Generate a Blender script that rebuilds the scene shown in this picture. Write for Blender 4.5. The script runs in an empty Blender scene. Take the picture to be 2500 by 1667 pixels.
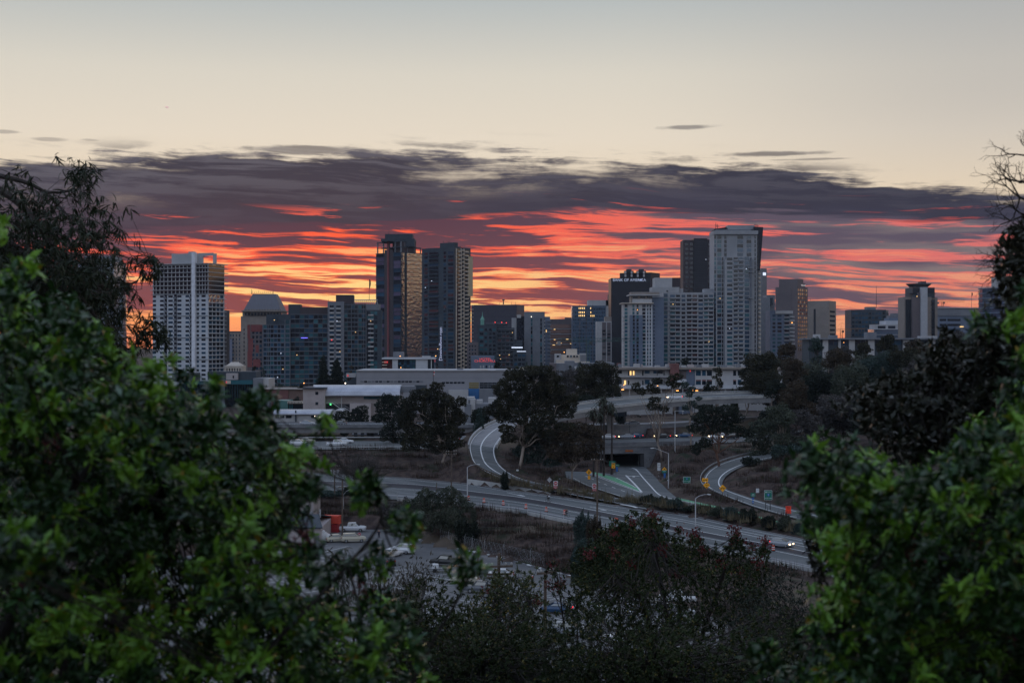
# Dusk skyline seen from a wooded hill: camera, sky and light first, then ground and roads, buildings, objects, foliage.
import bpy, math, random
import numpy as np
from mathutils import Vector
R = math.radians
sc = bpy.context.scene
COL = sc.collection
F = 3472.0                      # focal length in photo pixels: 50 mm on a 36 mm wide frame of 2500 px
CX, HY = 1250.0, 833.5          # principal point; the horizon runs through it (level camera)

# ---------------------------------------------------------------- camera
cam = bpy.data.cameras.new('camera'); cam_o = bpy.data.objects.new('camera', cam); COL.objects.link(cam_o)
cam_o.location = (0, 0, 0); cam_o.rotation_euler = (R(90), 0, 0)
cam.lens = 50; cam.sensor_width = 36; cam.clip_start = 0.3; cam.clip_end = 40000
cam.dof.use_dof = True; cam.dof.focus_distance = 420; cam.dof.aperture_fstop = 2.8
sc.camera = cam_o
sc.render.resolution_x, sc.render.resolution_y = 1024, 682
sc.view_settings.view_transform = 'Standard'; sc.view_settings.look = 'None'
sc.view_settings.exposure = 0.0; sc.view_settings.gamma = 1.0
sc.cycles.use_denoising = True
sc.cycles.max_bounces = 5; sc.cycles.diffuse_bounces = 2; sc.cycles.glossy_bounces = 3
sc.cycles.transmission_bounces = 2; sc.cycles.volume_bounces = 0; sc.cycles.transparent_max_bounces = 6
sc.cycles.sample_clamp_indirect = 4.0

def lin(c):
    """sRGB 0-255 -> linear tuple with alpha"""
    r = []
    for v in c[:3]:
        v = v / 255.0
        r.append(v / 12.92 if v <= 0.04045 else ((v + 0.055) / 1.055) ** 2.4)
    return (r[0], r[1], r[2], 1.0)

# ---------------------------------------------------------------- small node-expression helper
class X:
    def __init__(s, nt, sock): s.nt, s.s = nt, sock
    def _m(s, op, *a, clamp=False):
        n = s.nt.nodes.new('ShaderNodeMath'); n.operation = op; n.use_clamp = clamp
        for i, v in enumerate((s,) + a):
            if isinstance(v, X): s.nt.links.new(v.s, n.inputs[i])
            else: n.inputs[i].default_value = v
        return X(s.nt, n.outputs[0])
    def __add__(s, o): return s._m('ADD', o)
    __radd__ = __add__
    def __sub__(s, o): return s._m('SUBTRACT', o)
    def __rsub__(s, o): return (s * -1.0) + o
    def __mul__(s, o): return s._m('MULTIPLY', o)
    __rmul__ = __mul__
    def __truediv__(s, o): return s._m('DIVIDE', o)
    def max(s, o): return s._m('MAXIMUM', o)
    def min(s, o): return s._m('MINIMUM', o)
    def pow(s, o): return s._m('POWER', o)
    def clamp(s): return s._m('ADD', 0.0, clamp=True)
def sstep(x, a, b):
    n = x.nt.nodes.new('ShaderNodeMapRange'); n.interpolation_type = 'SMOOTHSTEP'
    x.nt.links.new(x.s, n.inputs['Value'])
    n.inputs['From Min'].default_value = min(a, b); n.inputs['From Max'].default_value = max(a, b)
    n.inputs['To Min'].default_value = 0.0 if a < b else 1.0; n.inputs['To Max'].default_value = 1.0 if a < b else 0.0
    return X(x.nt, n.outputs['Result'])
def vec(nt, x, y, z=0.0):
    n = nt.nodes.new('ShaderNodeCombineXYZ')
    for i, v in enumerate((x, y, z)):
        if isinstance(v, X): nt.links.new(v.s, n.inputs[i])
        else: n.inputs[i].default_value = v
    return n.outputs[0]
def noise(nt, v, scale=1.0, detail=4.0, rough=0.55, dist=0.0):
    n = nt.nodes.new('ShaderNodeTexNoise'); n.inputs['Scale'].default_value = scale
    n.inputs['Detail'].default_value = detail; n.inputs['Roughness'].default_value = rough
    n.inputs['Distortion'].default_value = dist
    if v is not None: nt.links.new(v, n.inputs['Vector'])
    return X(nt, n.outputs['Fac'])
def ramp(nt, x, stops, lines=True):
    n = nt.nodes.new('ShaderNodeValToRGB'); e = n.color_ramp.elements
    n.color_ramp.interpolation = 'LINEAR' if lines else 'EASE'
    while len(e) < len(stops): e.new(0.5)
    for i, (p, c) in enumerate(stops):
        e[i].position = p; e[i].color = c if len(c) == 4 else lin(c)
    nt.links.new(x.s, n.inputs[0]); return n.outputs[0]
def mixc(nt, f, a, b, mode='MIX'):
    n = nt.nodes.new('ShaderNodeMix'); n.data_type = 'RGBA'; n.blend_type = mode
    for s, v in ((n.inputs[0], f), (n.inputs[6], a), (n.inputs[7], b)):
        if isinstance(v, X): nt.links.new(v.s, s)
        elif isinstance(v, (float, int)): s.default_value = v
        elif isinstance(v, tuple): s.default_value = v if len(v) == 4 else lin(v)
        else: nt.links.new(v, s)
    return n.outputs[2]
def curve(nt, x, pts):
    """piecewise curve; x in 0..1, pts values in 0..1"""
    n = nt.nodes.new('ShaderNodeFloatCurve'); c = n.mapping.curves[0]
    while len(c.points) < len(pts): c.points.new(0.5, 0.5)
    for i, (a, b) in enumerate(sorted(pts)): c.points[i].location = (a, b)
    n.mapping.update(); nt.links.new(x.s, n.inputs['Value']); return X(nt, n.outputs[0])

# ---------------------------------------------------------------- sky (world)
SUN_EL, SUN_AZ = 1.5, -9.0      # degrees; the sun stands behind the cloud bank, left of the middle
world = bpy.data.worlds.new('World'); sc.world = world; world.use_nodes = True
nt = world.node_tree; nt.nodes.clear()
tc = nt.nodes.new('ShaderNodeTexCoord'); sep = nt.nodes.new('ShaderNodeSeparateXYZ')
nt.links.new(tc.outputs['Generated'], sep.inputs[0])
dx, dy, dz = (X(nt, sep.outputs[i]) for i in range(3))
hor = (dx * dx + dy * dy)._m('SQRT').max(0.02)
az = dx._m('ARCTAN2', dy) * 3.472            # azimuth, 1 = 1/3.472 rad
el = (dz / hor) * 3.472                      # height above the horizon, same unit
AW = 1.4                                     # curves cover azimuth -1.4 .. 1.4
def sky_pt(px, py):
    a = math.atan2(px - CX, F); return a * 3.472, ((HY - py) / F) * math.cos(a) * 3.472
def sky_curve(pts):
    out = []
    for px, py in pts:
        a, e = sky_pt(px, py); out.append(((a + AW) / (2 * AW), max(0.0, e)))
    return out
u = ((az + AW) / (2 * AW)).clamp()
warm_dir = sstep(dy + dx * 0.62, -0.30, 0.62)            # 1 towards the sunset, 0 on the opposite side
# clear sky: colour against height
elang = (dz.clamp())._m('ARCSINE') / (math.pi / 2)      # 0 horizon .. 1 zenith
west = ramp(nt, elang, [(0.0, (232, 138, 92)), (0.012, (250, 166, 110)), (0.033, (248, 196, 140)), (0.058, (234, 212, 182)),
                        (0.09, (229, 217, 199)), (0.118, (217, 211, 198)), (0.152, (180, 187, 188)), (0.27, (192, 204, 218)), (0.5, (182, 202, 232)), (1.0, (160, 185, 236))])
east = ramp(nt, elang, [(0.0, (174, 180, 198)), (0.06, (222, 228, 240)), (0.16, (222, 236, 254)), (0.4, (196, 219, 252)), (1.0, (160, 185, 236))])
side = sstep(az, 0.2, 1.25)                  # duller towards the right edge
clear = mixc(nt, warm_dir, east, west)
clear = mixc(nt, side * 0.45 * sstep(el, 0.25, 0.6), clear, (160, 158, 160))
# wind-drawn noises (long in azimuth, short in height), slightly tilted and warped
e2 = el + az * 0.035
w1 = noise(nt, vec(nt, az * 2.2, e2 * 7.0, 3.1), 1.0, 3.0, 0.5) - 0.5
w2 = noise(nt, vec(nt, az * 2.2, e2 * 7.0, 9.7), 1.0, 3.0, 0.5) - 0.5
ea = e2 + w1 * 0.06
aa = az + w2 * 0.35
nbig = noise(nt, vec(nt, aa * 2.0, ea * 7.5, 0.4), 1.0, 7.0, 0.56)
nfine = noise(nt, vec(nt, az * 9.0, el * 26.0, 5.0), 1.0, 6.0, 0.62)
nstr = noise(nt, vec(nt, aa * 2.7, ea * 54.0, 1.7), 1.0, 8.0, 0.60)
nwis = noise(nt, vec(nt, aa * 4.2 + 3.0, ea * 60.0, 8.8), 1.0, 8.0, 0.62)
nstr2 = noise(nt, vec(nt, aa * 2.0, ea * 22.0, 7.3), 1.0, 5.0, 0.5)
# dark cloud bank between an upper edge and a lower edge
top = curve(nt, u, sky_curve([(-150, 372), (0, 385), (250, 380), (430, 372), (640, 372), (860, 372), (1020, 366), (1300, 370), (1450, 376), (1600, 382), (1720, 390), (1850, 402), (2050, 432), (2250, 456), (2500, 466), (2700, 480)]))
bot = curve(nt, u, sky_curve([(-150, 580), (200, 580), (300, 572), (560, 556), (760, 552), (1000, 540), (1200, 528), (1400, 518), (1600, 512), (1800, 520), (2050, 525), (2250, 530), (2500, 545), (2700, 560)]))
north = sstep(az, 1.7, 3.2)                   # the bank thins out towards the north
top = top * (1.0 - north) + north * 0.12
bot = bot * (1.0 - north) + north * 0.11
edge = (nwis - 0.5) * 0.10 + (nfine - 0.5) * 0.065 + (nbig - 0.5) * 0.05 + (nstr2 - 0.5) * 0.05
bank = sstep(top - el + edge, -0.004, 0.026)
thin = sstep(nbig * 0.45 + nwis * 0.3 + nstr2 * 0.25 + (nfine - 0.5) * 0.2, 0.40, 0.52)            # thin places where the cream sky shows
upper = sstep(el - bot, 0.03, 0.12)
thin_amt = curve(nt, u, [(0, 0.35), (0.2, 0.25), (0.35, 0.2), (0.42, 0.5), (0.5, 0.75), (0.62, 0.9), (0.75, 0.95), (0.9, 0.7), (1, 0.6)])
dens = 1.0 - (1.0 - thin) * thin_amt * upper
# free wisps above the bank
wisp_n = noise(nt, vec(nt, az * 2.6, e2 * 19.0, 12.2), 1.0, 6.0, 0.6)
wband = sstep(el - top, 0.05, -0.01) * sstep(el - top, -0.02, 0.0)
wisp = sstep(wisp_n + (nfine - 0.5) * 0.3, 0.50, 0.66) * wband * 0.85
def puff(px, py, rx, ry, amt):
    a, e = sky_pt(px, py)
    q = ((az - a) / rx); p = ((el - e) / ry)
    d = (q * q + p * p)._m('SQRT') + (nfine - 0.5) * 1.5 + (wisp_n - 0.5) * 1.3
    return sstep(d, 1.0, 0.45) * amt
puffs = puff(1680, 311, 0.085, 0.008, 0.6)
for a in ((110, 340, 0.06, 0.007, 0.4), (225, 343, 0.035, 0.005, 0.35), (10, 322, 0.05, 0.006, 0.4),
          (1880, 376, 0.16, 0.008, 0.7), (1990, 389, 0.12, 0.004, 0.5), (760, 366, 0.20, 0.012, 0.7)):
    puffs = puffs.max(puff(*a))
cloud_a = (bank * dens).max(wisp).max(puffs)
hgt = sstep(el - bot, 0.0, 0.19)
dark_low = mixc(nt, sstep(az, -1.0, 0.1), (66, 53, 72), (54, 54, 72))
dark = mixc(nt, hgt, dark_low, (64, 66, 80))
dark = mixc(nt, sstep(nbig, 0.36, 0.62) * 0.55, dark, (48, 48, 62))
dark = mixc(nt, sstep(nwis * 0.7 + nstr2 * 0.3 + (nfine - 0.5) * 0.2, 0.49, 0.60) * (hgt * 0.45 + 0.08), dark, (108, 106, 116))
sky1 = mixc(nt, cloud_a, clear, dark)
# lit edge of the thin places: a little grey-cream
# ---- streaked, underlit band below the bank
glow = north * 0.5 + curve(nt, u, [(0, 0.55), (0.18, 0.8), (0.28, 0.95), (0.36, 1.0), (0.46, 0.9), (0.55, 0.72), (0.64, 0.55), (0.78, 0.38), (1, 0.30)])
lo = (el / bot.max(0.02)).clamp()                               # 0 horizon, 1 lower edge of bank
s = nstr * 0.62 + nstr2 * 0.38
nhair = noise(nt, vec(nt, aa * 5.0, ea * 95.0, 2.2), 1.0, 5.0, 0.6) - 0.5
s = s + nhair * 0.22
lit = sstep(s + (0.5 - lo) * 0.05 + (nfine - 0.5) * 0.06 + (glow - 0.7) * 0.05, 0.465, 0.525)
core = sstep(s + (0.6 - lo) * 0.15 + (glow - 0.72) * 0.10 + (nfine - 0.5) * 0.05, 0.515, 0.58) * glow
red = mixc(nt, glow, (196, 118, 122), (255, 90, 54))
red = mixc(nt, sstep(lo, 0.75, 0.25) * 0.6, red, mixc(nt, glow, (224, 146, 112), (255, 122, 62)))
hot = mixc(nt, glow, (236, 186, 146), (255, 214, 136))
litc = mixc(nt, core * sstep(lo, 1.0, 0.55), red, hot)
shade = mixc(nt, glow, (92, 86, 102), (80, 50, 68))
shade = mixc(nt, sstep(lo, 1.0, 0.3) * glow * 0.5, shade, (164, 76, 72))
grey = mixc(nt, sstep(nstr2, 0.42, 0.6), (88, 82, 98), (146, 134, 130))
shade = mixc(nt, sstep(glow, 0.75, 0.35) * 0.55, shade, grey)
streak = mixc(nt, lit, shade, litc)
low_edge = sstep(el + (nstr - 0.5) * 0.06 + az * 0.025, 0.036, 0.052)      # clear orange strip on the horizon
lowc = mixc(nt, side, (255, 160, 100), (250, 176, 128))
under = mixc(nt, low_edge, mixc(nt, sstep(el, 0.0, 0.05), (236, 138, 98), lowc), streak)
is_under = sstep(el - bot + (nstr - 0.5) * 0.09, 0.007, -0.007) * warm_dir
# glowing tufts on the dark lower edge of the bank
tuft = sstep(nstr, 0.60, 0.66) * sstep(el - bot, 0.06, 0.02) * glow * bank
sky2 = mixc(nt, is_under, sky1, under)
sky2 = mixc(nt, tuft * 0.9, sky2, (255, 96, 72))
# away from the view, to the north: low warm haze that the side windows of the towers mirror
ground_dim = sstep(dz, -0.02, 0.0)
sky3 = mixc(nt, ground_dim, (30, 34, 44), sky2)
nish = nt.nodes.new('ShaderNodeTexSky'); nish.sky_type = 'NISHITA'; nish.sun_disc = False
nish.sun_elevation = R(SUN_EL); nish.sun_rotation = R(SUN_AZ)
bg1 = nt.nodes.new('ShaderNodeBackground'); bg2 = nt.nodes.new('ShaderNodeBackground'); addn = nt.nodes.new('ShaderNodeAddShader')
outw = nt.nodes.new('ShaderNodeOutputWorld')
nt.links.new(sky3, bg1.inputs[0]); bg1.inputs[1].default_value = 1.0
nt.links.new(nish.outputs[0], bg2.inputs[0]); bg2.inputs[1].default_value = 0.0015
nt.links.new(bg1.outputs[0], addn.inputs[0]); nt.links.new(bg2.outputs[0], addn.inputs[1]); nt.links.new(addn.outputs[0], outw.inputs[0])
world.cycles.sampling_method = 'MANUAL'; world.cycles.sample_map_resolution = 512

# the sun itself is hidden by the bank: what little gets through is dim and reddish
sun = bpy.data.lights.new('sun', 'SUN'); sun_o = bpy.data.objects.new('sun', sun); COL.objects.link(sun_o)
sun.energy = 0.12; sun.angle = R(8); sun.color = (1.0, 0.62, 0.42)
sun_o.rotation_euler = (R(90 - SUN_EL), 0, R(180 - SUN_AZ))
sun_o.rotation_euler = Vector((math.sin(R(SUN_AZ)), math.cos(R(SUN_AZ)), math.tan(R(SUN_EL + 1.5)))).to_track_quat('Z', 'Y').to_euler()

# ================================================================ helpers: photo pixel + distance (or height) -> world point
def P(px, py, d):
    return np.array([(px - CX) / F * d, d, (HY - py) / F * d])
def G(px, py, z):
    return P(px, py, z * F / (HY - py))
def zof(py, d): return (HY - py) / F * d
def xof(px, d): return (px - CX) / F * d
rng = np.random.default_rng(7); random.seed(7)

def tag(o, label=None, cat=None, group=None, kind=None):
    if label: o['label'] = label
    if cat: o['category'] = cat
    if group: o['group'] = group
    if kind: o['kind'] = kind
    return o
def link(o, parent=None):
    COL.objects.link(o)
    if parent is not None: o.parent = parent
    return o
def empty(name, loc, label, cat, group=None, rz=0.0):
    o = bpy.data.objects.new(name, None); o.location = [float(v) for v in loc]; o.rotation_euler = (0, 0, rz)
    o.empty_display_size = 0.5
    link(o); return tag(o, label, cat, group)
def mesh_np(name, V, faces, mats, mi=None, smooth=False):
    """V (n,3); faces (m,k) int array (all k-gons) or list"""
    me = bpy.data.meshes.new(name)
    if isinstance(faces, np.ndarray):
        m, k = faces.shape
        me.vertices.add(len(V)); me.vertices.foreach_set('co', np.asarray(V, np.float32).ravel())
        me.loops.add(m * k); me.loops.foreach_set('vertex_index', faces.astype(np.int32).ravel())
        me.polygons.add(m); me.polygons.foreach_set('loop_start', np.arange(0, m * k, k, dtype=np.int32))
        me.polygons.foreach_set('loop_total', np.full(m, k, np.int32))
    else:
        me.from_pydata([tuple(map(float, v)) for v in V], [], faces)
    for mt in (mats if isinstance(mats, (list, tuple)) else [mats]): me.materials.append(mt)
    if mi is not None: me.polygons.foreach_set('material_index', np.asarray(mi, np.int32))
    if smooth: me.polygons.foreach_set('use_smooth', np.ones(len(me.polygons), bool))
    me.update(calc_edges=True); return me

class MB:
    """collects shapes, built as ONE mesh object"""
    def __init__(s): s.v, s.f, s.m, s.mats, s.cur = [], [], [], [], 0
    def mat(s, m):
        if m not in s.mats: s.mats.append(m)
        s.cur = s.mats.index(m); return s
    def add(s, vs, fs):
        b = len(s.v); s.v += [tuple(map(float, v)) for v in vs]
        for f in fs: s.f.append([b + i for i in f]); s.m.append(s.cur)
        return s
    def obox(s, o, a, b, c):
        o, a, b, c = (np.array(t, float) for t in (o, a, b, c))
        vs = [o, o + a, o + a + b, o + b, o + c, o + a + c, o + a + b + c, o + b + c]
        return s.add(vs, [(0, 3, 2, 1), (4, 5, 6, 7), (0, 1, 5, 4), (1, 2, 6, 5), (2, 3, 7, 6), (3, 0, 4, 7)])
    def box(s, x0, x1, y0, y1, z0, z1): return s.obox((x0, y0, z0), (x1 - x0, 0, 0), (0, y1 - y0, 0), (0, 0, z1 - z0))
    def prism(s, poly, z0, z1):
        n = len(poly)
        vs = [(p[0], p[1], z0) for p in poly] + [(p[0], p[1], z1) for p in poly]
        return s.add(vs, [tuple(reversed(range(n))), tuple(range(n, 2 * n))] + [(i, (i + 1) % n, n + (i + 1) % n, n + i) for i in range(n)])
    def loft(s, rings, cap=True):
        k = len(rings[0]); vs = [p for r in rings for p in r]; fs = []
        for j in range(len(rings) - 1):
            for i in range(k):
                fs.append((j * k + i, j * k + (i + 1) % k, (j + 1) * k + (i + 1) % k, (j + 1) * k + i))
        if cap: fs += [tuple(reversed(range(k))), tuple(range((len(rings) - 1) * k, len(rings) * k))]
        return s.add(vs, fs)
    def tube(s, pts, r, k=6):
        pts = [np.array(p, float) for p in pts]; n = len(pts)
        rr = r if hasattr(r, '__len__') else [r] * n
        rings = []
        for i, p in enumerate(pts):
            t = pts[min(i + 1, n - 1)] - pts[max(i - 1, 0)]; t = t / (np.linalg.norm(t) + 1e-9)
            a = np.cross(t, (0, 0, 1.0) if abs(t[2]) < 0.9 else (1.0, 0, 0)); a /= np.linalg.norm(a); b = np.cross(t, a)
            rings.append([p + (a * math.cos(q) + b * math.sin(q)) * rr[i] for q in [2 * math.pi * j / k for j in range(k)]])
        return s.loft(rings)
    def lathe(s, c, prof, k=12, axis='Z'):
        rings = []
        for r_, h in prof:
            ring = []
            for j in range(k):
                q = 2 * math.pi * j / k; x, y = r_ * math.cos(q), r_ * math.sin(q)
                ring.append((c[0] + x, c[1] + y, c[2] + h) if axis == 'Z' else (c[0] + x, c[1] + h, c[2] + y) if axis == 'Y' else (c[0] + h, c[1] + x, c[2] + y))
            rings.append(ring)
        return s.loft(rings)
    def build(s, name, m=None, parent=None, origin=(0, 0, 0), smooth=False):
        if not s.mats: s.mats = [m]
        o0 = np.array(origin, float)
        me = mesh_np(name, [np.array(v) - o0 for v in s.v], s.f, s.mats, s.m, smooth)
        return link(bpy.data.objects.new(name, me), parent)

# ================================================================ materials
_mc = {}
def mat(name, c, rough=0.8, var=0.12, scale=0.5, metal=0.0, spec=0.35, c2=None, bump=0.0, detail=5.0, aniso=None, rotz=0.0):
    """painted / mineral surface: base colour c (linear) broken up by noise in world metres"""
    if name in _mc: return _mc[name]
    m = bpy.data.materials.new(name); m.use_nodes = True; t = m.node_tree; b = t.nodes['Principled BSDF']
    g = t.nodes.new('ShaderNodeNewGeometry'); v = g.outputs['Position']
    if aniso:
        mp = t.nodes.new('ShaderNodeMapping'); mp.inputs['Scale'].default_value = aniso; mp.vector_type = 'TEXTURE' if rotz else 'POINT'; mp.inputs['Rotation'].default_value = (0, 0, R(rotz)); t.links.new(v, mp.inputs[0]); v = mp.outputs[0]
    nz = noise(t, v, scale, detail, 0.6); nz2 = noise(t, v, scale * 7.3, 3.0, 0.6)
    c = tuple(c[:3]) + (1.0,); lo_ = tuple(max(0, x * (1 - var)) for x in c[:3]) + (1.0,); hi = tuple(min(1, x * (1 + var)) for x in c[:3]) + (1.0,)
    if c2 is not None: lo_, hi = c, tuple(c2[:3]) + (1.0,)
    f = sstep(nz * 0.7 + nz2 * 0.3, 0.36, 0.64)
    t.links.new(mixc(t, f, lo_, hi), b.inputs['Base Color'])
    b.inputs['Roughness'].default_value = rough; b.inputs['Metallic'].default_value = metal
    b.inputs['Specular IOR Level'].default_value = spec
    if bump:
        bp = t.nodes.new('ShaderNodeBump'); bp.inputs['Distance'].default_value = bump; t.links.new(nz2.s, bp.inputs['Height']); t.links.new(bp.outputs[0], b.inputs['Normal'])
    _mc[name] = m; return m
def glass(name, c, refl=0.5, rough=0.08, var=0.5, warp=0.0):
    """window glass seen from outside: dark room colour plus a mirror share; every pane differs a little"""
    if name in _mc: return _mc[name]
    m = bpy.data.materials.new(name); m.use_nodes = True; t = m.node_tree; b = t.nodes['Principled BSDF']
    g = t.nodes.new('ShaderNodeNewGeometry'); oi = t.nodes.new('ShaderNodeObjectInfo')
    r = (X(t, g.outputs['Random Per Island']) + X(t, oi.outputs['Random']))._m('FRACT')
    nz = noise(t, g.outputs['Position'], 0.9, 3.0)
    k = r * 0.7 + nz * 0.3
    c = tuple(c[:3]); lo_ = tuple(x * (1 - var) for x in c) + (1.0,); hi = tuple(min(1.0, x * (1 + var * 1.6)) for x in c) + (1.0,)
    t.links.new(mixc(t, k, lo_, hi), b.inputs['Base Color'])
    b.inputs['Roughness'].default_value = rough; b.inputs['Metallic'].default_value = 0.0
    b.inputs['IOR'].default_value = 1.5 + 1.6 * refl; b.inputs['Specular IOR Level'].default_value = 0.5
    if warp:
        bp = t.nodes.new('ShaderNodeBump'); bp.inputs['Distance'].default_value = warp
        n2 = noise(t, g.outputs['Position'], 0.35, 2.0); t.links.new(n2.s, bp.inputs['Height']); t.links.new(bp.outputs[0], b.inputs['Normal'])
    _mc[name] = m; return m
def glow_m(name, c, e):
    if name in _mc: return _mc[name]
    m = bpy.data.materials.new(name); m.use_nodes = True; b = m.node_tree.nodes['Principled BSDF']
    b.inputs['Base Color'].default_value = lin(c); b.inputs['Emission Color'].default_value = lin(c); b.inputs['Emission Strength'].default_value = e
    _mc[name] = m; return m
def leafmat(name, c1, c2, c3=None, rough=0.6, spec=0.12, transl=0.08):
    """foliage: every leaf its own shade between c1 and c2, a few c3"""
    if name in _mc: return _mc[name]
    m = bpy.data.materials.new(name); m.use_nodes = True; t = m.node_tree; b = t.nodes['Principled BSDF']
    g = t.nodes.new('ShaderNodeNewGeometry'); r = X(t, g.outputs['Random Per Island'])
    nz = noise(t, g.outputs['Position'], 0.35, 3.0)
    col = mixc(t, (r * 0.5 + sstep(nz, 0.38, 0.62) * 0.5), tuple(c1) + (1.0,), tuple(c2) + (1.0,))
    if c3 is not None: col = mixc(t, sstep(r, 0.955, 0.965), col, tuple(c3) + (1.0,))
    t.links.new(col, b.inputs['Base Color']); b.inputs['Roughness'].default_value = rough; b.inputs['Specular IOR Level'].default_value = spec
    if transl:
        tr = t.nodes.new('ShaderNodeBsdfTranslucent'); ms = t.nodes.new('ShaderNodeMixShader'); ms.inputs[0].default_value = transl
        t.links.new(col, tr.inputs[0]); t.links.new(b.outputs[0], ms.inputs[1]); t.links.new(tr.outputs[0], ms.inputs[2])
        t.links.new(ms.outputs[0], t.nodes['Material Output'].inputs[0])
    _mc[name] = m; return m

M_ASPH = mat('asphalt', (0.072, 0.080, 0.084), 0.85, scale=0.4, c2=(0.132, 0.138, 0.140), aniso=(18, 1, 1), rotz=-42)
M_ASPH_D = mat('dark_asphalt', (0.022, 0.021, 0.028), 0.8, scale=0.3, c2=(0.035, 0.032, 0.038))
M_LOT = mat('lot_asphalt', (0.085, 0.086, 0.090), 0.85, scale=0.12, c2=(0.150, 0.146, 0.148), aniso=(3, 1, 1), rotz=-30)
M_CONC = mat('concrete', (0.155, 0.155, 0.165), 0.85, scale=0.2, c2=(0.23, 0.225, 0.23))
M_CONC_L = mat('pale_concrete', (0.30, 0.30, 0.305), 0.85, scale=0.3, c2=(0.42, 0.41, 0.40))
M_CONC_D = mat('weathered_concrete', (0.11, 0.115, 0.13), 0.85, scale=0.18, c2=(0.2, 0.2, 0.21), aniso=(1, 1, 3))
M_WHITE = mat('road_paint', (0.62, 0.62, 0.62), 0.7, 0.15, scale=1.5)
M_GREENP = mat('green_lane_paint', (0.10, 0.30, 0.16), 0.8, 0.2, scale=1.2)
M_STEEL = mat('galvanised_steel', (0.42, 0.43, 0.45), 0.5, 0.1, metal=0.4)
M_DSTEEL = mat('dark_steel', (0.05, 0.05, 0.055), 0.6, 0.2)
M_POST = mat('weathered_post', (0.10, 0.075, 0.06), 0.9, 0.25, scale=2)

# ================================================================ the lie of the land
ZF, ZU = -28.2, -25.5                                          # freeway and upper freeway levels
def zs(px): return float(np.interp(px, [200, 560, 760, 1100, 1469, 1990, 2500], [-30.0, -30.8, -31.4, -33.3, -34.8, -36.0, -37.0]))          # street height along its run
def smooth(pts, n):
    """Catmull-Rom through world points, n samples"""
    p = [np.array(q, float) for q in pts]; p = [2 * p[0] - p[1]] + p + [2 * p[-1] - p[-2]]
    out = []; m = len(p) - 3
    for i in range(n):
        t = i / (n - 1) * m; k = min(int(t), m - 1); t -= k
        a, b, c, d = p[k:k + 4]
        out.append(0.5 * ((2 * b) + (c - a) * t + (2 * a - 5 * b + 4 * c - d) * t * t + (3 * b - a - 3 * c + d) * t ** 3))
    return np.array(out)
T_E = [(200, 1118), (560, 1143), (700, 1151), (782, 1157), (963, 1166), (1069, 1175), (1154, 1183), (1235, 1196), (1363, 1213), (1469, 1230), (1554, 1242), (1678, 1258), (1805, 1286), (1954, 1316), (2150, 1360), (2500, 1440)]
M_1 = [(200, 1134), (560, 1164), (700, 1170), (782, 1174), (963, 1180), (1069, 1188), (1150, 1199), (1278, 1215), (1405, 1237), (1533, 1262), (1624, 1280), (1741, 1303), (1869, 1327), (1954, 1344), (2150, 1388), (2500, 1472)]
B_E = [(200, 1166), (560, 1198), (700, 1204), (767, 1208), (963, 1219), (1069, 1227), (1143, 1236), (1278, 1252), (1405, 1277), (1500, 1294), (1620, 1317), (1741, 1342), (1869, 1369), (1985, 1393), (2150, 1430), (2500, 1520)]
def ycol(pts, px): return float(np.interp(px, [a for a, b in pts], [b for a, b in pts]))
def S(px, py, tilt=1.7):
    """point of the street surface seen at a photo point; the street falls a little toward its near side"""
    ty, by = ycol(T_E, px), ycol(B_E, px); zt = zs(px); zb = zt - tilt; dt, db = zt * F / (HY - ty), zb * F / (HY - by)
    k = (HY - py) / F; d = (zt * (dt - db) + (zb - zt) * dt) / (k * (dt - db) + (zb - zt)); return P(px, py, d)
def street_line(pts, dy=0.0, n=150, dz=0.0):
    q = smooth([(x, y + dy, 0) for x, y in pts], n); w = np.array([S(a[0], a[1]) for a in q]); w[:, 2] += dz; return w
RAMP_L = [((1262, 1012), (1296, 1024), -22.6), ((1225, 1026), (1262, 1040), -23.5), ((1190, 1041), (1235, 1058), -24.6), ((1162, 1061), (1218, 1077), -25.6),
          ((1147, 1085), (1209, 1094), -26.8), ((1149, 1110), (1209, 1110), -28.2), ((1160, 1133), (1216, 1129), -29.5), ((1186, 1151), (1233, 1147), -30.6),
          ((1224, 1167), (1262, 1164), -31.8), ((1272, 1180), (1300, 1176), -32.6), ((1335, 1195), (1350, 1186), -33.3), ((1420, 1212), (1412, 1197), -33.9), ((1500, 1227), (1490, 1212), -34.4), ((1580, 1243), (1565, 1230), -34.8)]
RAMP_R = [((2060, 1082), (2060, 1096), -28.0), ((1970, 1090), (1975, 1105), -28.4), ((1900, 1100), (1905, 1116), -29.0), ((1850, 1107), (1860, 1125), -29.5), ((1795, 1119), (1815, 1138), -30.1), ((1748, 1136), (1783, 1154), -30.9), ((1722, 1157), (1766, 1171), -31.9),
          ((1717, 1178), (1766, 1186), -32.7), ((1733, 1193), (1781, 1197), -33.3), ((1766, 1209), (1811, 1208), -33.9), ((1815, 1228), (1851, 1221), -34.4), ((1880, 1249), (1905, 1236), -34.9), ((1990, 1278), (1998, 1256), -35.3), ((2120, 1312), (2125, 1286), -35.6), ((2350, 1370), (2360, 1340), -36.4)]
FWY = [((60, 1098), (60, 1078)), ((420, 1098), (420, 1077)), ((700, 1097), (700, 1077)), ((1000, 1096), (1000, 1076)), ((1250, 1093), (1250, 1074)), ((1400, 1089), (1400, 1071)), ((1600, 1086), (1600, 1069)), ((1750, 1082), (1750, 1064)), ((1860, 1074), (1860, 1057)), ((2000, 1062), (2000, 1046)), ((2300, 1040), (2300, 1028))]
FWU = [((1405, 1048), (1405, 1034)), ((1500, 1045), (1500, 1032)), ((1600, 1043), (1600, 1031)), ((1720, 1036), (1720, 1024)), ((1850, 1024), (1850, 1013)), ((1960, 1014), (1960, 1004))]
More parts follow.
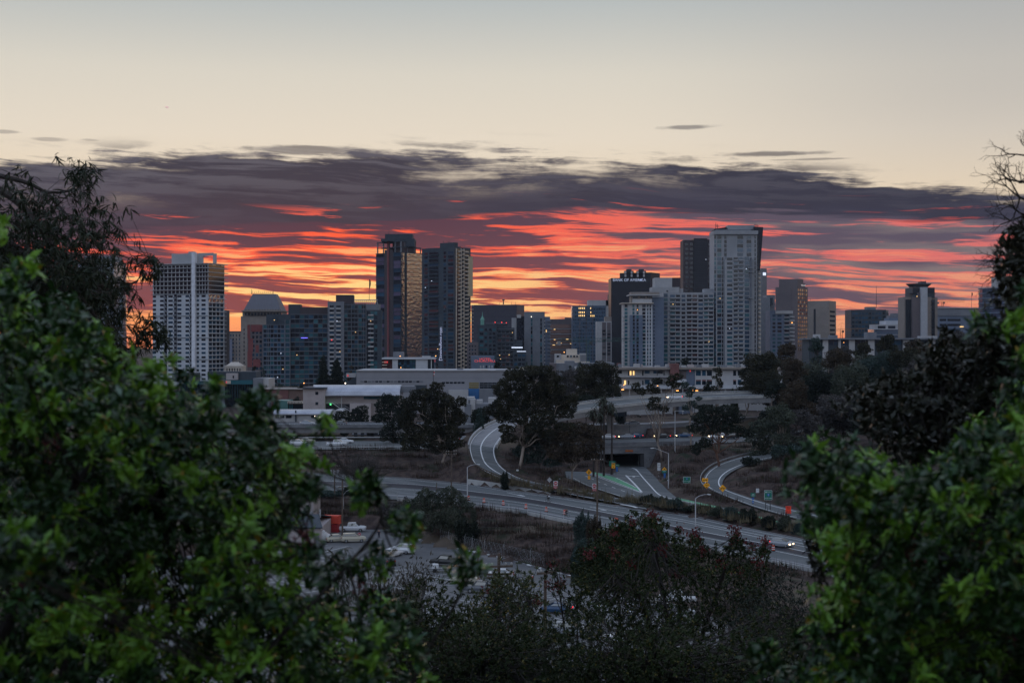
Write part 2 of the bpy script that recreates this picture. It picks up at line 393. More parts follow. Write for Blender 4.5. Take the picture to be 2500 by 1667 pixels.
ctrl = []                                     # terrain control points (world)
pads = []                                     # dense points on roads: the ground stays just under them
def edges(spec, n, z=None):
    A = smooth([G(*a[0], a[2] if z is None else z) for a in spec], n); B = smooth([G(*a[1], a[2] if z is None else z) for a in spec], n)
    return A, B
def pad(A, B, k=6):
    for t in np.linspace(0, 1, k): pads.append(A * (1 - t) + B * t)
_pc = np.linspace(205, 2495, 200); stT = np.array([S(p, ycol(T_E, p)) for p in _pc]); stB = np.array([S(p, ycol(B_E, p)) for p in _pc])
rlA, rlB = edges(RAMP_L, 70); rrA, rrB = edges(RAMP_R, 60)
fwA, fwB = edges(FWY, 80, ZF); fuA, fuB = edges(FWU, 30, ZU)
pad(stT, stB, 14)
for a, b in ((rlA, rlB), (rrA, rrB), (fuA, fuB)): pad(a, b)
fpx = CX + F * fwA[:, 0] / fwA[:, 1]; fk = (fpx < 1385) | (fpx > 1600)        # the freeway is a bridge over the underpass
pad(fwA[fk], fwB[fk])
PAVE = [(1380, 1150, -34), (1448, 1152, -34), (1492, 1156, -34), (1512, 1150, -34), (1500, 1138, -34), (1482, 1112, -34), (1562, 1112, -34), (1575, 1139, -34), (1601, 1165, -34), (1630, 1196, -34), (1650, 1213, -34), (1700, 1224, -34),
        (1760, 1237, -34.2), (1840, 1257, -34.6), (1920, 1276, -35), (2020, 1297, -35.3), (2020, 1306, -35.3), (1920, 1288, -35), (1840, 1270, -34.6), (1740, 1249, -34.2), (1640, 1238, -34), (1560, 1226, -34), (1522, 1214, -34), (1440, 1188, -34), (1380, 1164, -34)]
LOT = [(560, 1330), (700, 1288), (840, 1284), (960, 1293), (1060, 1326), (1200, 1355), (1300, 1381), (1400, 1407), (1520, 1440), (1700, 1492), (1900, 1555), (2000, 1600), (2000, 1950), (200, 1950), (200, 1420)]
def inpoly(x, y, poly):
    c = np.zeros(x.shape, bool); n = len(poly)
    for i in range(n):
        x1, y1 = poly[i][:2]; x2, y2 = poly[(i + 1) % n][:2]
        if y1 == y2: continue
        k = ((y1 > y) != (y2 > y)) & (x < (x2 - x1) * (y - y1) / (y2 - y1) + x1); c ^= k
    return c
pave_w = [G(x, y, z) for x, y, z in PAVE]
_gx, _gy = np.meshgrid(np.arange(10, 62, 2.0), np.arange(268, 430, 2.0)); _k = inpoly(_gx.ravel(), _gy.ravel(), pave_w); _q = np.stack([_gx.ravel()[_k], _gy.ravel()[_k]], 1)
_pw = np.array(pave_w); pads.append(np.stack([_q[:, 0], _q[:, 1], np.array([_pw[((_pw[:, :2] - q) ** 2).sum(1).argmin(), 2] for q in _q])], 1))
lot_w = [G(x, y, -38) for x, y in LOT]
def C(px, py, z): ctrl.append(G(px, py, z))
def W(x, y, z): ctrl.append(np.array([x, y, z], float))
for x in np.arange(-200, 301, 50):            # the hill the camera stands on
    for y, z in ((-30, -1.8), (-10, -1.8), (0, -1.9), (8, -3.0), (16, -4.8), (30, -9.6), (45, -13.6), (60, -17.6), (75, -22.5), (90, -28.5), (105, -34.5), (118, -38.2)): W(x, y, z)
for x in np.arange(-150, 151, 30):
    for y in (135, 165, 195): W(x, y, -38.2)
W(-60, 230, -38.2); W(-90, 225, -38.2); W(-20, 225, -38.2)
for px, py, z in [(1000, 1270, -37), (1060, 1300, -38), (1100, 1270, -35.4), (1200, 1330, -37.4), (1200, 1290, -35.8), (1300, 1300, -35.6), (1300, 1355, -37.6), (1400, 1385, -37.6), (1400, 1325, -36),
                  (1500, 1350, -36.3), (1600, 1420, -37.5), (1700, 1440, -37.5), (1900, 1500, -38), (1800, 1400, -36.6), (2000, 1440, -37),
                  (850, 1235, -34.8), (850, 1262, -36.8), (700, 1230, -34.8), (950, 1245, -35.4),
                  (700, 1108, -28.9), (800, 1108, -28.9), (900, 1108, -29), (1000, 1108, -29), (1080, 1106, -28.9), (700, 1135, -30.4), (850, 1138, -31), (950, 1143, -31.6), (1050, 1150, -32), (1100, 1130, -30.8), (1130, 1110, -29),
                  (1140, 1160, -31.8), (1200, 1172, -32.4), (1230, 1178, -32.9), (1250, 1120, -29.6), (1300, 1110, -29), (1300, 1150, -31.8), (1350, 1120, -30), (1350, 1165, -32.8), (1400, 1180, -33.9), (1440, 1200, -34.2),
                  (1400, 1130, -32), (1250, 1085, -27), (1320, 1085, -27.4), (1380, 1100, -30),
                  (1620, 1120, -29.6), (1660, 1105, -28), (1700, 1095, -27.4), (1760, 1095, -27.6), (1620, 1150, -32.2), (1650, 1180, -33.2), (1680, 1150, -31.4), (1700, 1200, -33.6), (1730, 1120, -29.6), (1780, 1105, -28.8), (1850, 1090, -28), (1660, 1130, -30.4),
                  (1500, 1222, -34.4), (1600, 1246, -34.9), (1700, 1262, -35.2), (1800, 1262, -34.9), (1900, 1292, -35.4), (2000, 1320, -35.8),
                  (1830, 1190, -31.5), (1880, 1170, -30), (1900, 1210, -32.5), (1960, 1200, -31.5), (2000, 1150, -28), (2050, 1230, -33), (1850, 1150, -29.8), (1810, 1180, -31.9), (1950, 1120, -27),
                  (1460, 1150, -33.9), (1480, 1148, -33.9), (1420, 1165, -34)]: C(px, py, z)
for x in range(-260, 60, 40):
    for y, z in ((415, -29), (440, -29.6), (480, -28.6), (560, -28.6), (650, -29), (800, -30), (1000, -30.5)): W(x, y, z)
for x, y, z in [(40, 440, -26), (80, 440, -23.5), (40, 500, -27), (100, 420, -22), (140, 400, -20), (140, 350, -24), (180, 330, -23), (140, 470, -18), (200, 470, -15), (160, 560, -16), (240, 560, -14), (100, 560, -21), (120, 700, -24), (220, 700, -17), (320, 700, -16),
                (300, 400, -14), (60, 600, -26), (60, 800, -29), (200, 1000, -28), (400, 1000, -22), (450, 600, -14), (250, 250, -32), (250, 300, -27), (180, 280, -31), (160, 240, -35), (220, 200, -37), (100, 480, -22), (120, 440, -21)]: W(x, y, z)
for x in (-6000, -2000, -700, 700, 2000, 6000):
    for y in (1200, 2500, 6000, 15000): W(x, y, -31)
for x in (-700, -400, 500, 900): W(x, 500, -30); W(x, 200, -34); W(x, 50, -20)
for i in range(0, 200, 8): ctrl.append(stT[i]); ctrl.append(stB[i])
for A, B in ((rlA, rlB), (rrA, rrB), (fuA, fuB)):
    for i in range(0, len(A), 5): ctrl.append(A[i]); ctrl.append(B[i])
for i in range(0, 60, 4):
    if fk[i]: ctrl.append(fwA[i]); ctrl.append(fwB[i])
ctrl = np.array(ctrl); padp = np.concatenate(pads)
def terrain(x, y):
    """inverse-distance height field, flattened under the roads"""
    x, y = np.asarray(x, float), np.asarray(y, float); sh = x.shape; x, y = x.ravel(), y.ravel(); z = np.empty_like(x)
    for a in range(0, len(x), 4000):
        dx_, dy_ = x[a:a + 4000, None] - ctrl[None, :, 0], y[a:a + 4000, None] - ctrl[None, :, 1]
        w = 1.0 / ((dx_ ** 2 + dy_ ** 2) + 2.0) ** 1.8; z[a:a + 4000] = (w * ctrl[None, :, 2]).sum(1) / w.sum(1)
    rough_ = 0.30 * np.sin(x * 0.31 + 1.3 * np.sin(y * 0.17)) * np.cos(y * 0.27 + x * 0.11) + 0.16 * np.sin(x * 0.83 + y * 0.6) * np.sin(y * 0.71)
    z = z + rough_
    sel = np.where((y > 200) & (y < 470) & (np.abs(x) < 260))[0]
    for a in range(0, len(sel), 2000):
        i = sel[a:a + 2000]; d2 = (x[i, None] - padp[None, :, 0]) ** 2 + (y[i, None] - padp[None, :, 1]) ** 2
        k = d2.argmin(1); dm = np.sqrt(d2[np.arange(len(i)), k]); pz = padp[k, 2] - 0.22
        t = np.clip((dm - 2.2) / 4.0, 0, 1); z[i] = pz * (1 - t) + z[i] * t
    for poly, zz in ((pave_w, -34.3), (lot_w, -38.25)):
        k = inpoly(x, y, poly); z[k] = np.minimum(z[k], zz) if zz > -36 else zz
    return z.reshape(sh)
def tz(x, y): return float(terrain(np.array([x]), np.array([y]))[0])
def grow(a, n, s0, f):
    o = []; s = s0
    for _ in range(n): a = a + s; s *= f; o.append(a)
    return o
ys = list(np.arange(-30, 100, 5.0)) + list(np.arange(100, 470, 2.5)); ys += grow(ys[-1], 34, 6, 1.16)
xr = list(np.arange(-175, 240, 2.5)); xs = sorted([-v for v in grow(175, 34, 6, 1.17)]) + xr + grow(xr[-1], 34, 6, 1.17)
gx, gy = np.meshgrid(xs, ys); gz = terrain(gx, gy)
nx, ny = len(xs), len(ys)
V = np.stack([gx.ravel(), gy.ravel(), gz.ravel()], 1)
ii = (np.arange(ny - 1)[:, None] * nx + np.arange(nx - 1)[None, :]).ravel()
Fq = np.stack([ii, ii + 1, ii + nx + 1, ii + nx], 1)
def ground_mat():
    m = bpy.data.materials.new('dry_hillside'); m.use_nodes = True; t = m.node_tree; b = t.nodes['Principled BSDF']
    g = t.nodes.new('ShaderNodeNewGeometry'); pos = g.outputs['Position']
    n1 = noise(t, pos, 0.05, 6.0, 0.6); n2 = noise(t, pos, 0.6, 6.0, 0.65); n3 = noise(t, pos, 0.12, 5.0, 0.6)
    col = mixc(t, sstep(n2, 0.35, 0.65), (0.036, 0.026, 0.025, 1), (0.085, 0.060, 0.050, 1))
    col = mixc(t, sstep(n1, 0.5, 0.62) * 0.7, col, (0.12, 0.095, 0.07, 1))
    col = mixc(t, sstep(n3, 0.54, 0.66) * 0.8, col, (0.022, 0.032, 0.018, 1))
    t.links.new(col, b.inputs['Base Color']); b.inputs['Roughness'].default_value = 0.95; b.inputs['Specular IOR Level'].default_value = 0.1
    bp = t.nodes.new('ShaderNodeBump'); bp.inputs['Distance'].default_value = 0.25; t.links.new(n2.s, bp.inputs['Height']); t.links.new(bp.outputs[0], b.inputs['Normal'])
    return m
M_GROUND = ground_mat()
gme = mesh_np('ground', V, Fq, M_GROUND, smooth=True)
tag(link(bpy.data.objects.new('ground', gme)), kind='structure')

# ================================================================ roads, kerbs, painted lines
def strip_mesh(mb, A, B, dz=0.0):
    A = np.array(A); B = np.array(B); n = len(A); vs = []
    for i in range(n): vs += [A[i] + (0, 0, dz), B[i] + (0, 0, dz)]
    return mb.add(vs, [(2 * i, 2 * i + 1, 2 * i + 3, 2 * i + 2) for i in range(n - 1)])
def offset(L, w):
    L = np.array(L); t = np.gradient(L, axis=0); t[:, 2] = 0; t /= np.linalg.norm(t, axis=1)[:, None]
    nrm = np.stack([t[:, 1], -t[:, 0], np.zeros(len(L))], 1); return L + nrm * w
def line(mb, L, w=0.2, dz=0.02, dash=None, step=None):
    A, B = offset(L, -w / 2), offset(L, w / 2)
    if dash is None: return strip_mesh(mb, A, B, dz)
    n = len(L); i = 0
    while i < n - dash[0]: strip_mesh(mb, A[i:i + dash[0] + 1], B[i:i + dash[0] + 1], dz); i += dash[0] + dash[1]
def ribbon_solid(mb, L, w, h, dz=0.0):
    """a low wall or kerb following L: width w, height h"""
    A, B = offset(L, -w / 2), offset(L, w / 2)
    rings = []
    for a, b in zip(A, B): rings.append([a + (0, 0, dz), b + (0, 0, dz), b + (0, 0, dz + h), a + (0, 0, dz + h)])
    return mb.loft(rings)
def struct(name, mb, m=None): return tag(mb.build(name, m), kind='structure')
def at_frac(A, B, t): return A * (1 - t) + B * t

struct('road', strip_mesh(MB(), stT, stB), M_ASPH)
m1 = street_line(M_1); m2 = street_line(M_1, 9.5)
struct('median_strip', strip_mesh(MB(), m1, m2, 0.006), M_ASPH_D)
struct('gutter', strip_mesh(MB(), street_line(B_E, -12), street_line(B_E, -8.5), 0.008), M_CONC)
struct('ramp_road', strip_mesh(MB(), rlA, rlB, 0.03), M_ASPH)
struct('ramp_bridge_deck', strip_mesh(MB(), rlA[:22], rlB[:22], 0.036), M_CONC)
struct('slip_road', strip_mesh(MB(), rrA, rrB, 0.03), M_ASPH)
fmb = strip_mesh(MB(), fwA, fwB, 0.0); struct('freeway', fmb, M_ASPH)
struct('upper_freeway', strip_mesh(MB(), fuA, fuB, 0.0), M_CONC)
from mathutils.geometry import tessellate_polygon
def poly_obj(name, pts, m, dz=0.0):
    tri = tessellate_polygon([[Vector(p) for p in pts]]); mb = MB()
    mb.add([np.array(p) + (0, 0, dz) for p in pts], [tuple(t) for t in tri])
    o = struct(name, mb, m)
    import bmesh
    bm = bmesh.new(); bm.from_mesh(o.data); bmesh.ops.recalc_face_normals(bm, faces=bm.faces)
    for f in bm.faces:
        if f.normal.z < 0: f.normal_flip()
    bm.to_mesh(o.data); bm.free(); return o
poly_obj('underpass_road', pave_w, M_ASPH)
poly_obj('parking_lot', lot_w, M_LOT)
mk = MB()
line(mk, street_line(M_1, -0.3), 0.28); line(mk, street_line(M_1, 13), 0.2); line(mk, street_line(T_E, 2.5), 0.18)
L2 = smooth([S(x, y) for x, y in [(1533, 1245), (1560, 1250), (1656, 1266), (1763, 1287), (1858, 1306), (1960, 1327), (2150, 1370)]], 50)
L3 = smooth([S(x, y) for x, y in [(1450, 1238), (1545, 1254), (1600, 1263), (1656, 1271), (1763, 1292), (1858, 1312), (1960, 1333), (2150, 1376)]], 50)
line(mk, L2, 0.22); line(mk, L3, 0.22)
line(mk, smooth([G(x, y, -34.5) for x, y in [(1515, 1231), (1540, 1235), (1555, 1239)]], 8), 0.6)
for ax, ay in ((1255, 1205), (1458, 1240), (1600, 1277)):         # turn arrows on the carriageway
    a, b = S(ax - 18, ay - 3), S(ax + 12, ay + 3.2); line(mk, np.linspace(a, b, 4), 0.22)
    t = (b - a) / np.linalg.norm(b - a); s_ = np.array([t[1], -t[0], 0]); mk.add([b - s_ * 0.7 + (0, 0, .02), b + s_ * 0.7 + (0, 0, .02), b + t * 2.4 + (0, 0, .02)], [(0, 1, 2)])
struct('road_markings', mk, M_WHITE)
mk = MB()
line(mk, at_frac(rlA, rlB, 0.45)[:46], 0.3, 0.05); line(mk, at_frac(rlA, rlB, 0.03), 0.2, 0.05); line(mk, at_frac(rlA, rlB, 0.95), 0.2, 0.05)
line(mk, at_frac(rrA, rrB, 0.12), 0.18, 0.05); line(mk, at_frac(rrA, rrB, 0.80), 0.28, 0.05)
struct('ramp_markings', mk, M_WHITE)
mk = MB()
def gl(pts, z=-34, n=24): return smooth([G(x, y, z) for x, y in pts], n)
line(mk, gl([(1440, 1153), (1500, 1176), (1565, 1201)]), 0.2); line(mk, gl([(1440, 1156), (1500, 1179), (1567, 1203)]), 0.2)
line(mk, gl([(1505, 1166), (1540, 1183), (1552, 1190)]), 0.2); line(mk, gl([(1528, 1160), (1548, 1180), (1567, 1201)]), 0.45)
line(mk, gl([(1501, 1168), (1528, 1168)], n=4), 0.2); line(mk, gl([(1522, 1176), (1537, 1176)], n=4), 0.2)
line(mk, gl([(1543, 1142), (1554, 1147), (1570, 1166), (1590, 1188), (1604, 1203), (1618, 1211), (1650, 1219), (1700, 1229)]), 0.32)
line(mk, gl([(1430, 1162), (1480, 1183), (1555, 1210)], n=34), 0.2, dash=(2, 3)); line(mk, gl([(1400, 1167), (1440, 1186), (1522, 1213)]), 0.16)
for p in ((1546, 1162),): q = G(*p, -34); mk.box(q[0] - 1.6, q[0] + 1.6, q[1] - .3, q[1] + .3, q[2] + .01, q[2] + .02); mk.box(q[0] - .3, q[0] + .3, q[1] - 2.2, q[1] - .3, q[2] + .01, q[2] + .02)
struct('underpass_markings', mk, M_WHITE)
gp = MB()
strip_mesh(gp, gl([(1444, 1153.5), (1500, 1175), (1562, 1200)]), gl([(1450, 1152), (1506, 1167), (1557, 1192)]), 0.012)
strip_mesh(gp, smooth([G(1650, 1214, -34), G(1700, 1225, -34), G(1756, 1237, -34.1)], 12), smooth([G(1655, 1219, -34), G(1700, 1229, -34), G(1752, 1242, -34.1)], 12), 0.012)
strip_mesh(gp, smooth([G(1770, 1241, -34.2), G(1850, 1260, -34.6), G(2010, 1297, -35.3)], 12), smooth([G(1768, 1244, -34.2), G(1848, 1263, -34.6), G(2010, 1300, -35.3)], 12), 0.012)
struct('cycle_lane_paint', gp, M_GREENP)
# parking bays: long guide lines and short ticks
mk = MB()
for k in range(7):
    a, b = G(700 - 20 * k, 1345 + 34 * k, -38), G(1700 - 10 * k, 1520 + 52 * k, -38)
    line(mk, np.linspace(a, b, 30), 0.12, 0.012)
    if k % 2 == 0:
        t = (b - a) / np.linalg.norm(b - a); s_ = np.array([t[1], -t[0], 0]); L = np.linalg.norm(b - a)
        for j in range(int(L / 2.8)):
            c = a + t * j * 2.8; line(mk, np.array([c - s_ * 4.6, c + s_ * 4.6]), 0.1, 0.014)
for a, b in (((900, 1362), (948, 1352)), ((905, 1364), (935, 1371)), ((770, 1352), (850, 1333)), ((845, 1322), (935, 1315)), ((760, 1340), (800, 1330))): line(mk, np.linspace(G(*a, -38), G(*b, -38), 3), 0.14, 0.016)
struct('bay_markings', mk, M_WHITE)
# kerb at the far side of the lot: dark kerb with white blocks
kl = smooth([G(x, y, -38) for x, y in [(960, 1297), (1060, 1327), (1200, 1356), (1300, 1382), (1400, 1408), (1520, 1441), (1700, 1493)]], 120)
struct('kerb', ribbon_solid(MB(), kl, 0.25, 0.14, 0.0), M_CONC_D)
mk = MB()
for i in range(2, 118, 5): ribbon_solid(mk, kl[i:i + 3], 0.29, 0.16, 0.0)
struct('kerb_blocks', mk, M_WHITE)
struct('street_kerb', ribbon_solid(MB(), street_line(T_E, -1.0), 0.25, 0.15, -0.05), M_CONC)

# ================================================================ buildings
class Face:
    """a vertical wall plane through world point (x0,y0) with horizontal direction u; photo columns and heights map onto it"""
    def __init__(s, x0, y0, u, flip=False):
        s.o = np.array([x0, y0], float); s.u = np.array(u, float) / np.linalg.norm(u)
        s.n = np.array([s.u[1], -s.u[0]])
        if s.n[1] > 0 or flip: s.n = -s.n
    def L(s, px):                                  # distance along u where the wall shows at photo column px
        k = (px - CX) / F
        return (k * s.o[1] - s.o[0]) / (s.u[0] - k * s.u[1])
    def xy(s, px, off=0.0): return s.o + s.u * s.L(px) + s.n * off
    def bar(s, mb, pa, pb, z0, z1, out=0.1, back=0.0):
        """box on the wall between columns pa..pb, heights z0..z1, from `back` behind the wall to `out` in front"""
        a, b = s.xy(pa), s.xy(pb); n = s.n
        o = a - n * back
        return mb.obox((o[0], o[1], z0), (b[0] - a[0], b[1] - a[1], 0), (n[0] * (out + back), n[1] * (out + back), 0), (0, 0, z1 - z0))

class Bld:
    def __init__(s, name, label, cat, px, d, zg=-30.5, group=None):
        s.root = empty(name, (xof(px, d), d, zg), label, cat, group); s.o = np.array(s.root.location); s.d = d; s.zg = zg; s.rep = {}
    def put(s, mb, name, m=None, parent=None):
        return mb.build(name, m, parent if parent is not None else s.root, s.o)
    def front(s, d=None, yaw=0.0):
        d = d or s.d; return Face(0, d, (math.cos(R(yaw)), math.sin(R(yaw))))
    def corner(s, pc, d=None, yaw=35):
        """two walls meeting at a near corner seen at column pc: left wall runs back to the left, right wall back to the right"""
        d = d or s.d; x = xof(pc, d); y = R(yaw)
        return Face(x, d, (-math.cos(y), math.sin(y))), Face(x, d, (math.sin(y), math.cos(y)))
    def block(s, name, pa, pc, pb, yt, m, yaw=35, d=None, zb=None, parent=None, mb=None):
        """block with its near corner at pc, left end pa, right end pb, roof seen at row yt"""
        d = d or s.d; fl, fr = s.corner(pc, d, yaw); a, c, b = fl.xy(pa), fl.xy(pc), fr.xy(pb); e = a + b - c
        z1 = zof(yt, d) if yt is not None else 0; z0 = s.zg if zb is None else zb
        own = mb is None; mb = mb or MB(); mb.prism([a, c, b, e], z0, z1)
        if own: s.put(mb, name, m, parent)
        return fl, fr
    def slab(s, name, pa, pb, yt, yb, dep, m, d=None, back=0.0, parent=None):
        """box square to the view: columns pa..pb, rows yt..yb, depth dep"""
        d = (d or s.d) + back; mb = MB()
        mb.box(xof(pa, d), xof(pb, d), d, d + dep, zof(yb, d) if yb is not None else s.zg, zof(yt, d))
        return s.put(mb, name, m, parent)
    def repeat(s, name, face, pa, pb, z0, z1, m, out=0.06, back=0.02):
        s.rep.setdefault(name, []).append((abs(pb - pa) * (z1 - z0), len(s.rep.get(name, [])), face, pa, pb, z0, z1, m, out, back))
    def grid(s, name, face, cols, rows, mats, out=0.06, back=0.02, skip=0.0):
        for (z0, z1) in rows:
            for (pa, pb) in cols:
                if skip and random.random() < skip: continue
                s.repeat(name, face, pa, pb, z0, z1, random.choice(mats) if isinstance(mats, list) else mats, out, back)
    def done(s, limit=100):
        for name, L in s.rep.items():
            L.sort(key=lambda t: (-round(t[0], 1), t[1]))
            for t in L[:limit]:
                mb = MB(); t[2].bar(mb, t[3], t[4], t[5], t[6], t[8], t[9]); s.put(mb, name, t[7])
            if len(L) > limit:
                mb = MB()
                for t in L[limit:]: mb.mat(t[7]); t[2].bar(mb, t[3], t[4], t[5], t[6], t[8], t[9])
                tag(s.put(mb, name), kind='stuff')
        s.rep = {}
        return s.root
def rows(y0, y1, n, d, fill=0.6, lift=0.2):
    """n storeys between photo rows y0 (top) and y1: (z0,z1) of the window in each"""
    out = []; z1, z0 = zof(y0, d), zof(y1, d); h = (z1 - z0) / n
    for i in range(n): b = z0 + i * h + h * lift; out.append((b, b + h * fill))
    return out[::-1]
def cols(a, b, n, fill=0.7):
    w = (b - a) / n; return [(a + i * w + w * (1 - fill) / 2, a + (i + 1) * w - w * (1 - fill) / 2) for i in range(n)]
def textobj(txt, size, loc, m, parent, yaw=0.0, vertical=False, name='lettering', ext=0.05, sx=1.0):
    cu = bpy.data.curves.new('t', 'FONT'); cu.body = txt; cu.size = size; cu.extrude = ext; cu.align_x = 'CENTER'; cu.align_y = 'CENTER'
    o = bpy.data.objects.new('t', cu); COL.objects.link(o)
    dg = bpy.context.evaluated_depsgraph_get(); me = bpy.data.meshes.new_from_object(o.evaluated_get(dg)); bpy.data.objects.remove(o)
    me.materials.clear(); me.materials.append(m)
    o = bpy.data.objects.new(name, me); link(o, parent)
    p = np.array(loc, float) - (np.array(parent.matrix_basis.translation) if parent is not None else 0)
    o.location = p; o.rotation_euler = (R(90), R(-90) if vertical else 0, yaw); o.scale = (sx, 1, 1)
    return o
def mast(b, px, d, y0, y1, r=0.12, name='antenna', m=None):
    x = xof(px, d); mb = MB(); mb.tube([(x, d + 1, zof(y1, d)), (x, d + 1, zof(y0, d))], [r, r * 0.6], 5); b.put(mb, name, m or M_DSTEEL)

W_WHITE = mat('white_render', (0.40, 0.42, 0.46), 0.8, scale=0.05, c2=(0.47, 0.49, 0.53))
W_PALE = mat('pale_render', (0.32, 0.32, 0.335), 0.8, scale=0.05, c2=(0.40, 0.395, 0.405))
W_STONE = mat('blue_grey_stone', (0.24, 0.25, 0.275), 0.8, scale=0.05, c2=(0.31, 0.315, 0.335))
W_GREY = mat('grey_render', (0.13, 0.14, 0.165), 0.8, scale=0.06, c2=(0.175, 0.185, 0.21))
W_DGREY = mat('dark_grey_render', (0.030, 0.040, 0.054), 0.75, scale=0.05, c2=(0.044, 0.056, 0.072))
W_BLUEG = mat('blue_grey_render', (0.10, 0.13, 0.19), 0.8, scale=0.05, c2=(0.13, 0.16, 0.22))
W_TAN = mat('tan_stone', (0.20, 0.172, 0.155), 0.85, scale=0.06, c2=(0.25, 0.215, 0.195))
W_BROWN = mat('brown_stone', (0.11, 0.092, 0.10), 0.85, scale=0.06, c2=(0.14, 0.115, 0.12))
W_DBROWN = mat('dark_brown_stone', (0.045, 0.035, 0.04), 0.8, scale=0.05, c2=(0.06, 0.045, 0.05))
W_BLACK = mat('black_stone', (0.012, 0.013, 0.02), 0.6, scale=0.05, c2=(0.018, 0.018, 0.026))
W_RED = mat('dark_red_panel', (0.16, 0.045, 0.05), 0.8, scale=0.1, c2=(0.2, 0.06, 0.06))
W_BRICK = mat('red_brick_wall', (0.13, 0.055, 0.055), 0.9, scale=0.3, c2=(0.18, 0.085, 0.08))
W_CREAM = mat('cream_render', (0.46, 0.40, 0.34), 0.8, scale=0.08, c2=(0.54, 0.47, 0.4))
W_BEIGE = mat('beige_block', (0.33, 0.29, 0.29), 0.85, scale=0.4, c2=(0.39, 0.34, 0.34))
W_METAL = mat('ribbed_metal_roof', (0.36, 0.37, 0.42), 0.45, scale=0.3, metal=0.3, c2=(0.46, 0.47, 0.52))
G_DARK = glass('dark_window_glass', (0.008, 0.013, 0.020), 0.05)
G_BLUE = glass('blue_window_glass', (0.013, 0.045, 0.080), 0.15)
G_TEAL = glass('teal_window_glass', (0.020, 0.080, 0.100), 0.15)
G_MIR = glass('mirror_glass', (0.03, 0.035, 0.05), 1.0, rough=0.03, warp=0.25, var=0.2)
G_MIRB = glass('blue_mirror_glass', (0.025, 0.05, 0.085), 0.6, rough=0.1)
G_RED = glass('brown_glass', (0.05, 0.018, 0.02), 0.3)
LIT_W = glow_m('lit_window_warm', (255, 205, 130), 1.3)
LIT_C = glow_m('lit_window_cool', (225, 235, 255), 0.9)
LAMP_O = glow_m('lamp_orange', (255, 170, 90), 4.0)
LAMP_W = glow_m('lamp_white', (255, 240, 215), 4.0)
LAMP_R = glow_m('lamp_red', (255, 60, 50), 3.0)

def storey_lines(b, name, face, pa, pb, zs_, m, out=0.9, th=0.28, back=0.1):
    for z in zs_: b.repeat(name, face, pa, pb, z - th / 2, z + th / 2, m, out, back)
def zlist(y0, y1, n, d): return list(np.linspace(zof(y0, d), zof(y1, d), n + 1))

# --- tower with the white spine (left)
b = Bld('apartment_tower', 'white apartment tower with bright vertical spine and bare dark top storeys', 'tower', 505, 963)
fl, fr = b.block('wall', 373, 508, 548, 643, W_WHITE, yaw=20)
mb = MB(); a, c, e = fl.xy(375, -0.5), fl.xy(507, .15), fr.xy(546, -.3)
for f, pa, pb in ((fl, 376, 507), (fr, 509, 547)): f.bar(mb, pa, pb, zof(716, 963), zof(647, 963), 0.12)
b.put(mb, 'upper_glazing', G_DARK)
zz = zlist(643, 931, 27, 963)
for f, pa, pb in ((fl, 369, 508), (fr, 508, 553)):
    for z in zz[:7]: b.repeat('floor_slab', f, pa, pb, z - .25, z + .2, W_PALE, 1.5, .2)
for z in zz[7:]: b.repeat('floor_slab', fr, 508, 550, z - .15, z + .15, W_WHITE, 1.2, .1)
for z in zz[7::5]: b.repeat('floor_slab', fl, 370, 508, z - .15, z + .1, W_DGREY, .4, .1)
for i in range(27):
    z1, z0 = zz[i], zz[i + 1]; h = z1 - z0
    if i >= 7:
        b.grid('window', fl, [(373, 381), (391, 400), (411, 422), (433, 443), (453, 462), (480, 486), (492, 502)], [(z0 + h * .28, z0 + h * .78)], [G_DARK, G_BLUE, G_DARK], .05)
        b.grid('balcony', fl, [(401.5, 407), (425, 431), (464, 470)], [(z0 + .1, z0 + h * .45)], W_GREY, 1.1)
        b.grid('balcony_door', fl, [(401.5, 408), (425, 432), (464, 471)], [(z0 + .2, z0 + h * .92)], G_DARK, .05)
    else:
        b.grid('partition', fl, cols(377, 472, 10, .2) + cols(484, 505, 3, .2), [(z0 + .3, z1 - .3)], W_PALE, .35)
    b.grid('corner_window', fr, cols(509, 546, 4, .8), [(z0 + h * .15, z0 + h * .9)], [G_MIR, G_BLUE, G_MIR] if i < 9 else [G_BLUE, G_DARK], .08)
mb = MB(); fl.bar(mb, 472, 480, b.zg, zof(616, 963), 2.2, .5); b.put(mb, 'spine', mat('spine_white', (.62, .63, .68), .7))
mb = MB(); fl.bar(mb, 413, 472, zof(643, 963), zof(617, 963), -3, 12); fl.bar(mb, 450, 462, zof(617, 963), zof(612, 963), -5, 8); b.put(mb, 'plant_room', W_PALE)
mb = MB()
for pa, pb, ya, yb in ((480, 491, 617, 643), (516, 523, 619, 643), (491, 516, 617, 624)): fl.bar(mb, pa, pb, zof(yb, 963), zof(ya, 963), -2, 3.2)
b.put(mb, 'roof_frame', W_PALE); b.done(100)

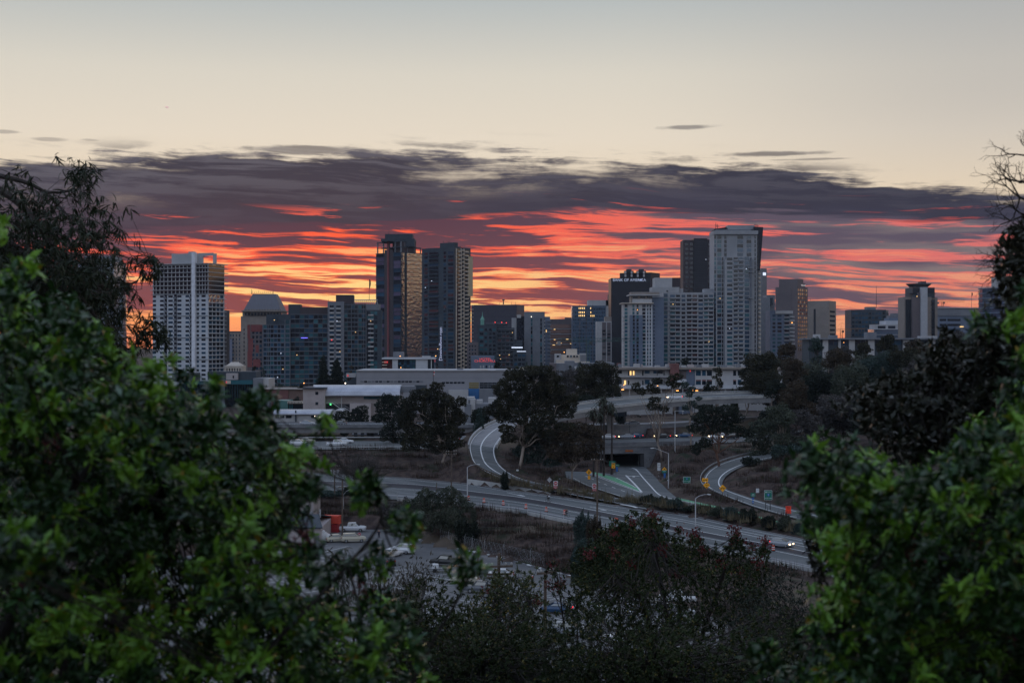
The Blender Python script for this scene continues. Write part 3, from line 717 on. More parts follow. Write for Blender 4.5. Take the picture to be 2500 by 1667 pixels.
# --- curved pale tower behind the gum tree
b = Bld('apartment_tower', 'pale blue glass tower with stubby balconies, half hidden behind the drooping leaves', 'tower', 250, 1010)
d = 1010; R0 = 17.5; cx_ = xof(248, d + R0); poly = [(cx_ + R0 * math.cos(t), d + R0 + R0 * math.sin(t)) for t in np.linspace(0, 2 * math.pi, 25)[:-1]]
mb = MB(); mb.prism(poly, b.zg, zof(640, d)); b.put(mb, 'glazed_wall', glass('pale_blue_glass', (.16, .2, .26), .6))
for z in zlist(640, 910, 25, d):
    mb = MB(); mb.prism([(cx_ + (R0 + .5) * math.cos(t), d + R0 + (R0 + .5) * math.sin(t)) for t in np.linspace(0, 2 * math.pi, 25)[:-1]], z - .15, z + .15); b.put(mb, 'floor_slab', W_PALE)
    mb = MB(); mb.box(xof(303, d), xof(313, d), d + 8, d + 18, z - .5, z - .2); b.put(mb, 'balcony', W_GREY)
b.slab('plant_room', 205, 280, 625, 640, 20, W_GREY, back=6); b.done()

# --- slim tower and low blocks between the white tower and the mansard building
b = Bld('apartment_block', 'slim dark slab just behind the right edge of the white spine tower', 'building', 546, 1250)
b.slab('wall', 540, 549.5, 757, None, 20, W_DGREY); b.done()
b = Bld('apartment_block', 'tan and blue block between the white tower and the mansard roof building', 'building', 565, 1400)
f = b.front(); b.slab('wall', 543, 592, 810, None, 25, W_TAN); b.slab('parapet', 542, 593, 808.5, 811, 26, W_DGREY, back=-.5)
b.grid('window', f, [(546, 550), (553, 555), (557, 559), (562, 565), (568, 571), (576, 578), (584, 586)], rows(814, 890, 8, 1400, .62), [G_BLUE, G_DARK], .1)
b.slab('blue_glass_front', 543, 567, 827, 892, 2, glass('milky_glass', (.17, .2, .27), .4), back=-3); b.done()
b = Bld('low_building', 'small yellow tent roofed building below the tan and blue block', 'building', 565, 1120)
f = b.front(); b.slab('wall', 548, 592, 893, 915, 15, W_CREAM)
mb = MB(); x0, x1, y0, y1 = xof(551, 1120), xof(588, 1120), 1120, 1135; zr, zt = zof(893, 1120), zof(884, 1120)
mb.add([(x0, y0, zr), (x1, y0, zr), (x1, y1, zr), (x0, y1, zr), (x0 + 3, 1127, zt), (x1 - 3, 1127, zt)], [(0, 1, 5, 4), (1, 2, 5), (2, 3, 4, 5), (3, 0, 4), (0, 3, 2, 1)])
b.put(mb, 'roof', W_CREAM); b.grid('window', f, cols(551, 589, 6, .4), [(zof(906, 1120), zof(899, 1120))], G_DARK, .05); b.slab('side_wall', 538, 548, 892, 915, 15, W_PALE); b.done()

# --- mansard roofed hotel
d = 1240
b = Bld('hotel_building', 'stone high-rise with a tall tapering metal mansard roof and corner spires', 'building', 640, d)
b.slab('wall', 588, 691, 772, None, 34, W_TAN); f = b.front(); b.slab('attic_wall', 592, 688, 759, 772, 28, W_TAN, back=2)
mb = MB(); rings = []
for y, xa, xb, yy in ((758.5, 593, 686, 0), (752, 596.5, 683, 1.2), (742, 601, 679, 3), (730, 606.5, 674, 5.5), (717, 612, 668, 8.5)):
    z = zof(y, d); rings.append([(xof(xa, d), d + 1 + yy, z), (xof(xb, d), d + 1 + yy, z), (xof(xb, d), d + 31 - yy, z), (xof(xa, d), d + 31 - yy, z)])
mb.loft(rings); b.put(mb, 'roof', mat('mansard_metal', (.10, .10, .12), .6, scale=.4, c2=(.13, .13, .155), aniso=(6, 1, .1)))
b.slab('cornice', 589, 690, 758, 760.5, 33, W_TAN, back=-1)
for i in range(14): b.repeat('dormer', f, 595 + i * 6.6, 598.5 + i * 6.6, zof(759, d), zof(754.5, d), W_TAN, .2, 1.5)
b.grid('window', f, cols(597, 690, 12, .5), [(zof(770, d), zof(763.5, d))], G_DARK, .1, -1.9); b.grid('window', f, [(595, 597)], rows(800, 900, 10, d, .6), G_DARK, .1)
for px in (613.5, 666.5): mast(b, px, d + 9, 706, 718, .25, 'spire')
mb = MB(); z = zof(716.5, d + 8); mb.box(xof(613, d + 8), xof(667, d + 8), d + 8.4, d + 8.6, z - .1, z + .15)
for i in range(11): x = xof(616 + i * 4.9, d + 8); mb.box(x, x + .15, d + 8.4, d + 8.6, z, z + (2.4 if i % 3 == 0 else 1.4))
b.put(mb, 'ridge_railing', M_DSTEEL); b.done()

# --- glass condominium row (stepped, in front of the mansard hotel)
d = 990
b = Bld('condominium_row', 'stepped teal glass condominium row with dark red end panels', 'building', 760, d)
f = b.front(yaw=4)
def blk(pa, pb, yt, m, nm='wall', back=0.0, dep=18):
    fr_ = Face(f.xy(pa)[0] - f.n[0] * back, f.xy(pa)[1] - f.n[1] * back, f.u); mb = MB(); fr_.bar(mb, pa, pb, b.zg, zof(yt, d), 0, dep); b.put(mb, nm, m); return fr_
f1 = blk(604, 642, 793, W_BROWN, back=1.5); f1b = blk(650, 680, 768, W_DGREY, back=7); f2 = blk(642, 708, 793, W_BLUEG); f3 = blk(680, 802, 768, W_DGREY, back=3)
f3b = blk(704, 733, 743, W_DGREY, 'penthouse', 9); f3c = blk(733, 800, 750, W_DBROWN, 'roof_storey', 8)
f4 = blk(800, 840, 737, W_GREY); f4b = blk(820, 863, 720, W_DBROWN, 'lift_tower', 7); f5 = blk(838, 893, 742, W_DGREY, back=1.5); f6 = blk(893, 932, 757, W_DGREY, back=2.5)
for ya, yb, pa, pb in ((793, 826, 604, 611), (793, 810, 613, 640), (826, 858, 606, 618), (858, 895, 604, 616), (842, 860, 624, 632), (876, 895, 618, 636)):
    mb = MB(); f1.bar(mb, pa, pb, zof(yb, d), zof(ya, d), .15); b.put(mb, 'red_panel', W_RED)
b.grid('window', f1, cols(614, 641, 3, .6), rows(796, 925, 12, d, .6), [G_BLUE, G_DARK])
GG = [G_TEAL, G_BLUE, G_DARK, G_DARK]
b.grid('window', f2, cols(643, 694, 6, .86), rows(793, 946, 14, d, .74), GG); b.grid('window', f2, [(697, 707)], rows(782, 946, 15, d, .8), [G_TEAL, G_TEAL, G_BLUE])
b.grid('window', f3, cols(709, 799, 8, .84), rows(769, 946, 16, d, .72), GG)
b.grid('window', f4, [(805, 815), (821, 832)], rows(745, 946, 19, d, .68), [G_DARK, G_BLUE], .02); b.grid('balcony', f4, [(804.5, 815.5), (820.5, 832.5)], [(a - .3, a + .7) for a, _ in rows(745, 946, 19, d, .68, .1)], W_PALE, 1.0)
b.grid('window', f5, cols(840, 892, 6, .82), rows(745, 946, 19, d, .72), GG); b.grid('window', f6, cols(895, 922, 3, .8), rows(760, 946, 17, d, .75), [G_DARK, G_DARK, G_TEAL]); b.grid('balcony', f6, [(899, 912)], [(a - .3, a + .6) for a, _ in rows(760, 946, 17, d, .7, .1)], W_PALE, 1.0)
for ff, pa, pb, y0, n in ((f2, 642, 708, 793, 14), (f3, 709, 801, 768, 16), (f5, 838, 893, 745, 19)): storey_lines(b, 'floor_slab', ff, pa, pb, zlist(y0, 946, n, d), W_GREY, .5, .3)
for px in (642, 655, 696, 708): mb = MB(); f2.bar(mb, px - .5, px + .5, b.zg, zof(781 if px > 690 else 793, d), .7, .1); b.put(mb, 'mullion_fin', W_GREY)
for px in (858, 874, 888, 894): mb = MB(); f5.bar(mb, px - .4, px + .4, b.zg, zof(742, d), .7, .1); b.put(mb, 'mullion_fin', W_GREY)
for (px, py, m) in ((686, 862, LIT_C), (691, 900, LIT_W), (678, 920, LIT_C), (725, 866, LIT_W), (868, 811, LIT_W), (742, 934, LAMP_O), (823, 784, LIT_C), (810, 830, LAMP_R), (905, 784, LIT_W), (670, 782, LIT_W), (830, 858, LIT_W)):
    b.repeat('lit_window', f, px - .9, px + .9, zof(py + .8, d), zof(py - .8, d), m, 1.2, .1)
mb = MB(); f3.bar(mb, 735, 751, zof(825.4, d), zof(824.2, d), 1, .1); b.put(mb, 'blue_light_strip', glow_m('violet_strip', (120, 110, 255), 2))
mast(b, 801, d + 6, 730, 740); b.done()
b = Bld('roof_canopy', 'open white lattice canopy on the roofs beside the tall mirror glass tower', 'canopy', 890, 1060)
mb = MB(); da = 1060
for i in range(12):
    xa, xb = xof(862 + i * 5, da), xof(867 + i * 5, da); z0, z1 = zof(742, da), zof(732.5, da)
    mb.tube([(xa, da, z0), ((xa + xb) / 2, da, z1), (xb, da, z0)], .3, 4); mb.tube([(xa, da, z1), (xb, da, z1)], .35, 4)
b.put(mb, 'lattice', W_PALE); b.slab('roof_block', 862, 925, 742, 760, 14, W_GREY)
b.done()
def flagpole(px, d, yb, yt, label, droop=(22, 4), cols_=None, zg=None):
    r = empty('flagpole', (xof(px, d), d, zof(yb, d)), label, 'flagpole'); H = zof(yt, d) - zof(yb, d)
    MB().tube([(0, 0, 0), (0, 0, H)], [.18, .1], 6).build('pole', M_DSTEEL, r)
    h, w = droop[0] / F * d, droop[1] / F * d; n = 8; mb = MB()
    cs = cols_ or [mat('flag_dark', (.03, .02, .035), .8)]
    for i in range(n):
        mb.mat(cs[i * len(cs) // n]); za, zb = H - h * i / n, H - h * (i + 1) / n
        wa, wb = w * math.sin(math.pi * min(1, (i + .2) / n * .8 + .2)), w * math.sin(math.pi * min(1, (i + 1.2) / n * .8 + .2))
        mb.add([(.1, -.05, za), (.1 + wa, -.3, za - h * .05), (.1 + wb, -.3, zb - h * .05), (.1, -.05, zb), (.1, .1, za), (.1 + wa, .2, za - h * .05), (.1 + wb, .2, zb - h * .05), (.1, .1, zb)], [(0, 1, 2, 3), (7, 6, 5, 4), (1, 5, 6, 2), (0, 3, 7, 4)])
    mb.build('flag', None, r)
flagpole(901.5, 1000, 733, 682, 'tall flagpole with a limp dark flag left of the mirror glass tower', (24, 3.5))

# --- mirror glass tower under construction
d = 1330
b = Bld('glass_tower', 'mirror glass tower with an unfinished open concrete crown, left of the twin towers', 'tower', 978, d)
fl, fr = b.block('wall', 918, 979, 1031, 616, W_DGREY, yaw=42)
b.grid('mirror_panel', fr, [(979.5, 987)] + cols(993, 1031, 5, .97), rows(617, 905, 30, d, .95, .02), G_MIR, .25)
b.grid('side_panel', fl, [(918.5, 938), (961.5, 978)], rows(616, 905, 30, d, .9, .04), [G_BLUE, G_DARK, glass('plum_glass', (.06, .05, .09), .6)], .2)
mb = MB(); fl.bar(mb, 939.5, 960, b.zg, zof(608, d), .3, .4); b.put(mb, 'red_core_strip', W_DBROWN); mb = MB(); fl.bar(mb, 947, 951, b.zg, zof(580, d), 1.2, -.3); b.put(mb, 'hoist_rail', W_RED)
mb = MB(); fr.bar(mb, 987.5, 992.5, b.zg, zof(617, d), .35, .4); b.put(mb, 'dark_recess', W_DGREY)
for ff, pa, pb in ((fl, 917, 939), (fl, 961, 979), (fr, 979, 1033)): storey_lines(b, 'floor_slab', ff, pa, pb, zlist(616, 905, 30, d), W_DGREY, .6, .22)
# the crown: open slabs on columns, then two solid boxes
def ring_level(y0, y1, pa, pb, pr):
    z0, z1 = zof(y0, d), zof(y1, d)
    fl2, fr2 = b.block('crown_slab', pa, 979, pr, y1, W_DGREY, yaw=42, zb=z1 - .6)
    for px in np.linspace(pa + .6, 978, 5): b.repeat('crown_column', fl2, px - .7, px + .7, z0, z1 - .6, W_GREY, -.3, 1.3)
    for px in np.linspace(980, pr - .8, 4): b.repeat('crown_column', fr2, px - .5, px + .5, z0, z1 - .6, W_GREY, -.3, 1.3)
ring_level(616, 602, 920, 0, 1029); ring_level(602, 588, 920, 0, 1008)
mb = MB(); fl.bar(mb, 947, 962, zof(616, d), zof(580, d), -6, 22); fl.bar(mb, 957, 978, zof(616, d), zof(588, d), -2.5, 20); b.put(mb, 'core', W_DBROWN)
b.slab('crown_box', 930, 1012, 583, 589, 24, W_DGREY, back=6); b.slab('crown_box', 940, 1006, 571.5, 589, 22, W_DGREY, back=8); b.slab('crown_box', 990, 1012, 583, 602, 16, W_DGREY, back=5)
mast(b, 949, d, 563, 572, .3); b.done()
# --- twin with balconies
d = 1290
b = Bld('apartment_tower', 'dark apartment tower with pale zigzag balconies, right of the mirror glass one', 'tower', 1109, d)
fl, fr = b.block('wall', 1030, 1110, 1149, 603, W_DGREY, yaw=38)
b.grid('window', fl, [(1036, 1044), (1048, 1070), (1083, 1089), (1094, 1107)], rows(612, 905, 31, d, .66), [G_DARK, G_DARK, G_BLUE, G_RED])
b.grid('balcony', fl, [(1047, 1071)], [(a - .5, a + .25) for a, _ in rows(612, 905, 31, d, .66)], W_DGREY, 1.2)
rr_ = rows(607, 905, 31, d, .5, .2)
mb = MB(); fr.bar(mb, 1110, 1122, b.zg, zof(607, d), .3); b.put(mb, 'corner_glazing', G_DARK)
mb = MB(); fr.bar(mb, 1141, 1152, zof(722, d), zof(624, d), 1.2, 6); b.put(mb, 'tan_side_panel', mat('ochre_panel', (.36, .30, .20), .6, scale=.2, c2=(.42, .36, .25)))
for i, (a, z1) in enumerate(rr_):
    b.repeat('balcony', fr, 1117, 1123.5, a, a + .95, W_CREAM, 1.9, .1); b.repeat('balcony', fr, 1126, 1130, a + 1.1, a + 2.1, W_CREAM, 1.9, .1)
    b.repeat('balcony', fr, 1133, 1141, a, a + 1.0, W_CREAM, 1.9, .1); b.repeat('window', fr, 1124, 1146, a + .2, z1 + .4, G_DARK, .05)
for i in range(16): b.repeat('balcony', fr, 1141, 1151, zof(726 + i * 9.6, d), zof(724.8 + i * 9.6, d), W_CREAM, 2.5, 1)
for px in (1112.5, 1124.5, 1131.5): mb = MB(); fr.bar(mb, px - .5, px + .6, b.zg, zof(606, d), 1.0, .1); b.put(mb, 'pale_fin', W_CREAM)
b.block('plant_room', 1074, 1109, 1118, 592, W_DGREY, yaw=38, d=d + 4, zb=zof(603, d))
for px in (1083, 1094, 1098): mast(b, px, d + 6, 588, 593, .35)
mb = MB(); q = fr.xy(1124, -3); mb.tube([(q[0], q[1], zof(607, d)), (q[0], q[1], zof(602, d)), (q[0] + 3, q[1], zof(601, d))], .4, 5); b.put(mb, 'roof_davit', M_DSTEEL)
mb = MB(); fl.bar(mb, 1075, 1080.5, zof(877, d), zof(812, d), .4); b.put(mb, 'banner', mat('navy_banner', (.02, .03, .06), .8))
q = fl.xy(1077.8, .9); textobj('DiegabyBosa.com', 4.3, (q[0], q[1], zof(839.5, d)), glow_m('banner_white', (200, 205, 235), .45), b.root, 0.0, True, 'banner_lettering')
for (px, py, m) in ((1054, 684, LIT_C), (1057, 875, LIT_W), (1064, 869, LAMP_O), (1069, 852, LIT_W), (1039, 700, LIT_C)): b.repeat('lit_window', fl, px - 1, px + 1, zof(py + .7, d), zof(py - .7, d), m, .3)
b.done()

# --- black office slab behind
d = 1650
b = Bld('office_building', 'wide black office slab with a rooftop siren mast, behind the balcony tower', 'building', 1210, d)
b.block('wall', 1151, 1261, 1280, 743.5, mat('black_curtain_wall', (.035, .033, .05), .45, scale=.2, c2=(.045, .04, .06)), yaw=22)
fl, fr = b.corner(1261, d, 22)
for y in (757, 772, 782, 799, 813, 827, 841): b.repeat('storey_joint', fl, 1152, 1260, zof(y + .5, d), zof(y, d), W_BLACK, .3)
mb = MB(); fr.bar(mb, 1262, 1279, zof(757, d), zof(745, d), .3); b.put(mb, 'parapet_panel', W_BROWN)
mast(b, 1229, d + 8, 731, 743, .8, 'siren_mast'); mb = MB(); mb.lathe((xof(1229, d), d + 9, zof(734, d)), [(.2, 0), (1.5, .6), (1.5, 1.6), (.2, 2)], 8); b.put(mb, 'siren', M_DSTEEL)
for px in (1220, 1249, 1259): mast(b, px, d + 5, 737, 743.5, .2)
mb = MB(); mb.box(xof(1167, d), xof(1182, d), d + 4, d + 5, zof(742.3, d), zof(741.4, d)); b.put(mb, 'roof_rail', M_DSTEEL); b.done()

# --- stepped teal-grey blocks with the hotel sign
d = 1120
b = Bld('apartment_block', 'dark teal-grey apartment block with stepped roof terraces behind the neon hotel sign', 'building', 1225, d)
f = b.front()
for pa, pb, yt, back in ((1168, 1213, 793, 0), (1186, 1240, 790, 5), (1212, 1256, 800, 1.5), (1238, 1275, 830, 3), (1252, 1285, 858, 0)): b.slab('wall', pa, pb, yt, None, 22, W_DGREY, back=back)
b.grid('window', f, [(1171, 1180), (1183, 1189), (1194, 1200), (1203, 1210)], rows(800, 915, 12, d, .6), [G_DARK, G_TEAL, G_DARK]); f_ = b.front(d + 1.5)
b.grid('window', f_, cols(1215, 1254, 4, .75), rows(806, 915, 11, d, .55), [G_DARK, G_DARK, G_RED]); b.grid('window', f, cols(1254, 1283, 3, .75), rows(862, 915, 5, d, .55), [G_DARK, G_BLUE])
storey_lines(b, 'terrace_slab', f_, 1213, 1257, zlist(803, 915, 11, d), W_GREY, .8, .3)
for px, yy in ((1209, 787), (1225, 787), (1236, 788)): b.repeat('beacon', f, px - .8, px + .8, zof(yy + .8, d), zof(yy - .8, d), LAMP_R, .5, 0)
mb = MB(); f.bar(mb, 1249, 1276, zof(849.5, d), zof(847, d), .4, -.1); f.bar(mb, 1262, 1284, zof(858.5, d), zof(857, d), .4, -.1); b.put(mb, 'lit_terrace_strip', LIT_C)
for (px, py) in ((1243, 866), (1220, 867), (1222, 876), (1251, 812)): b.repeat('lit_window', f, px - .8, px + .8, zof(py + .8, d), zof(py - .8, d), LIT_W, 2.8, -2.5 if px < 1243 else 0)
b.slab('roof_deck', 1186, 1238, 789, 790.5, 12, W_GREY, back=4); b.done()
b = Bld('clock_cupola', 'small green copper cupola with a pointed top above the dark teal-grey block', 'cupola', 1177, 1180)
x = xof(1177.5, 1180); mb = MB(); mb.lathe((x, 1183, zof(793, 1180)), [(1.5, 0), (1.5, 4.0), (1.9, 4.2), (1.0, 6), (.35, 7.5), (.1, 10.5), (0.02, 11.5)], 8); b.put(mb, 'copper_roof', mat('green_copper', (.10, .26, .22), .7, scale=.6, c2=(.16, .34, .28)))
mb = MB(); mb.box(x - 4, x + 4, 1183, 1195, b.zg, zof(793, 1180)); b.put(mb, 'base_block', W_DGREY); b.done()
b = Bld('hotel_building', 'old brownish hotel with red neon letters reading HOTEL CHURCHILL', 'building', 1180, 1060)
f = b.front(); b.slab('wall', 1150, 1206, 869, None, 20, W_BLUEG); b.slab('brown_wing', 1140, 1166, 835, None, 25, W_BROWN, back=25); b.grid('window', b.front(1085), cols(1143, 1164, 3, .5), rows(840, 912, 8, 1085, .5), [G_DARK, G_DARK, G_BLUE])
b.grid('window', f, cols(1170, 1205, 5, .5), [(zof(898, 1060), zof(892, 1060)), (zof(909, 1060), zof(903, 1060))], [G_DARK, W_PALE]); textobj('HOTEL', 2.3, (xof(1185, 1060), 1059.7, zof(876.5, 1060)), glow_m('neon_red', (235, 90, 95), .45), b.root, name='neon_lettering', sx=1.25)
textobj('CHURCHILL', 2.3, (xof(1184.5, 1060), 1059.7, zof(881.5, 1060)), _mc['neon_red'], b.root, name='neon_lettering', sx=1.3); b.done()

# --- pale slab tower with two glass slots
d = 1150
b = Bld('apartment_tower', 'pale grey slab tower with two thin glass slots and balconies up its right', 'tower', 1315, d)
f = b.front(); b.slab('white_fin_wall', 1249, 1261, 776, 828, 20, W_PALE, back=14); b.slab('glass_wing', 1261, 1281, 772, None, 18, G_DARK, back=8); b.slab('wall', 1280, 1329, 775, None, 22, W_GREY); b.slab('roof_storey', 1280, 1330, 761, 776, 20, W_GREY, back=3)
b.slab('balcony_wing', 1318, 1343, 773, None, 20, W_BLUEG, back=2); f2 = b.front(d + 2)
for px in (1298, 1321): b.grid('slot_window', f, [(px - 2, px + 2)], rows(778, 905, 13, d, .85), [G_DARK, G_TEAL], .08)
zz = zlist(776, 905, 14, d)
for i in range(14): b.repeat('balcony', f2, 1324, 1331, zz[i + 1], zz[i + 1] + 1.2, W_PALE, 1.4); b.repeat('window', f2, 1322, 1330, zz[i + 1] + 1.2, zz[i] - .3, G_DARK); b.repeat('balcony', f2, 1336, 1345, zz[i + 1], zz[i + 1] + .9, W_GREY, 1.8)
b.slab('water_tank', 1262, 1272, 768, 776, 6, W_PALE, back=4); b.repeat('lit_window', f, 1296.5, 1298, zof(774, d), zof(772.5, d), LAMP_W, .4, -.1); b.repeat('lit_window', f2, 1333, 1334.5, zof(811, d), zof(805, d), LIT_W, .4); b.done()

# --- banded block, blue office, small pale ones
d = 1420
b = Bld('office_building', 'low banded block glowing orange between the grey slab and the blue office tower', 'building', 1370, d)
f = b.front(); b.slab('wall', 1342, 1399, 779, None, 25, W_BROWN); b.slab('roof_storey', 1330, 1343, 774, 782, 20, W_BROWN); b.slab('roof_storey', 1380, 1398, 775, 780, 16, W_BROWN, back=4)
b.grid('window_band', f, [(1343, 1397)], [(zof(y + 9, d), zof(y, d)) for y in (792, 804, 817, 829.5, 842, 855)], glass('amber_band_glass', (.14, .08, .06), .5), .15)
storey_lines(b, 'balcony_rail', f, 1342, 1399, [zof(y, d) for y in (802.5, 815.5, 827.5, 840.5, 853.5)], W_PALE, .8, .5)
for (px, py, w) in ((1354, 804, 2), (1354, 829, 2), (1365, 837.5, 6), (1352, 842, 3), (1394, 839, 2), (1385, 828, 3)): b.repeat('lit_window', f, px - w, px + w, zof(py + .6, d), zof(py - .6, d), LIT_W, .9, -.2)
b.done()
d = 1380
b = Bld('office_building', 'blue glass office tower with a cluster of lit windows, left of the black bank tower', 'building', 1440, d)
f = b.front(); b.slab('glazed_wall', 1397, 1479, 746, None, 24, mat('blue_spandrel', (.055, .085, .135), .4, scale=.1, c2=(.065, .10, .155))); b.slab('roof_storey', 1436, 1492, 733, 747, 22, W_PALE, back=3); b.slab('side_wall', 1479, 1492, 733, None, 22, W_PALE, back=3); b.slab('stair_tower', 1484.5, 1491, 719, 733, 8, W_DGREY, back=4)
b.grid('window', f, cols(1399, 1477, 20, .55), rows(750, 880, 15, d, .55), [G_MIRB, G_BLUE, G_DARK], .1)
for px in (1415, 1431, 1447): mb = MB(); f.bar(mb, px - .4, px + .4, b.zg, zof(744, d), .6, .1); b.put(mb, 'mullion_fin', W_BROWN)
for cx in (1414, 1417.8, 1422, 1426.4):
    for y in (752.5, 762.5, 770.5): b.repeat('lit_window', f, cx - 1, cx + 1, zof(y + 2, d), zof(y - 2, d), LIT_W, .35)
for (cx, y) in ((1442, 752.5), (1442.3, 762.5), (1442.3, 771), (1446, 771), (1450, 771)): b.repeat('lit_window', f, cx - .9, cx + .9, zof(y + 2, d), zof(y - 2, d), LIT_W, .35)
mast(b, 1490, d + 5, 711, 719, .15); b.done()
d = 1180
b = Bld('apartment_block', 'white slab with two brown window stripes, tight against the black bank tower', 'building', 1475, d)
f = b.front(); b.slab('wall', 1457, 1493, 785, None, 18, W_PALE); b.slab('roof_storey', 1477, 1493, 773, 786, 12, W_TAN, back=3)
for a, c in ((1470, 1479.5), (1482, 1491)): mb = MB(); f.bar(mb, a, c, zof(883, d), zof(787, d), .2); b.put(mb, 'brown_stripe', W_BROWN); b.grid('window', f, [(a + .6, c - .6)], rows(804, 884, 10, d, .62), [glass('curtained_glass', (.12, .12, .13), .3), G_DARK], .3)
b.done()
d = 1010
b = Bld('low_building', 'cluster of small cream stepped rooftops with square windows below the blue office', 'building', 1410, d)
f = b.front(); 
for pa, pb, yt, back in ((1355, 1370, 864, 0), (1370, 1416, 866, 1), (1384, 1409, 852, 6), (1358, 1390, 878, -3), (1416, 1432, 863, 0), (1386, 1440, 883, -2)): b.slab('wall', pa, pb, yt, None, 14, W_CREAM if back else W_PALE, back=back)
b.grid('window', f, [(1359, 1365), (1384, 1388.5), (1392, 1396), (1399.5, 1404), (1407, 1411)], [(zof(872, d), zof(867.5, d))], [G_DARK, G_BLUE], .15)
for i in range(7): b.repeat('fin', f, 1417 + i * 2.1, 1418 + i * 2.1, zof(883, d), zof(866, d), W_GREY, .3)
b.repeat('lit_window', f, 1376.5, 1378, zof(860.5, d), zof(858.5, d), LAMP_O, .4, -.1); b.done()
b = Bld('low_building', 'plain grey warehouse boxes and brown corner wall below the cream rooftops', 'building', 1390, 900)
for pa, pb, yt, back, m in ((1343, 1358, 887, 0, W_BROWN), (1357, 1382, 887, 1, W_GREY), (1380, 1403, 881, 3, W_GREY), (1402, 1440, 886, 4, W_GREY), (1404, 1421, 895, -8, W_PALE), (1438, 1500, 886, 2, W_GREY)): b.slab('wall', pa, pb, yt, None, 15, m, back=back)
b.done()

def crane(px, d, ybase, yj, jl, jr, label, m, ytop=None, zg=None):
    r = empty('tower_crane', (xof(px, d), d, zof(ybase, d)), label, 'crane'); o = np.array(r.location); s = F / d
    H = zof(yj, d) - o[2]; w = 1.1; mb = MB()
    for sx in (-1, 1):
        for sy in (-1, 1): mb.box(sx * w - .12, sx * w + .12, sy * w - .12, sy * w + .12, 0, H)
    n = max(2, int(H / 3))
    for i in range(n):
        for sy in (-1, 1): a = -1 if i % 2 else 1; mb.tube([(a * w, sy * w, H * i / n), (-a * w, sy * w, H * (i + 1) / n)], .09, 4)
    mb.build('mast', m, r); x0, x1 = (jl - px) / s, (jr - px) / s
    mb = MB()
    for z in (0, 1.9): mb.tube([(x0, 0, H + z), (x1, 0, H + z)], .14, 4)
    k = int((x1 - x0) / 3)
    for i in range(k): a = x0 + (x1 - x0) * i / k; c = x0 + (x1 - x0) * (i + 1) / k; mb.tube([(a, 0, H), ((a + c) / 2, 0, H + 1.9), (c, 0, H)], .09, 4)
    mb.build('jib', m, r)
    MB().box(.8, 2.6, -1, 1, H - 2.2, H - .2).build('cab', M_DSTEEL, r); far = x0 if abs(x0) < abs(x1) else x1
    MB().box(far - .5, far + 2.0, -1, 1, H - 2.6, H).build('counterweight', M_CONC, r)
    if ytop:
        zt = zof(ytop, d) - o[2]; mb = MB(); mb.tube([(-w, 0, H), (0, 0, zt), (w, 0, H)], .16, 4); mb.tube([(x0 * .9, 0, H + 1.8), (0, 0, zt), (x1 * .8, 0, H + 1.8)], .08, 4); mb.build('apex_frame', m, r)
M_CRG = mat('green_crane_paint', (.03, .08, .07), .6); M_CRY = mat('amber_crane_paint', (.35, .16, .05), .6)
crane(1436, 960, 900, 833, 1362, 1560, 'dark green tower crane standing before the blue glass office', M_CRG, 838)
crane(2054, 1500, 840, 807, 2036, 2112, 'orange tower crane in the bright gap of the skyline, its stays slack', M_CRY, 788)
crane(2301, 1750, 770, 737, 2288, 2355, 'yellow tower crane rising over the grey office right of the saucer tower', M_CRY, 731)

# --- bank tower
d = 1220
b = Bld('bank_tower', 'black office tower lettered BANK OF AMERICA with two cooling towers on the roof', 'tower', 1550, d)
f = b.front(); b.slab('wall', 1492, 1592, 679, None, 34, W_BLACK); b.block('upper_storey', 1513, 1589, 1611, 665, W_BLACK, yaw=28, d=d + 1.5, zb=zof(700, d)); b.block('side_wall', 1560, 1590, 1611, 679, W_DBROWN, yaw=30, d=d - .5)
for pc in (1536, 1566): b.slab('cooling_tower', pc - 11, pc + 11, 661, 666, 8, W_BLACK, back=3); b.slab('cooling_tower', pc - 6, pc + 6, 657, 661.5, 7, W_DGREY, back=3.5)
for px in (1527, 1542, 1557, 1572): b.grid('louvre', f, [(px - 2.2, px + 2.2)], [(zof(668.5, d), zof(662.5, d)), (zof(676, d), zof(670.2, d))], W_PALE, .3, -1.2 if 0 else .1)
textobj('BANK OF AMERICA', 3.35, (xof(1536.3, d), d - .6, zof(684, d)), glow_m('sign_white', (205, 215, 240), .28), b.root, name='sign_lettering', sx=.98, ext=.06)
mb = MB()
for i in range(4):                      # the striped diamond emblem
    for j in range(3):
        if (i + j) % 2 and j != 1: continue
        x0 = 1560.3 + i * 1.5 + j * 1.25; y0 = 682.4 + i * .0 + j * .95 - i * .55 + 0.9
        mb.add([(xof(x0, d), d - .7, zof(y0, d)), (xof(x0 + 1.7, d), d - .7, zof(y0 - .8, d)), (xof(x0 + 2.5, d), d - .7, zof(y0 - .2, d)), (xof(x0 + .8, d), d - .7, zof(y0 + .7, d))], [(0, 1, 2, 3), (3, 2, 1, 0)])
b.put(mb, 'emblem', _mc['sign_white']); b.done()

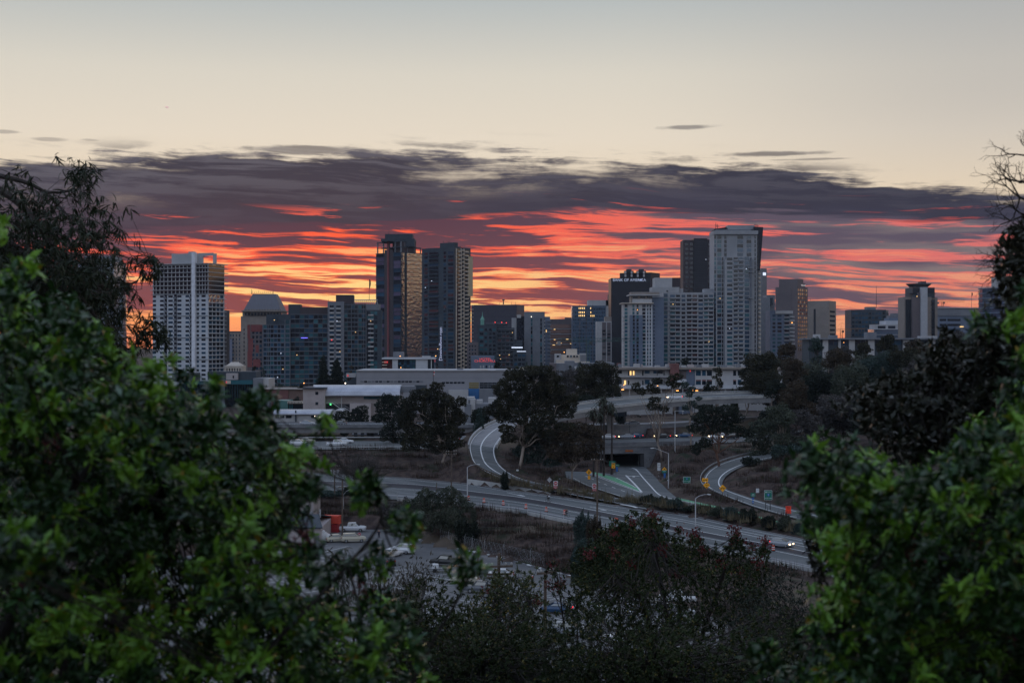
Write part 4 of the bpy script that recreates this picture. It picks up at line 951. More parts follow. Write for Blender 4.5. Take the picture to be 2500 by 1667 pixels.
# --- small pale condominium in front of the bank
d = 1040
b = Bld('condominium_tower', 'pale condominium tower with a thin overhanging roof, in front of the black bank tower', 'tower', 1560, d)
f = b.front(); fb = b.front(d + 3)
b.slab('wall', 1522, 1568, 741, None, 18, W_PALE); b.slab('wall', 1566, 1593, 741, None, 16, W_WHITE, back=1.5); b.slab('blue_side_wall', 1591, 1621, 725, None, 14, W_BLUEG, back=4); b.slab('penthouse', 1540, 1592, 722, 742, 14, W_TAN, back=3); b.slab('penthouse', 1544, 1592, 730, 742, 12, W_PALE, back=1)
b.slab('upper_canopy', 1535, 1613, 719, 721.5, 20, W_PALE, back=0); b.slab('roof_storey', 1540, 1610, 713, 719, 16, W_TAN, back=2); b.slab('roof_canopy', 1518, 1596, 739, 741, 24, W_CREAM, back=-2)
b.slab('blue_centre_wall', 1538, 1569, 769, None, 3, W_BLUEG, back=-1.8); fc = b.front(d - 1.8); fd = b.front(d + 1.5)
b.grid('penthouse_window', b.front(d + 3), [(1545, 1557), (1563, 1575), (1580, 1591)], [(zof(728, d), zof(723, d))], G_DARK, .1)
rs = rows(742, 893, 17, d, .78, .1)
b.grid('window', f, [(1525, 1532), (1544, 1549), (1554, 1559)], rs[:3], [G_DARK, G_TEAL]); b.grid('window', f, [(1525, 1532)], rs[3:], [G_TEAL, G_BLUE]); b.grid('window', fc, [(1545, 1549.5), (1554, 1559)], rs[3:], [G_DARK, G_TEAL])
b.grid('window', fd, [(1568, 1576), (1580, 1583), (1586, 1589)], rs, [G_TEAL, G_DARK, G_BLUE]); b.grid('window', b.front(d + 4), [(1595, 1598.5)], [(a + .8, c - .5) for a, c in rs], G_DARK)
for z in zlist(775, 893, 13, d): b.repeat('balcony', f, 1518.5, 1523, z, z + .9, W_PALE, 1.2, .5)
b.repeat('lit_window', f, 1555.5, 1557, zof(757, d), zof(755.4, d), LAMP_O, .3); b.done()
b = Bld('roof_block', 'grey windowless rooftop blocks stepping up behind the pale condominium tower', 'building', 1620, 1110)
b.slab('wall', 1599, 1641, 678, 730, 20, W_PALE); b.slab('dark_wall', 1641, 1661, 678, None, 18, W_DBROWN, back=3); b.slab('lower_wall', 1591.5, 1659, 701, None, 20, W_PALE, back=-4); b.slab('vent', 1627, 1631, 709, 712, .4, W_DGREY, back=-4.4)
b.slab('pale_corner', 1660, 1668, 704, 720, 10, W_PALE, back=-2); b.done()

# --- dark brown tower
d = 1480
b = Bld('office_tower', 'dark brown faceted office tower behind the tall leaning condominium', 'tower', 1705, d)
b.slab('wall', 1668, 1695, 586, None, 26, W_DBROWN, back=3); b.slab('centre_wall', 1694, 1727, 582, None, 30, W_BLACK); b.slab('wall', 1726, 1750, 585, None, 26, W_DBROWN, back=3)
mb = MB(); a = xof(1668.5, d); b.grid('window', b.front(d + 3), [(1673, 1680), (1684, 1692), (1729, 1735), (1738, 1744)], rows(590, 716, 11, d, .55), [G_DARK], .12)
for z in zlist(590, 716, 10, d): b.repeat('storey_joint', b.front(d), 1695, 1727, z - .15, z + .15, W_DBROWN, .2)
b.repeat('lit_window', b.front(d), 1722.5, 1724, zof(634, d), zof(632.8, d), LIT_C, .25); b.done()

# --- big condominium: long wing and the tall tower with a leaning roof wing
d = 1060
b = Bld('condominium_tower', 'tall condominium tower with a dark leaning wall at its top right and long balcony wing', 'tower', 1740, d)
f = b.front(); ft = b.front(d - 4)
b.slab('wing_wall', 1619, 1748, 714, None, 20, W_STONE); b.slab('stair_box', 1719, 1743, 705, 715, 10, W_STONE, back=3)
b.slab('tower_wall', 1743, 1848, 566, None, 24, W_STONE, back=0); b.slab('lower_bay', 1770, 1842, 633, None, 4.2, W_STONE, back=-4); b.slab('lower_bay_top', 1774, 1822, 626, 634, 4, W_STONE, back=-3)
b.slab('roof_beam', 1743, 1851, 563, 572, 25, W_STONE, back=-1.5); b.slab('roof_beam', 1749, 1833, 560.5, 563, 20, W_GREY, back=0); b.slab('roof_box', 1777, 1842, 550, 561, 12, W_STONE, back=5)
# leaning wing wall
mb = MB(); y0, y1 = d + 1, d + 20
def q_(px, py, y): return (xof(px, d), y, zof(py, d))
mb.loft([[q_(1846, 660, y0), q_(1856, 660, y0), q_(1856, 660, y1), q_(1846, 660, y1)], [q_(1846, 610, y0), q_(1860, 610, y0), q_(1860, 610, y1), q_(1846, 610, y1)], [q_(1842, 553, y0), q_(1864, 554.5, y0), q_(1864, 554.5, y1), q_(1842, 553, y1)]])
b.put(mb, 'leaning_wing', W_BLACK); mb = MB()
mb.loft([[q_(1746, 560, y0 + 5), q_(1777, 560, y0 + 5), q_(1777, 560, y1), q_(1746, 560, y1)], [q_(1748, 557, y0 + 5), q_(1777, 553, y0 + 5), q_(1777, 553, y1), q_(1748, 557, y1)]]); mb.loft([[q_(1822, 560, y0 + 5), q_(1850, 560, y0 + 5), q_(1850, 560, y1), q_(1822, 560, y1)], [q_(1822, 551, y0 + 5), q_(1852, 552.5, y0 + 5), q_(1852, 552.5, y1), q_(1822, 551, y1)]])
b.put(mb, 'roof_wing', W_BLACK)
b.slab('side_bay', 1848, 1858, 655, None, 16, W_STONE, back=3)
rt = rows(574, 902, 31, d, .8, .1); rw = rows(718, 893, 17, d, .62, .22)
up = [r for r in rt if r[0] > zof(634, d)]; dn = [r for r in rt if r[0] <= zof(634, d)]
b.grid('window', f, [(1744, 1748), (1751, 1761)], rt, [G_BLUE, G_DARK, G_TEAL]); b.grid('window', f, [(1768, 1774)], up, G_DARK); b.grid('window', f, [(1800, 1814), (1823, 1834)], up, [G_BLUE, G_DARK]); b.grid('window', f, [(1842, 1845), (1849, 1851)], rt, G_DARK)
b.grid('window', ft, [(1775, 1788)], [(a, a + 1.9) for a, c in dn], [G_BLUE, G_DARK, G_TEAL]); b.grid('window', ft, [(1791, 1801), (1804, 1814)], [(a, a + 2.1) for a, c in dn], [G_DARK, G_BLUE]); b.grid('window', ft, [(1818, 1829)], dn, [G_TEAL, G_BLUE])
b.grid('balcony', ft, [(1790.5, 1801.5), (1803.5, 1814.5)], [(a - .4, a + .55) for a, c in dn], W_STONE, 1.1); b.grid('window', f, [(1762.5, 1766)], dn, G_DARK)
b.grid('balcony', b.front(d + 3), [(1851, 1857)], [(a - .4, a + .5) for a, c in dn], W_CREAM, 1.6)
b.grid('window', f, [(1620.5, 1630)], rows(716, 893, 17, d, .82, .1), [G_TEAL, G_BLUE]); b.grid('window', f, [(1636, 1648), (1650, 1660), (1719, 1728), (1731, 1741)], rw, [G_DARK, G_BLUE, G_TEAL])
b.grid('window', f, [(1664, 1673), (1705, 1716)], rw, [G_BLUE, G_DARK]); b.grid('window', f, [(1677, 1688), (1690.5, 1702)], rw, [G_DARK, G_RED, G_DARK]); b.grid('balcony', f, [(1635, 1661), (1676, 1703), (1718, 1742)], [(a - .9, a + .1) for a, c in rw], W_STONE, 1.2)
mb = MB(); ft.bar(mb, 1831, 1834.5, b.zg, zof(630, d), 2.2, 1); b.put(mb, 'service_shaft', W_GREY)
for y in (655, 665, 728, 790, 851): b.repeat('shaft_bracket', ft, 1826, 1838, zof(y + .8, d), zof(y - .4, d), W_STONE, 2.8, 1)
for (px, py, m) in ((1796, 657, LAMP_O), (1822, 657, LIT_C), (1758, 729, LIT_W), (1731, 834, LIT_W), (1781, 802, LIT_C), (1643, 743, LIT_W)): b.repeat('lit_window', ft, px - .9, px + .9, zof(py + .8, d), zof(py - .8, d), m, .4)
for px in (1748, 1752, 1844, 1849): mast(b, px, d + 6, 543.5 if px in (1748, 1844) else 547, 558, .25)
mb = MB(); 
for px, y in ((1748, 548), (1752, 551), (1844, 547), (1849, 549.5)): mb.tube([(xof(px, d), d + 7, zof(y, d)), (xof(px + 8, d), d + 7, zof(y + .5, d))], .15, 4)
b.put(mb, 'antenna_arm', M_DSTEEL); b.done()
d = 1300
b = Bld('office_tower', 'narrow grey tower with a small white sign at its top, right behind the leaning condominium', 'tower', 1865, d)
b.block('wall', 1845, 1859, 1872, 655, W_GREY, yaw=45); fl, fr = b.corner(1859, d, 45); mb = MB(); fr.bar(mb, 1862.5, 1869, zof(672, d), zof(665, d), .4); b.put(mb, 'sign_panel', LIT_C)
b.done()
b = Bld('apartment_block', 'plain grey windowless tower between the leaning condominium and the balcony block', 'building', 1875, 1160)
b.slab('wall', 1852, 1880, 727, None, 25, W_GREY); b.slab('wall', 1872, 1892, 720, 760, 20, W_GREY, back=8); b.slab('roof_tank', 1881, 1887, 727, 745, 5, W_DGREY, back=3); b.done()

# --- brown hotel with gridded side
d = 1360
b = Bld('office_building', 'brown stepped high-rise whose right side is a grid of punched windows', 'building', 1945, d)
b.block('wall', 1893, 1946, 1972, 700, W_BROWN, yaw=36); fl, fr = b.corner(1946, d, 36)
mb = MB(); fl.bar(mb, 1901, 1946, zof(700, d), zof(681, d), -.6, 14); b.put(mb, 'upper_storey', W_BROWN); mb = MB(); fr.bar(mb, 1947, 1967, zof(700, d), zof(690, d), -.6, 10); b.put(mb, 'upper_storey', W_BROWN)
b.grid('window', fr, cols(1947, 1971, 5, .6), rows(703, 858, 16, d, .6), [G_MIR, G_DARK], .1)
q = fr.xy(1960, .5); textobj('WESTGATE', 2.2, (q[0], q[1], zof(696, d)), glow_m('faint_sign', (200, 190, 190), .5), b.root, R(54), name='sign_lettering', sx=.9)
mb = MB(); fl.bar(mb, 1906, 1932, b.zg, zof(700, d), .25); b.put(mb, 'recessed_bay', W_BROWN); b.done()
d = 1100
b = Bld('condominium_block', 'pale low condominium with planted roof terrace before the brown stepped high-rise', 'building', 1910, d)
f = b.front(); b.slab('wall', 1880, 1927, 758, None, 20, W_BLUEG); b.slab('roof_band', 1893, 1936, 758.5, 766, 22, W_PALE, back=-1); b.slab('balcony_wall', 1926, 1936, 765, None, 16, W_GREY, back=1)
rs = rows(766, 860, 10, d, .62); b.grid('window', f, [(1886, 1893), (1898, 1908), (1915, 1926)], rs, [G_BLUE, G_DARK, G_TEAL]); b.grid('balcony', f, [(1914, 1927)], [(a - .6, a) for a, c in rs], W_PALE, 1.2); b.grid('balcony', b.front(d + 1), [(1928, 1939)], [(a - .4, a + .6) for a, c in rs], W_PALE, 1.6)
b.repeat('lit_window', b.front(d + 1), 1932.5, 1934, zof(788.5, d), zof(787, d), LAMP_O, 1.8)
b.done()
# --- tan slab
d = 1450
b = Bld('office_building', 'plain tan building with one dark vertical slot and slotted right side', 'building', 2000, d)
b.block('wall', 1966, 2024, 2041, 734, W_TAN, yaw=26); fl, fr = b.corner(2024, d, 26); mb = MB(); fl.bar(mb, 1986.5, 1991.5, zof(816, d), zof(754, d), .12); b.put(mb, 'dark_slot', W_BLACK)
b.grid('window_band', fr, [(2026, 2038.5)], [(zof(y + 4.5, d), zof(y, d)) for y in (758, 769, 780.5, 791.5, 803, 814)], G_DARK, .12); mast(b, 1979, d + 8, 727, 735, .15); b.done()
# --- mid rise office with antenna
d = 1500
b = Bld('office_building', 'squat grey office block with a tall thin antenna mast on its roof', 'building', 2120, d)
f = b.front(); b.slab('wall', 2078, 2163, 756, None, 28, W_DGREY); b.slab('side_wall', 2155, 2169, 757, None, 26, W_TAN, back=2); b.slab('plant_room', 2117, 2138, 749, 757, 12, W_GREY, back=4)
b.grid('window', f, cols(2079, 2152, 9, .78), rows(760, 822, 6, d, .5), [G_DARK, G_BLUE, G_BLUE], .1); b.grid('window_band', f, [(2155, 2161.5)], rows(758, 822, 6, d, .55), G_DARK, .2); mast(b, 2140, d + 5, 697, 752, .3)
mb = MB(); mb.lathe((xof(2166, d), d + 1.6, zof(767, d)), [(.1, -.2), (2.0, -.2), (2.0, .2), (.1, .2)], 14, 'Y'); b.put(mb, 'round_emblem', M_DSTEEL); b.done()
d = 1250
b = Bld('low_building', 'stepped white building with ribbon windows and blue glass base, left of the saucer topped tower', 'building', 2175, d)
f = b.front(); b.slab('wall', 2164, 2208, 783, None, 24, W_WHITE, back=2); b.slab('roof_storey', 2170, 2206, 776, 784, 16, W_BLUEG, back=5); b.slab('roof_storey', 2173, 2203, 770, 777, 12, W_GREY, back=7); b.slab('roof_storey', 2179, 2197, 765, 771, 9, W_GREY, back=8)
b.slab('lower_wing', 2136, 2208, 792, 806, 20, W_PALE); b.slab('glass_base', 2134, 2208, 804, None, 22, G_MIRB, back=-1); b.grid('window_band', f, [(2143, 2162), (2168, 2186), (2194, 2206)], [(zof(802, d), zof(795.5, d))], G_DARK); b.grid('window_band', b.front(d + 2), [(2193, 2204)], [(zof(786.5, d), zof(784, d))], G_BLUE)
b.slab('ledge', 2134, 2207, 803, 804.2, 23, W_WHITE, back=-2); b.slab('ledge', 2134, 2207, 816.5, 817.3, 23, W_WHITE, back=-2); b.done()
# --- saucer topped tower
d = 1150
b = Bld('office_tower', 'tower crowned by a dark saucer shaped ring, with a pale central fin and tan flanks', 'tower', 2252, d)
f = b.front(); b.slab('left_flank', 2207, 2228, 725, None, 18, W_TAN, back=4); b.slab('left_wall', 2228, 2250, 725, None, 20, W_BROWN); b.slab('left_wall', 2240, 2250, 714, 726, 18, W_BROWN); b.slab('central_fin', 2249, 2264.5, 701, None, 8, mat('pale_fin_metal', (.34, .35, .38), .6, c2=(.38, .39, .42)), back=-3)
b.slab('right_wall', 2264, 2274, 725, None, 20, W_TAN); b.slab('right_flank', 2272, 2289, 726, None, 16, W_TAN, back=3); b.slab('glass_drum', 2228, 2282, 702, 727, 22, W_DGREY, back=2); b.slab('dark_band', 2228, 2282, 702, 715, .6, W_BLACK, back=1.3)
mb = MB(); f.bar(mb, 2214, 2227, b.zg, zof(731, d), -3.5, 4); f.bar(mb, 2275.5, 2284.5, b.zg, zof(731, d), -2.5, 4); b.put(mb, 'glazed_slot', G_DARK)
for i in range(11): y = 735 + i * 8.6; b.repeat('sunshade', f, 2272, 2277, zof(y + 1, d), zof(y, d), W_DGREY, 1.5, 2)
xc = xof(2253, d); mb = MB(); k = 24; ro, ri = xof(2285, d) - xc, xof(2280, d) - xc; z1, z0 = zof(692, d), zof(701, d); rb = (xof(2275, d) - xc)
def ring_(r, z): return [(xc + r * math.cos(2 * math.pi * j / k), d + 12 + .6 * r * math.sin(2 * math.pi * j / k), z) for j in range(k)]
mb.loft([ring_(rb, z0 + .4), ring_(ro, z1), ring_(ro - .8, z1 + .3), ring_(rb - .8, z0 + .9)], cap=False); mb.loft([ring_(rb, z0 + .4), ring_(rb - .8, z0 + .9)], cap=False); b.put(mb, 'saucer_ring', M_DSTEEL)
mb = MB()
for j in range(0, k, 2): p, q = ring_(rb, z0 - 1)[j], ring_(rb, z0 + .6)[j]; mb.tube([p, q], .25, 4)
b.put(mb, 'ring_strut', M_DSTEEL); b.slab('top_box', 2248, 2261, 687, 702, 8, W_DGREY, back=8); mast(b, 2249, d + 9, 683, 688, .12); mast(b, 2261, d + 9, 683, 688, .12)
b.slab('sill', 2222, 2230, 715.5, 716.5, 10, W_DGREY, back=1); b.slab('sill', 2281, 2286, 716, 717, 10, W_DGREY, back=1); b.repeat('lit_window', f, 2237.5, 2239.5, zof(724.5, d), zof(722.5, d), LIT_W, .2, -.3); b.done()
d = 1320
b = Bld('office_building', 'wide grey office block with a pale top band, right of the saucer topped tower', 'building', 2345, d)
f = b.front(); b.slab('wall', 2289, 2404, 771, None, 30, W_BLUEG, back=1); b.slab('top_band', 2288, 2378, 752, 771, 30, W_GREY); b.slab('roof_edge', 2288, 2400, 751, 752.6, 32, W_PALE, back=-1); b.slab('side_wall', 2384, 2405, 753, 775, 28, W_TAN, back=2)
b.grid('window_band', b.front(d + 1), [(2294, 2310), (2313, 2345)], rows(774, 835, 5, d, .45), [G_BLUE, G_DARK]); b.repeat('lit_window', f, 2343, 2352, zof(798.5, d), zof(796.5, d), LIT_W, .2, -.8); b.done()
flagpole(2372, 1330, 752, 714, 'flagpole with a dark flag on the grey office block at right', (10, 2.5))
b = Bld('apartment_tower', 'rounded pale blue glass tower at the right edge behind dark leaves', 'tower', 2440, 1000)
d = 1000; R0 = 16; xc = xof(2410, d) + R0; mb = MB(); mb.prism([(xc + R0 * math.cos(t), d + R0 + R0 * math.sin(t)) for t in np.linspace(0, 2 * math.pi, 25)[:-1]], b.zg, zof(702, d)); b.put(mb, 'glazed_wall', _mc['blue_mirror_glass'])
for z in zlist(702, 930, 19, d): mb = MB(); mb.prism([(xc + (R0 + .25) * math.cos(t), d + R0 + (R0 + .25) * math.sin(t)) for t in np.linspace(0, 2 * math.pi, 25)[:-1]], z - .7, z); b.put(mb, 'floor_band', W_BLUEG)
b.slab('white_block', 2443, 2520, 675, None, 20, W_PALE, back=20); b.slab('roof_block', 2486, 2520, 663, 676, 12, W_GREY, back=24); b.done()
# --- long white colonnade building above the trees
d = 760
b = Bld('civic_building', 'long low building with white piers rising out of the trees at right', 'building', 2090, d)
f = b.front(); b.slab('wall', 1975, 2300, 829, None, 18, W_DGREY, back=1.5); b.slab('roof_slab', 1972, 2303, 825, 829, 22, W_GREY, back=-1.5); b.slab('roof_box', 2118, 2140, 811, 826, 8, W_GREY, back=2); b.slab('roof_box', 2030, 2045, 818, 826, 8, W_GREY, back=3); b.slab('roof_box', 1990, 2003, 816, 826, 6, W_PALE, back=4); b.slab('roof_box', 2250, 2288, 820, 826, 8, W_PALE, back=4)
for pa, pb in ((2009, 2022), (2047, 2053), (2073, 2087), (2120, 2135), (2205, 2220), (2232, 2246), (2268, 2284)): mb = MB(); f.bar(mb, pa, pb, b.zg, zof(829, d), 0, 1.5); b.put(mb, 'pier', W_PALE)
b.grid('window', b.front(d + 1.5), [(2024, 2034), (2036, 2045), (2055, 2063), (2064, 2071), (2089, 2100), (2102, 2118), (2137, 2160), (2165, 2200)], [(zof(842, d), zof(831, d))], [G_DARK, G_BLUE]); b.repeat('lit_window', b.front(d + 1.5), 2059, 2060.5, zof(836.5, d), zof(835.5, d), LAMP_O, .2); b.repeat('lit_window', f, 2095, 2096.5, zof(829, d), zof(828, d), LAMP_O, .2)
b.done()

# ================================================================ low buildings between the freeway and the towers
RED_MARK = glow_m('red_sign_mark', (235, 70, 70), .5)
d = 620
b = Bld('college_building', 'low teal and grey college building with ribbed glass bands at lower left of the skyline', 'building', 550, d, -28.5)
f = b.front()
b.slab('glazed_wall', 440, 520, 938, None, 20, G_DARK, back=1); b.slab('teal_band', 438, 522, 930, 938.5, 21, G_TEAL); b.slab('wall', 420, 472, 911, 931, 14, W_DGREY, back=3); b.slab('pier', 520, 548, 927, None, 22, W_GREY)
b.slab('glazed_wall', 548, 615, 938, None, 20, G_DARK, back=1); b.slab('teal_band', 547, 617, 928, 938, 21, G_TEAL); b.slab('roof_storey', 507, 625, 907, 928, 12, W_DGREY, back=5); b.slab('beige_box', 552, 580, 911, 927, 8, W_BEIGE, back=3)
b.slab('grey_wall', 618, 642, 923, None, 16, W_GREY); b.slab('white_wall', 641.5, 656, 924, None, 16, W_PALE, back=.6)
b.slab('sign_panel', 551, 563, 929, 936.5, .4, W_CREAM, back=-.5); mb = MB(); f.bar(mb, 552.5, 555, zof(935, d), zof(930.5, d), 1.05, -.95); b.put(mb, 'red_emblem', RED_MARK)
b.grid('mullion', f, [(p - .2, p + .2) for p in range(441, 520, 6)] + [(p - .2, p + .2) for p in range(550, 615, 6)], [(zof(975, d), zof(938, d))], G_TEAL, .2, 1)
b.repeat('window', f, 565, 568, zof(923.5, d), zof(917, d), G_DARK, -2.8, 3.2); b.repeat('door', f, 649, 651, zof(948, d), zof(940, d), G_DARK, .2, 1); b.done()
b = Bld('brick_building', 'low dark red brick hall with stepped grey stairs at its left end', 'building', 690, 600, -28.5)
b.slab('wall', 628, 704, 951, None, 20, W_BRICK); b.slab('side_wall', 703, 742, 951, None, 22, mat('brown_brick', (.14, .09, .08), .9, c2=(.18, .12, .10)), back=.5); b.slab('coping', 626, 742, 949.5, 951, 23, W_TAN, back=-.4)
mb = MB()
for i in range(6): y0 = 950 + i * 5; mb.box(xof(616 + i * 7, 596), xof(624 + i * 7, 596), 594, 599, -28.5, zof(y0 + 4, 596))
b.put(mb, 'stairs', W_GREY); b.done()
b = Bld('shop_building', 'small teal fronted shop with a lettered cream fascia, left of the beige stair tower', 'building', 705, 520, -28)
f = b.front(520); b.slab('wall', 668, 703, 978, None, 12, mat('teal_cladding', (.05, .13, .13), .6, c2=(.07, .17, .16)), back=-.0); b.slab('glazed_wall', 702, 741, 985, None, 12, G_DARK, back=1); b.slab('fascia', 702, 741, 979, 985, 1, W_CREAM, back=-.2)
for i, w in enumerate((1.6, 1.2, 1.6, 1.4, 1.6, .8, 1.2, 1.5, 1, 1.5)): b.repeat('fascia_letter', f, 704 + i * 3.5, 704 + i * 3.5 + w, zof(984, 520), zof(980.5, 520), W_DGREY, .35, -.25)
b.grid('window', f, cols(704, 715, 2, .7), [(zof(1000, 520), zof(986, 520))], G_TEAL, -.9, 1.0); b.done()

def vault(b, name, pl, pr, yr, ye, d0, dep, m, hip=0.0, over=0.0):
    """barrel roof with its ridge across the view: front eave at row ye, ridge at row yr"""
    ze, zr = zof(ye, d0), zof(yr, d0 + dep / 2); mb = MB(); rings = []
    for i in range(9):
        t = math.pi * i / 8; y = d0 + dep / 2 - math.cos(t) * dep / 2; z = ze + (zr - ze) * math.sin(t); k = hip * math.sin(t)
        rings.append([(xof(pl, d0) + k, y, z), (xof(pr, d0) + 0 * k, y, z), (xof(pr, d0) + 0 * k, y, z + .25), (xof(pl, d0) + k, y, z + .25)])
    mb.loft(rings); b.put(mb, name, m)
    mb = MB(); n = int((pr - pl) / 4.2)
    for j in range(n):
        x = xof(pl + (j + .5) * (pr - pl) / n, d0) + hip * .0; pts = []
        for i in range(9): t = math.pi * i / 8; pts.append((x + hip * math.sin(t) * (1 - (j + .5) / n), d0 + dep / 2 - math.cos(t) * dep / 2, ze + (zr - ze) * math.sin(t) + .27))
        mb.tube(pts, .05, 3)
    b.put(mb, name + '_ribs', m)
d = 480
b = Bld('station_building', 'beige station hall under a long silver barrel roof with an outside staircase', 'building', 860, d, -27.5)
f = b.front(); vault(b, 'roof', 790, 976, 941, 966, d, 16, W_METAL, hip=-4.5)
b.slab('stair_tower', 740, 793, 948, None, 14, W_BEIGE, back=-1); b.slab('tower_roof', 738, 795, 946, 949, 16, W_DGREY, back=-2); b.slab('hall_wall', 793, 976, 967, None, 12, W_BEIGE, back=3); b.slab('upper_wall', 755, 800, 945, 950, 10, W_METAL, back=3)
b.grid('window', f, [(771, 778)], [(zof(963, d), zof(956, d)), (zof(988, d), zof(981, d))], G_DARK, 1.1, 0); b.grid('window_band', b.front(d + 3), [(888, 930), (935, 974)], [(zof(975, d), zof(968, d))], G_TEAL, .2)
mb = MB(); y = d + 1.2
for (xa, ya, xb, yb) in ((793, 983, 811, 983), (811, 983, 829, 996), (829, 996, 842, 996), (842, 996, 856, 1005)):
    mb.tube([(xof(xa, y), y, zof(ya, y)), (xof(xb, y), y, zof(yb, y))], .22, 4); mb.tube([(xof(xa, y), y, zof(ya - 6, y)), (xof(xb, y), y, zof(yb - 6, y))], .07, 4)
b.put(mb, 'stair_rail', W_PALE); mb = MB(); mb.tube([(xof(834, y), y, -27.5), (xof(834, y), y, zof(967, y))], .16, 6); b.put(mb, 'post', W_PALE)
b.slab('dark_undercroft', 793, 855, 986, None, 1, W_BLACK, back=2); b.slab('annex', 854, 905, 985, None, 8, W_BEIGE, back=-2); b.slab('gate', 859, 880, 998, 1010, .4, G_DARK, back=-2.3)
b.repeat('lit_window', b.front(d + 1), 806, 808.5, zof(988.5, d), zof(986, d), glow_m('green_lamp', (90, 255, 140), 3), .5, 0)
b.slab('roof_clutter', 976, 1015, 943, 958, 8, W_GREY, back=4); b.slab('roof_clutter', 1012, 1040, 940, 960, 6, W_DGREY, back=6); b.done()
for i in range(12): pass
d = 440
b = Bld('station_building', 'lower silver barrel roofed hall with lit windows just above the left overpass', 'building', 750, d, -27.5)
f = b.front(); vault(b, 'roof', 667, 808, 1001, 1012, d, 11, W_METAL)
b.slab('wall', 668, 806, 1012.5, None, 10, W_PALE, back=.8)
mb = MB(); rings = []
pts = [(xof(803 + 0, d), d + .5)] ; xg = xof(806, d)
n = 9; arc = [(xg + (math.cos(math.pi * (1 - i / 8)) + 1) * 2.2, zof(1012, d) + 1.45 * math.sin(math.pi * i / 8)) for i in range(n)]
mb.add([(x, d + .7, z) for x, z in arc] + [(arc[-1][0], d + .7, -27.5), (arc[0][0], d + .7, -27.5)] + [(x, d + 10, z) for x, z in arc] + [(arc[-1][0], d + 10, -27.5), (arc[0][0], d + 10, -27.5)], [tuple(range(10, -1, -1)), tuple(range(11, 22))] + [(i, i + 1, i + 12, i + 11) for i in range(10)]); b.put(mb, 'gable_wall', W_PALE)
b.grid('window', b.front(d + .8), [(672, 682), (684, 694), (698, 712), (760, 770), (776, 784), (787, 801)], [(zof(1020.5, d), zof(1014, d))], G_DARK, .1); b.repeat('window', f, 818, 823, zof(1017, d), zof(1010, d), G_DARK, .1, .1)
for px, py in ((769, 1016), (781, 1018.5)): b.repeat('wall_lamp', b.front(d + .8), px - 1, px + 1, zof(py + 1, d), zof(py - 1, d), LAMP_W, .3)
mb = MB(); mb.box(xof(720, d), xof(723, d), d + .2, d + .8, -27.5, zof(1002, d)); b.put(mb, 'downpipe', W_DGREY); b.done()
d = 560
b = Bld('school_building', 'long plain grey school hall with a strip of small windows and a blue wall panel', 'building', 1080, d, -28.5)
f = b.front(); b.slab('wall', 870, 1300, 905, None, 30, mat('ribbed_grey_cladding', (.22, .22, .245), .75, scale=.05, c2=(.25, .25, .275))); b.slab('parapet', 869, 1301, 903.5, 905.5, 31, W_PALE, back=-.5)
b.grid('window', f, cols(879, 1034, 17, .8), [(zof(933.5, d), zof(929.5, d))], [G_DARK, W_GREY], .08); b.grid('window', f, cols(1078, 1135, 6, .8), [(zof(936, d), zof(932, d))], G_DARK, .08)
b.grid('window', f, [(1145, 1169)], [(zof(948, d), zof(933.5, d))], glass('warm_room_glass', (.16, .13, .06), .3), .1); b.grid('window', f, cols(1171, 1222, 5, .94), [(zof(948, d), zof(933.5, d))], G_DARK, .1)
for y in (938, 943): b.repeat('glazing_bar', f, 1145, 1222, zof(y + .3, d), zof(y - .3, d), W_PALE, .2)
b.repeat('blue_panel', f, 1143, 1170, zof(977, d), zof(948.5, d), mat('blue_wall_panel', (.03, .12, .30), .7), .15); b.slab('wing', 1095, 1143, 952, None, 10, W_PALE, back=-3); b.slab('wing', 1170, 1205, 950, None, 10, W_GREY, back=-2); b.repeat('wall_joint', f, 871, 1300, zof(923, d), zof(922.6, d), W_GREY, .03)
b.slab('roof_hatch', 1116, 1130, 899.5, 904, 5, W_GREY, back=8); b.slab('roof_box', 1164, 1191, 901.5, 905, 5, W_CREAM, back=3); b.slab('roof_box', 1269, 1291, 897, 905, 6, W_CREAM, back=3); b.slab('roof_railing', 1210, 1270, 902, 905, .3, W_GREY, back=3); b.done()
b = Bld('utility_building', 'grey concrete utility blocks with dark openings behind the curved ramp', 'building', 1170, 450, -27)
b.slab('wall', 1134, 1150, 987, None, 8, W_GREY); b.slab('wall', 1148, 1160, 975, None, 8, W_PALE, back=1); b.slab('wall', 1158, 1262, 986, None, 12, W_GREY, back=2); b.slab('roof_box', 1140, 1158, 969, 976, 6, W_PALE, back=3); b.slab('roof_box', 1163, 1178, 976, 987, 5, W_PALE, back=4); b.slab('roof_box', 1192, 1210, 971, 987, 6, W_PALE, back=3)
b.grid('opening', b.front(452), [(1158, 1198), (1188, 1199), (1204, 1218)], [(zof(1012, 450), zof(1003, 450))], W_BLACK, .1); b.grid('opening', b.front(452), [(1187, 1198), (1204, 1212)], [(zof(1035, 450), zof(1028, 450))], W_BLACK, .1); b.repeat('blue_lamp', b.front(452), 1164, 1166, zof(1008.5, 450), zof(1006.5, 450), glow_m('blue_lamp', (120, 160, 255), 4), .4)
b.done()
d = 720
b = Bld('apartment_block', 'white framed two storey block with wide glazing standing above the long grey school hall', 'building', 995, d, -29)
f = b.front(); b.slab('wall', 958, 971, 875, None, 14, W_WHITE); b.slab('wall', 1015, 1044, 875, None, 14, W_WHITE); b.slab('glazed_wall', 971, 1015, 877, None, 14, G_BLUE, back=1); b.slab('glazed_wall', 1043, 1060, 877, None, 14, G_DARK, back=1); b.slab('glazed_wall', 932, 958, 875, None, 14, G_RED, back=1); b.slab('roof_slab', 932, 1061, 873, 877, 16, W_WHITE, back=-.8)
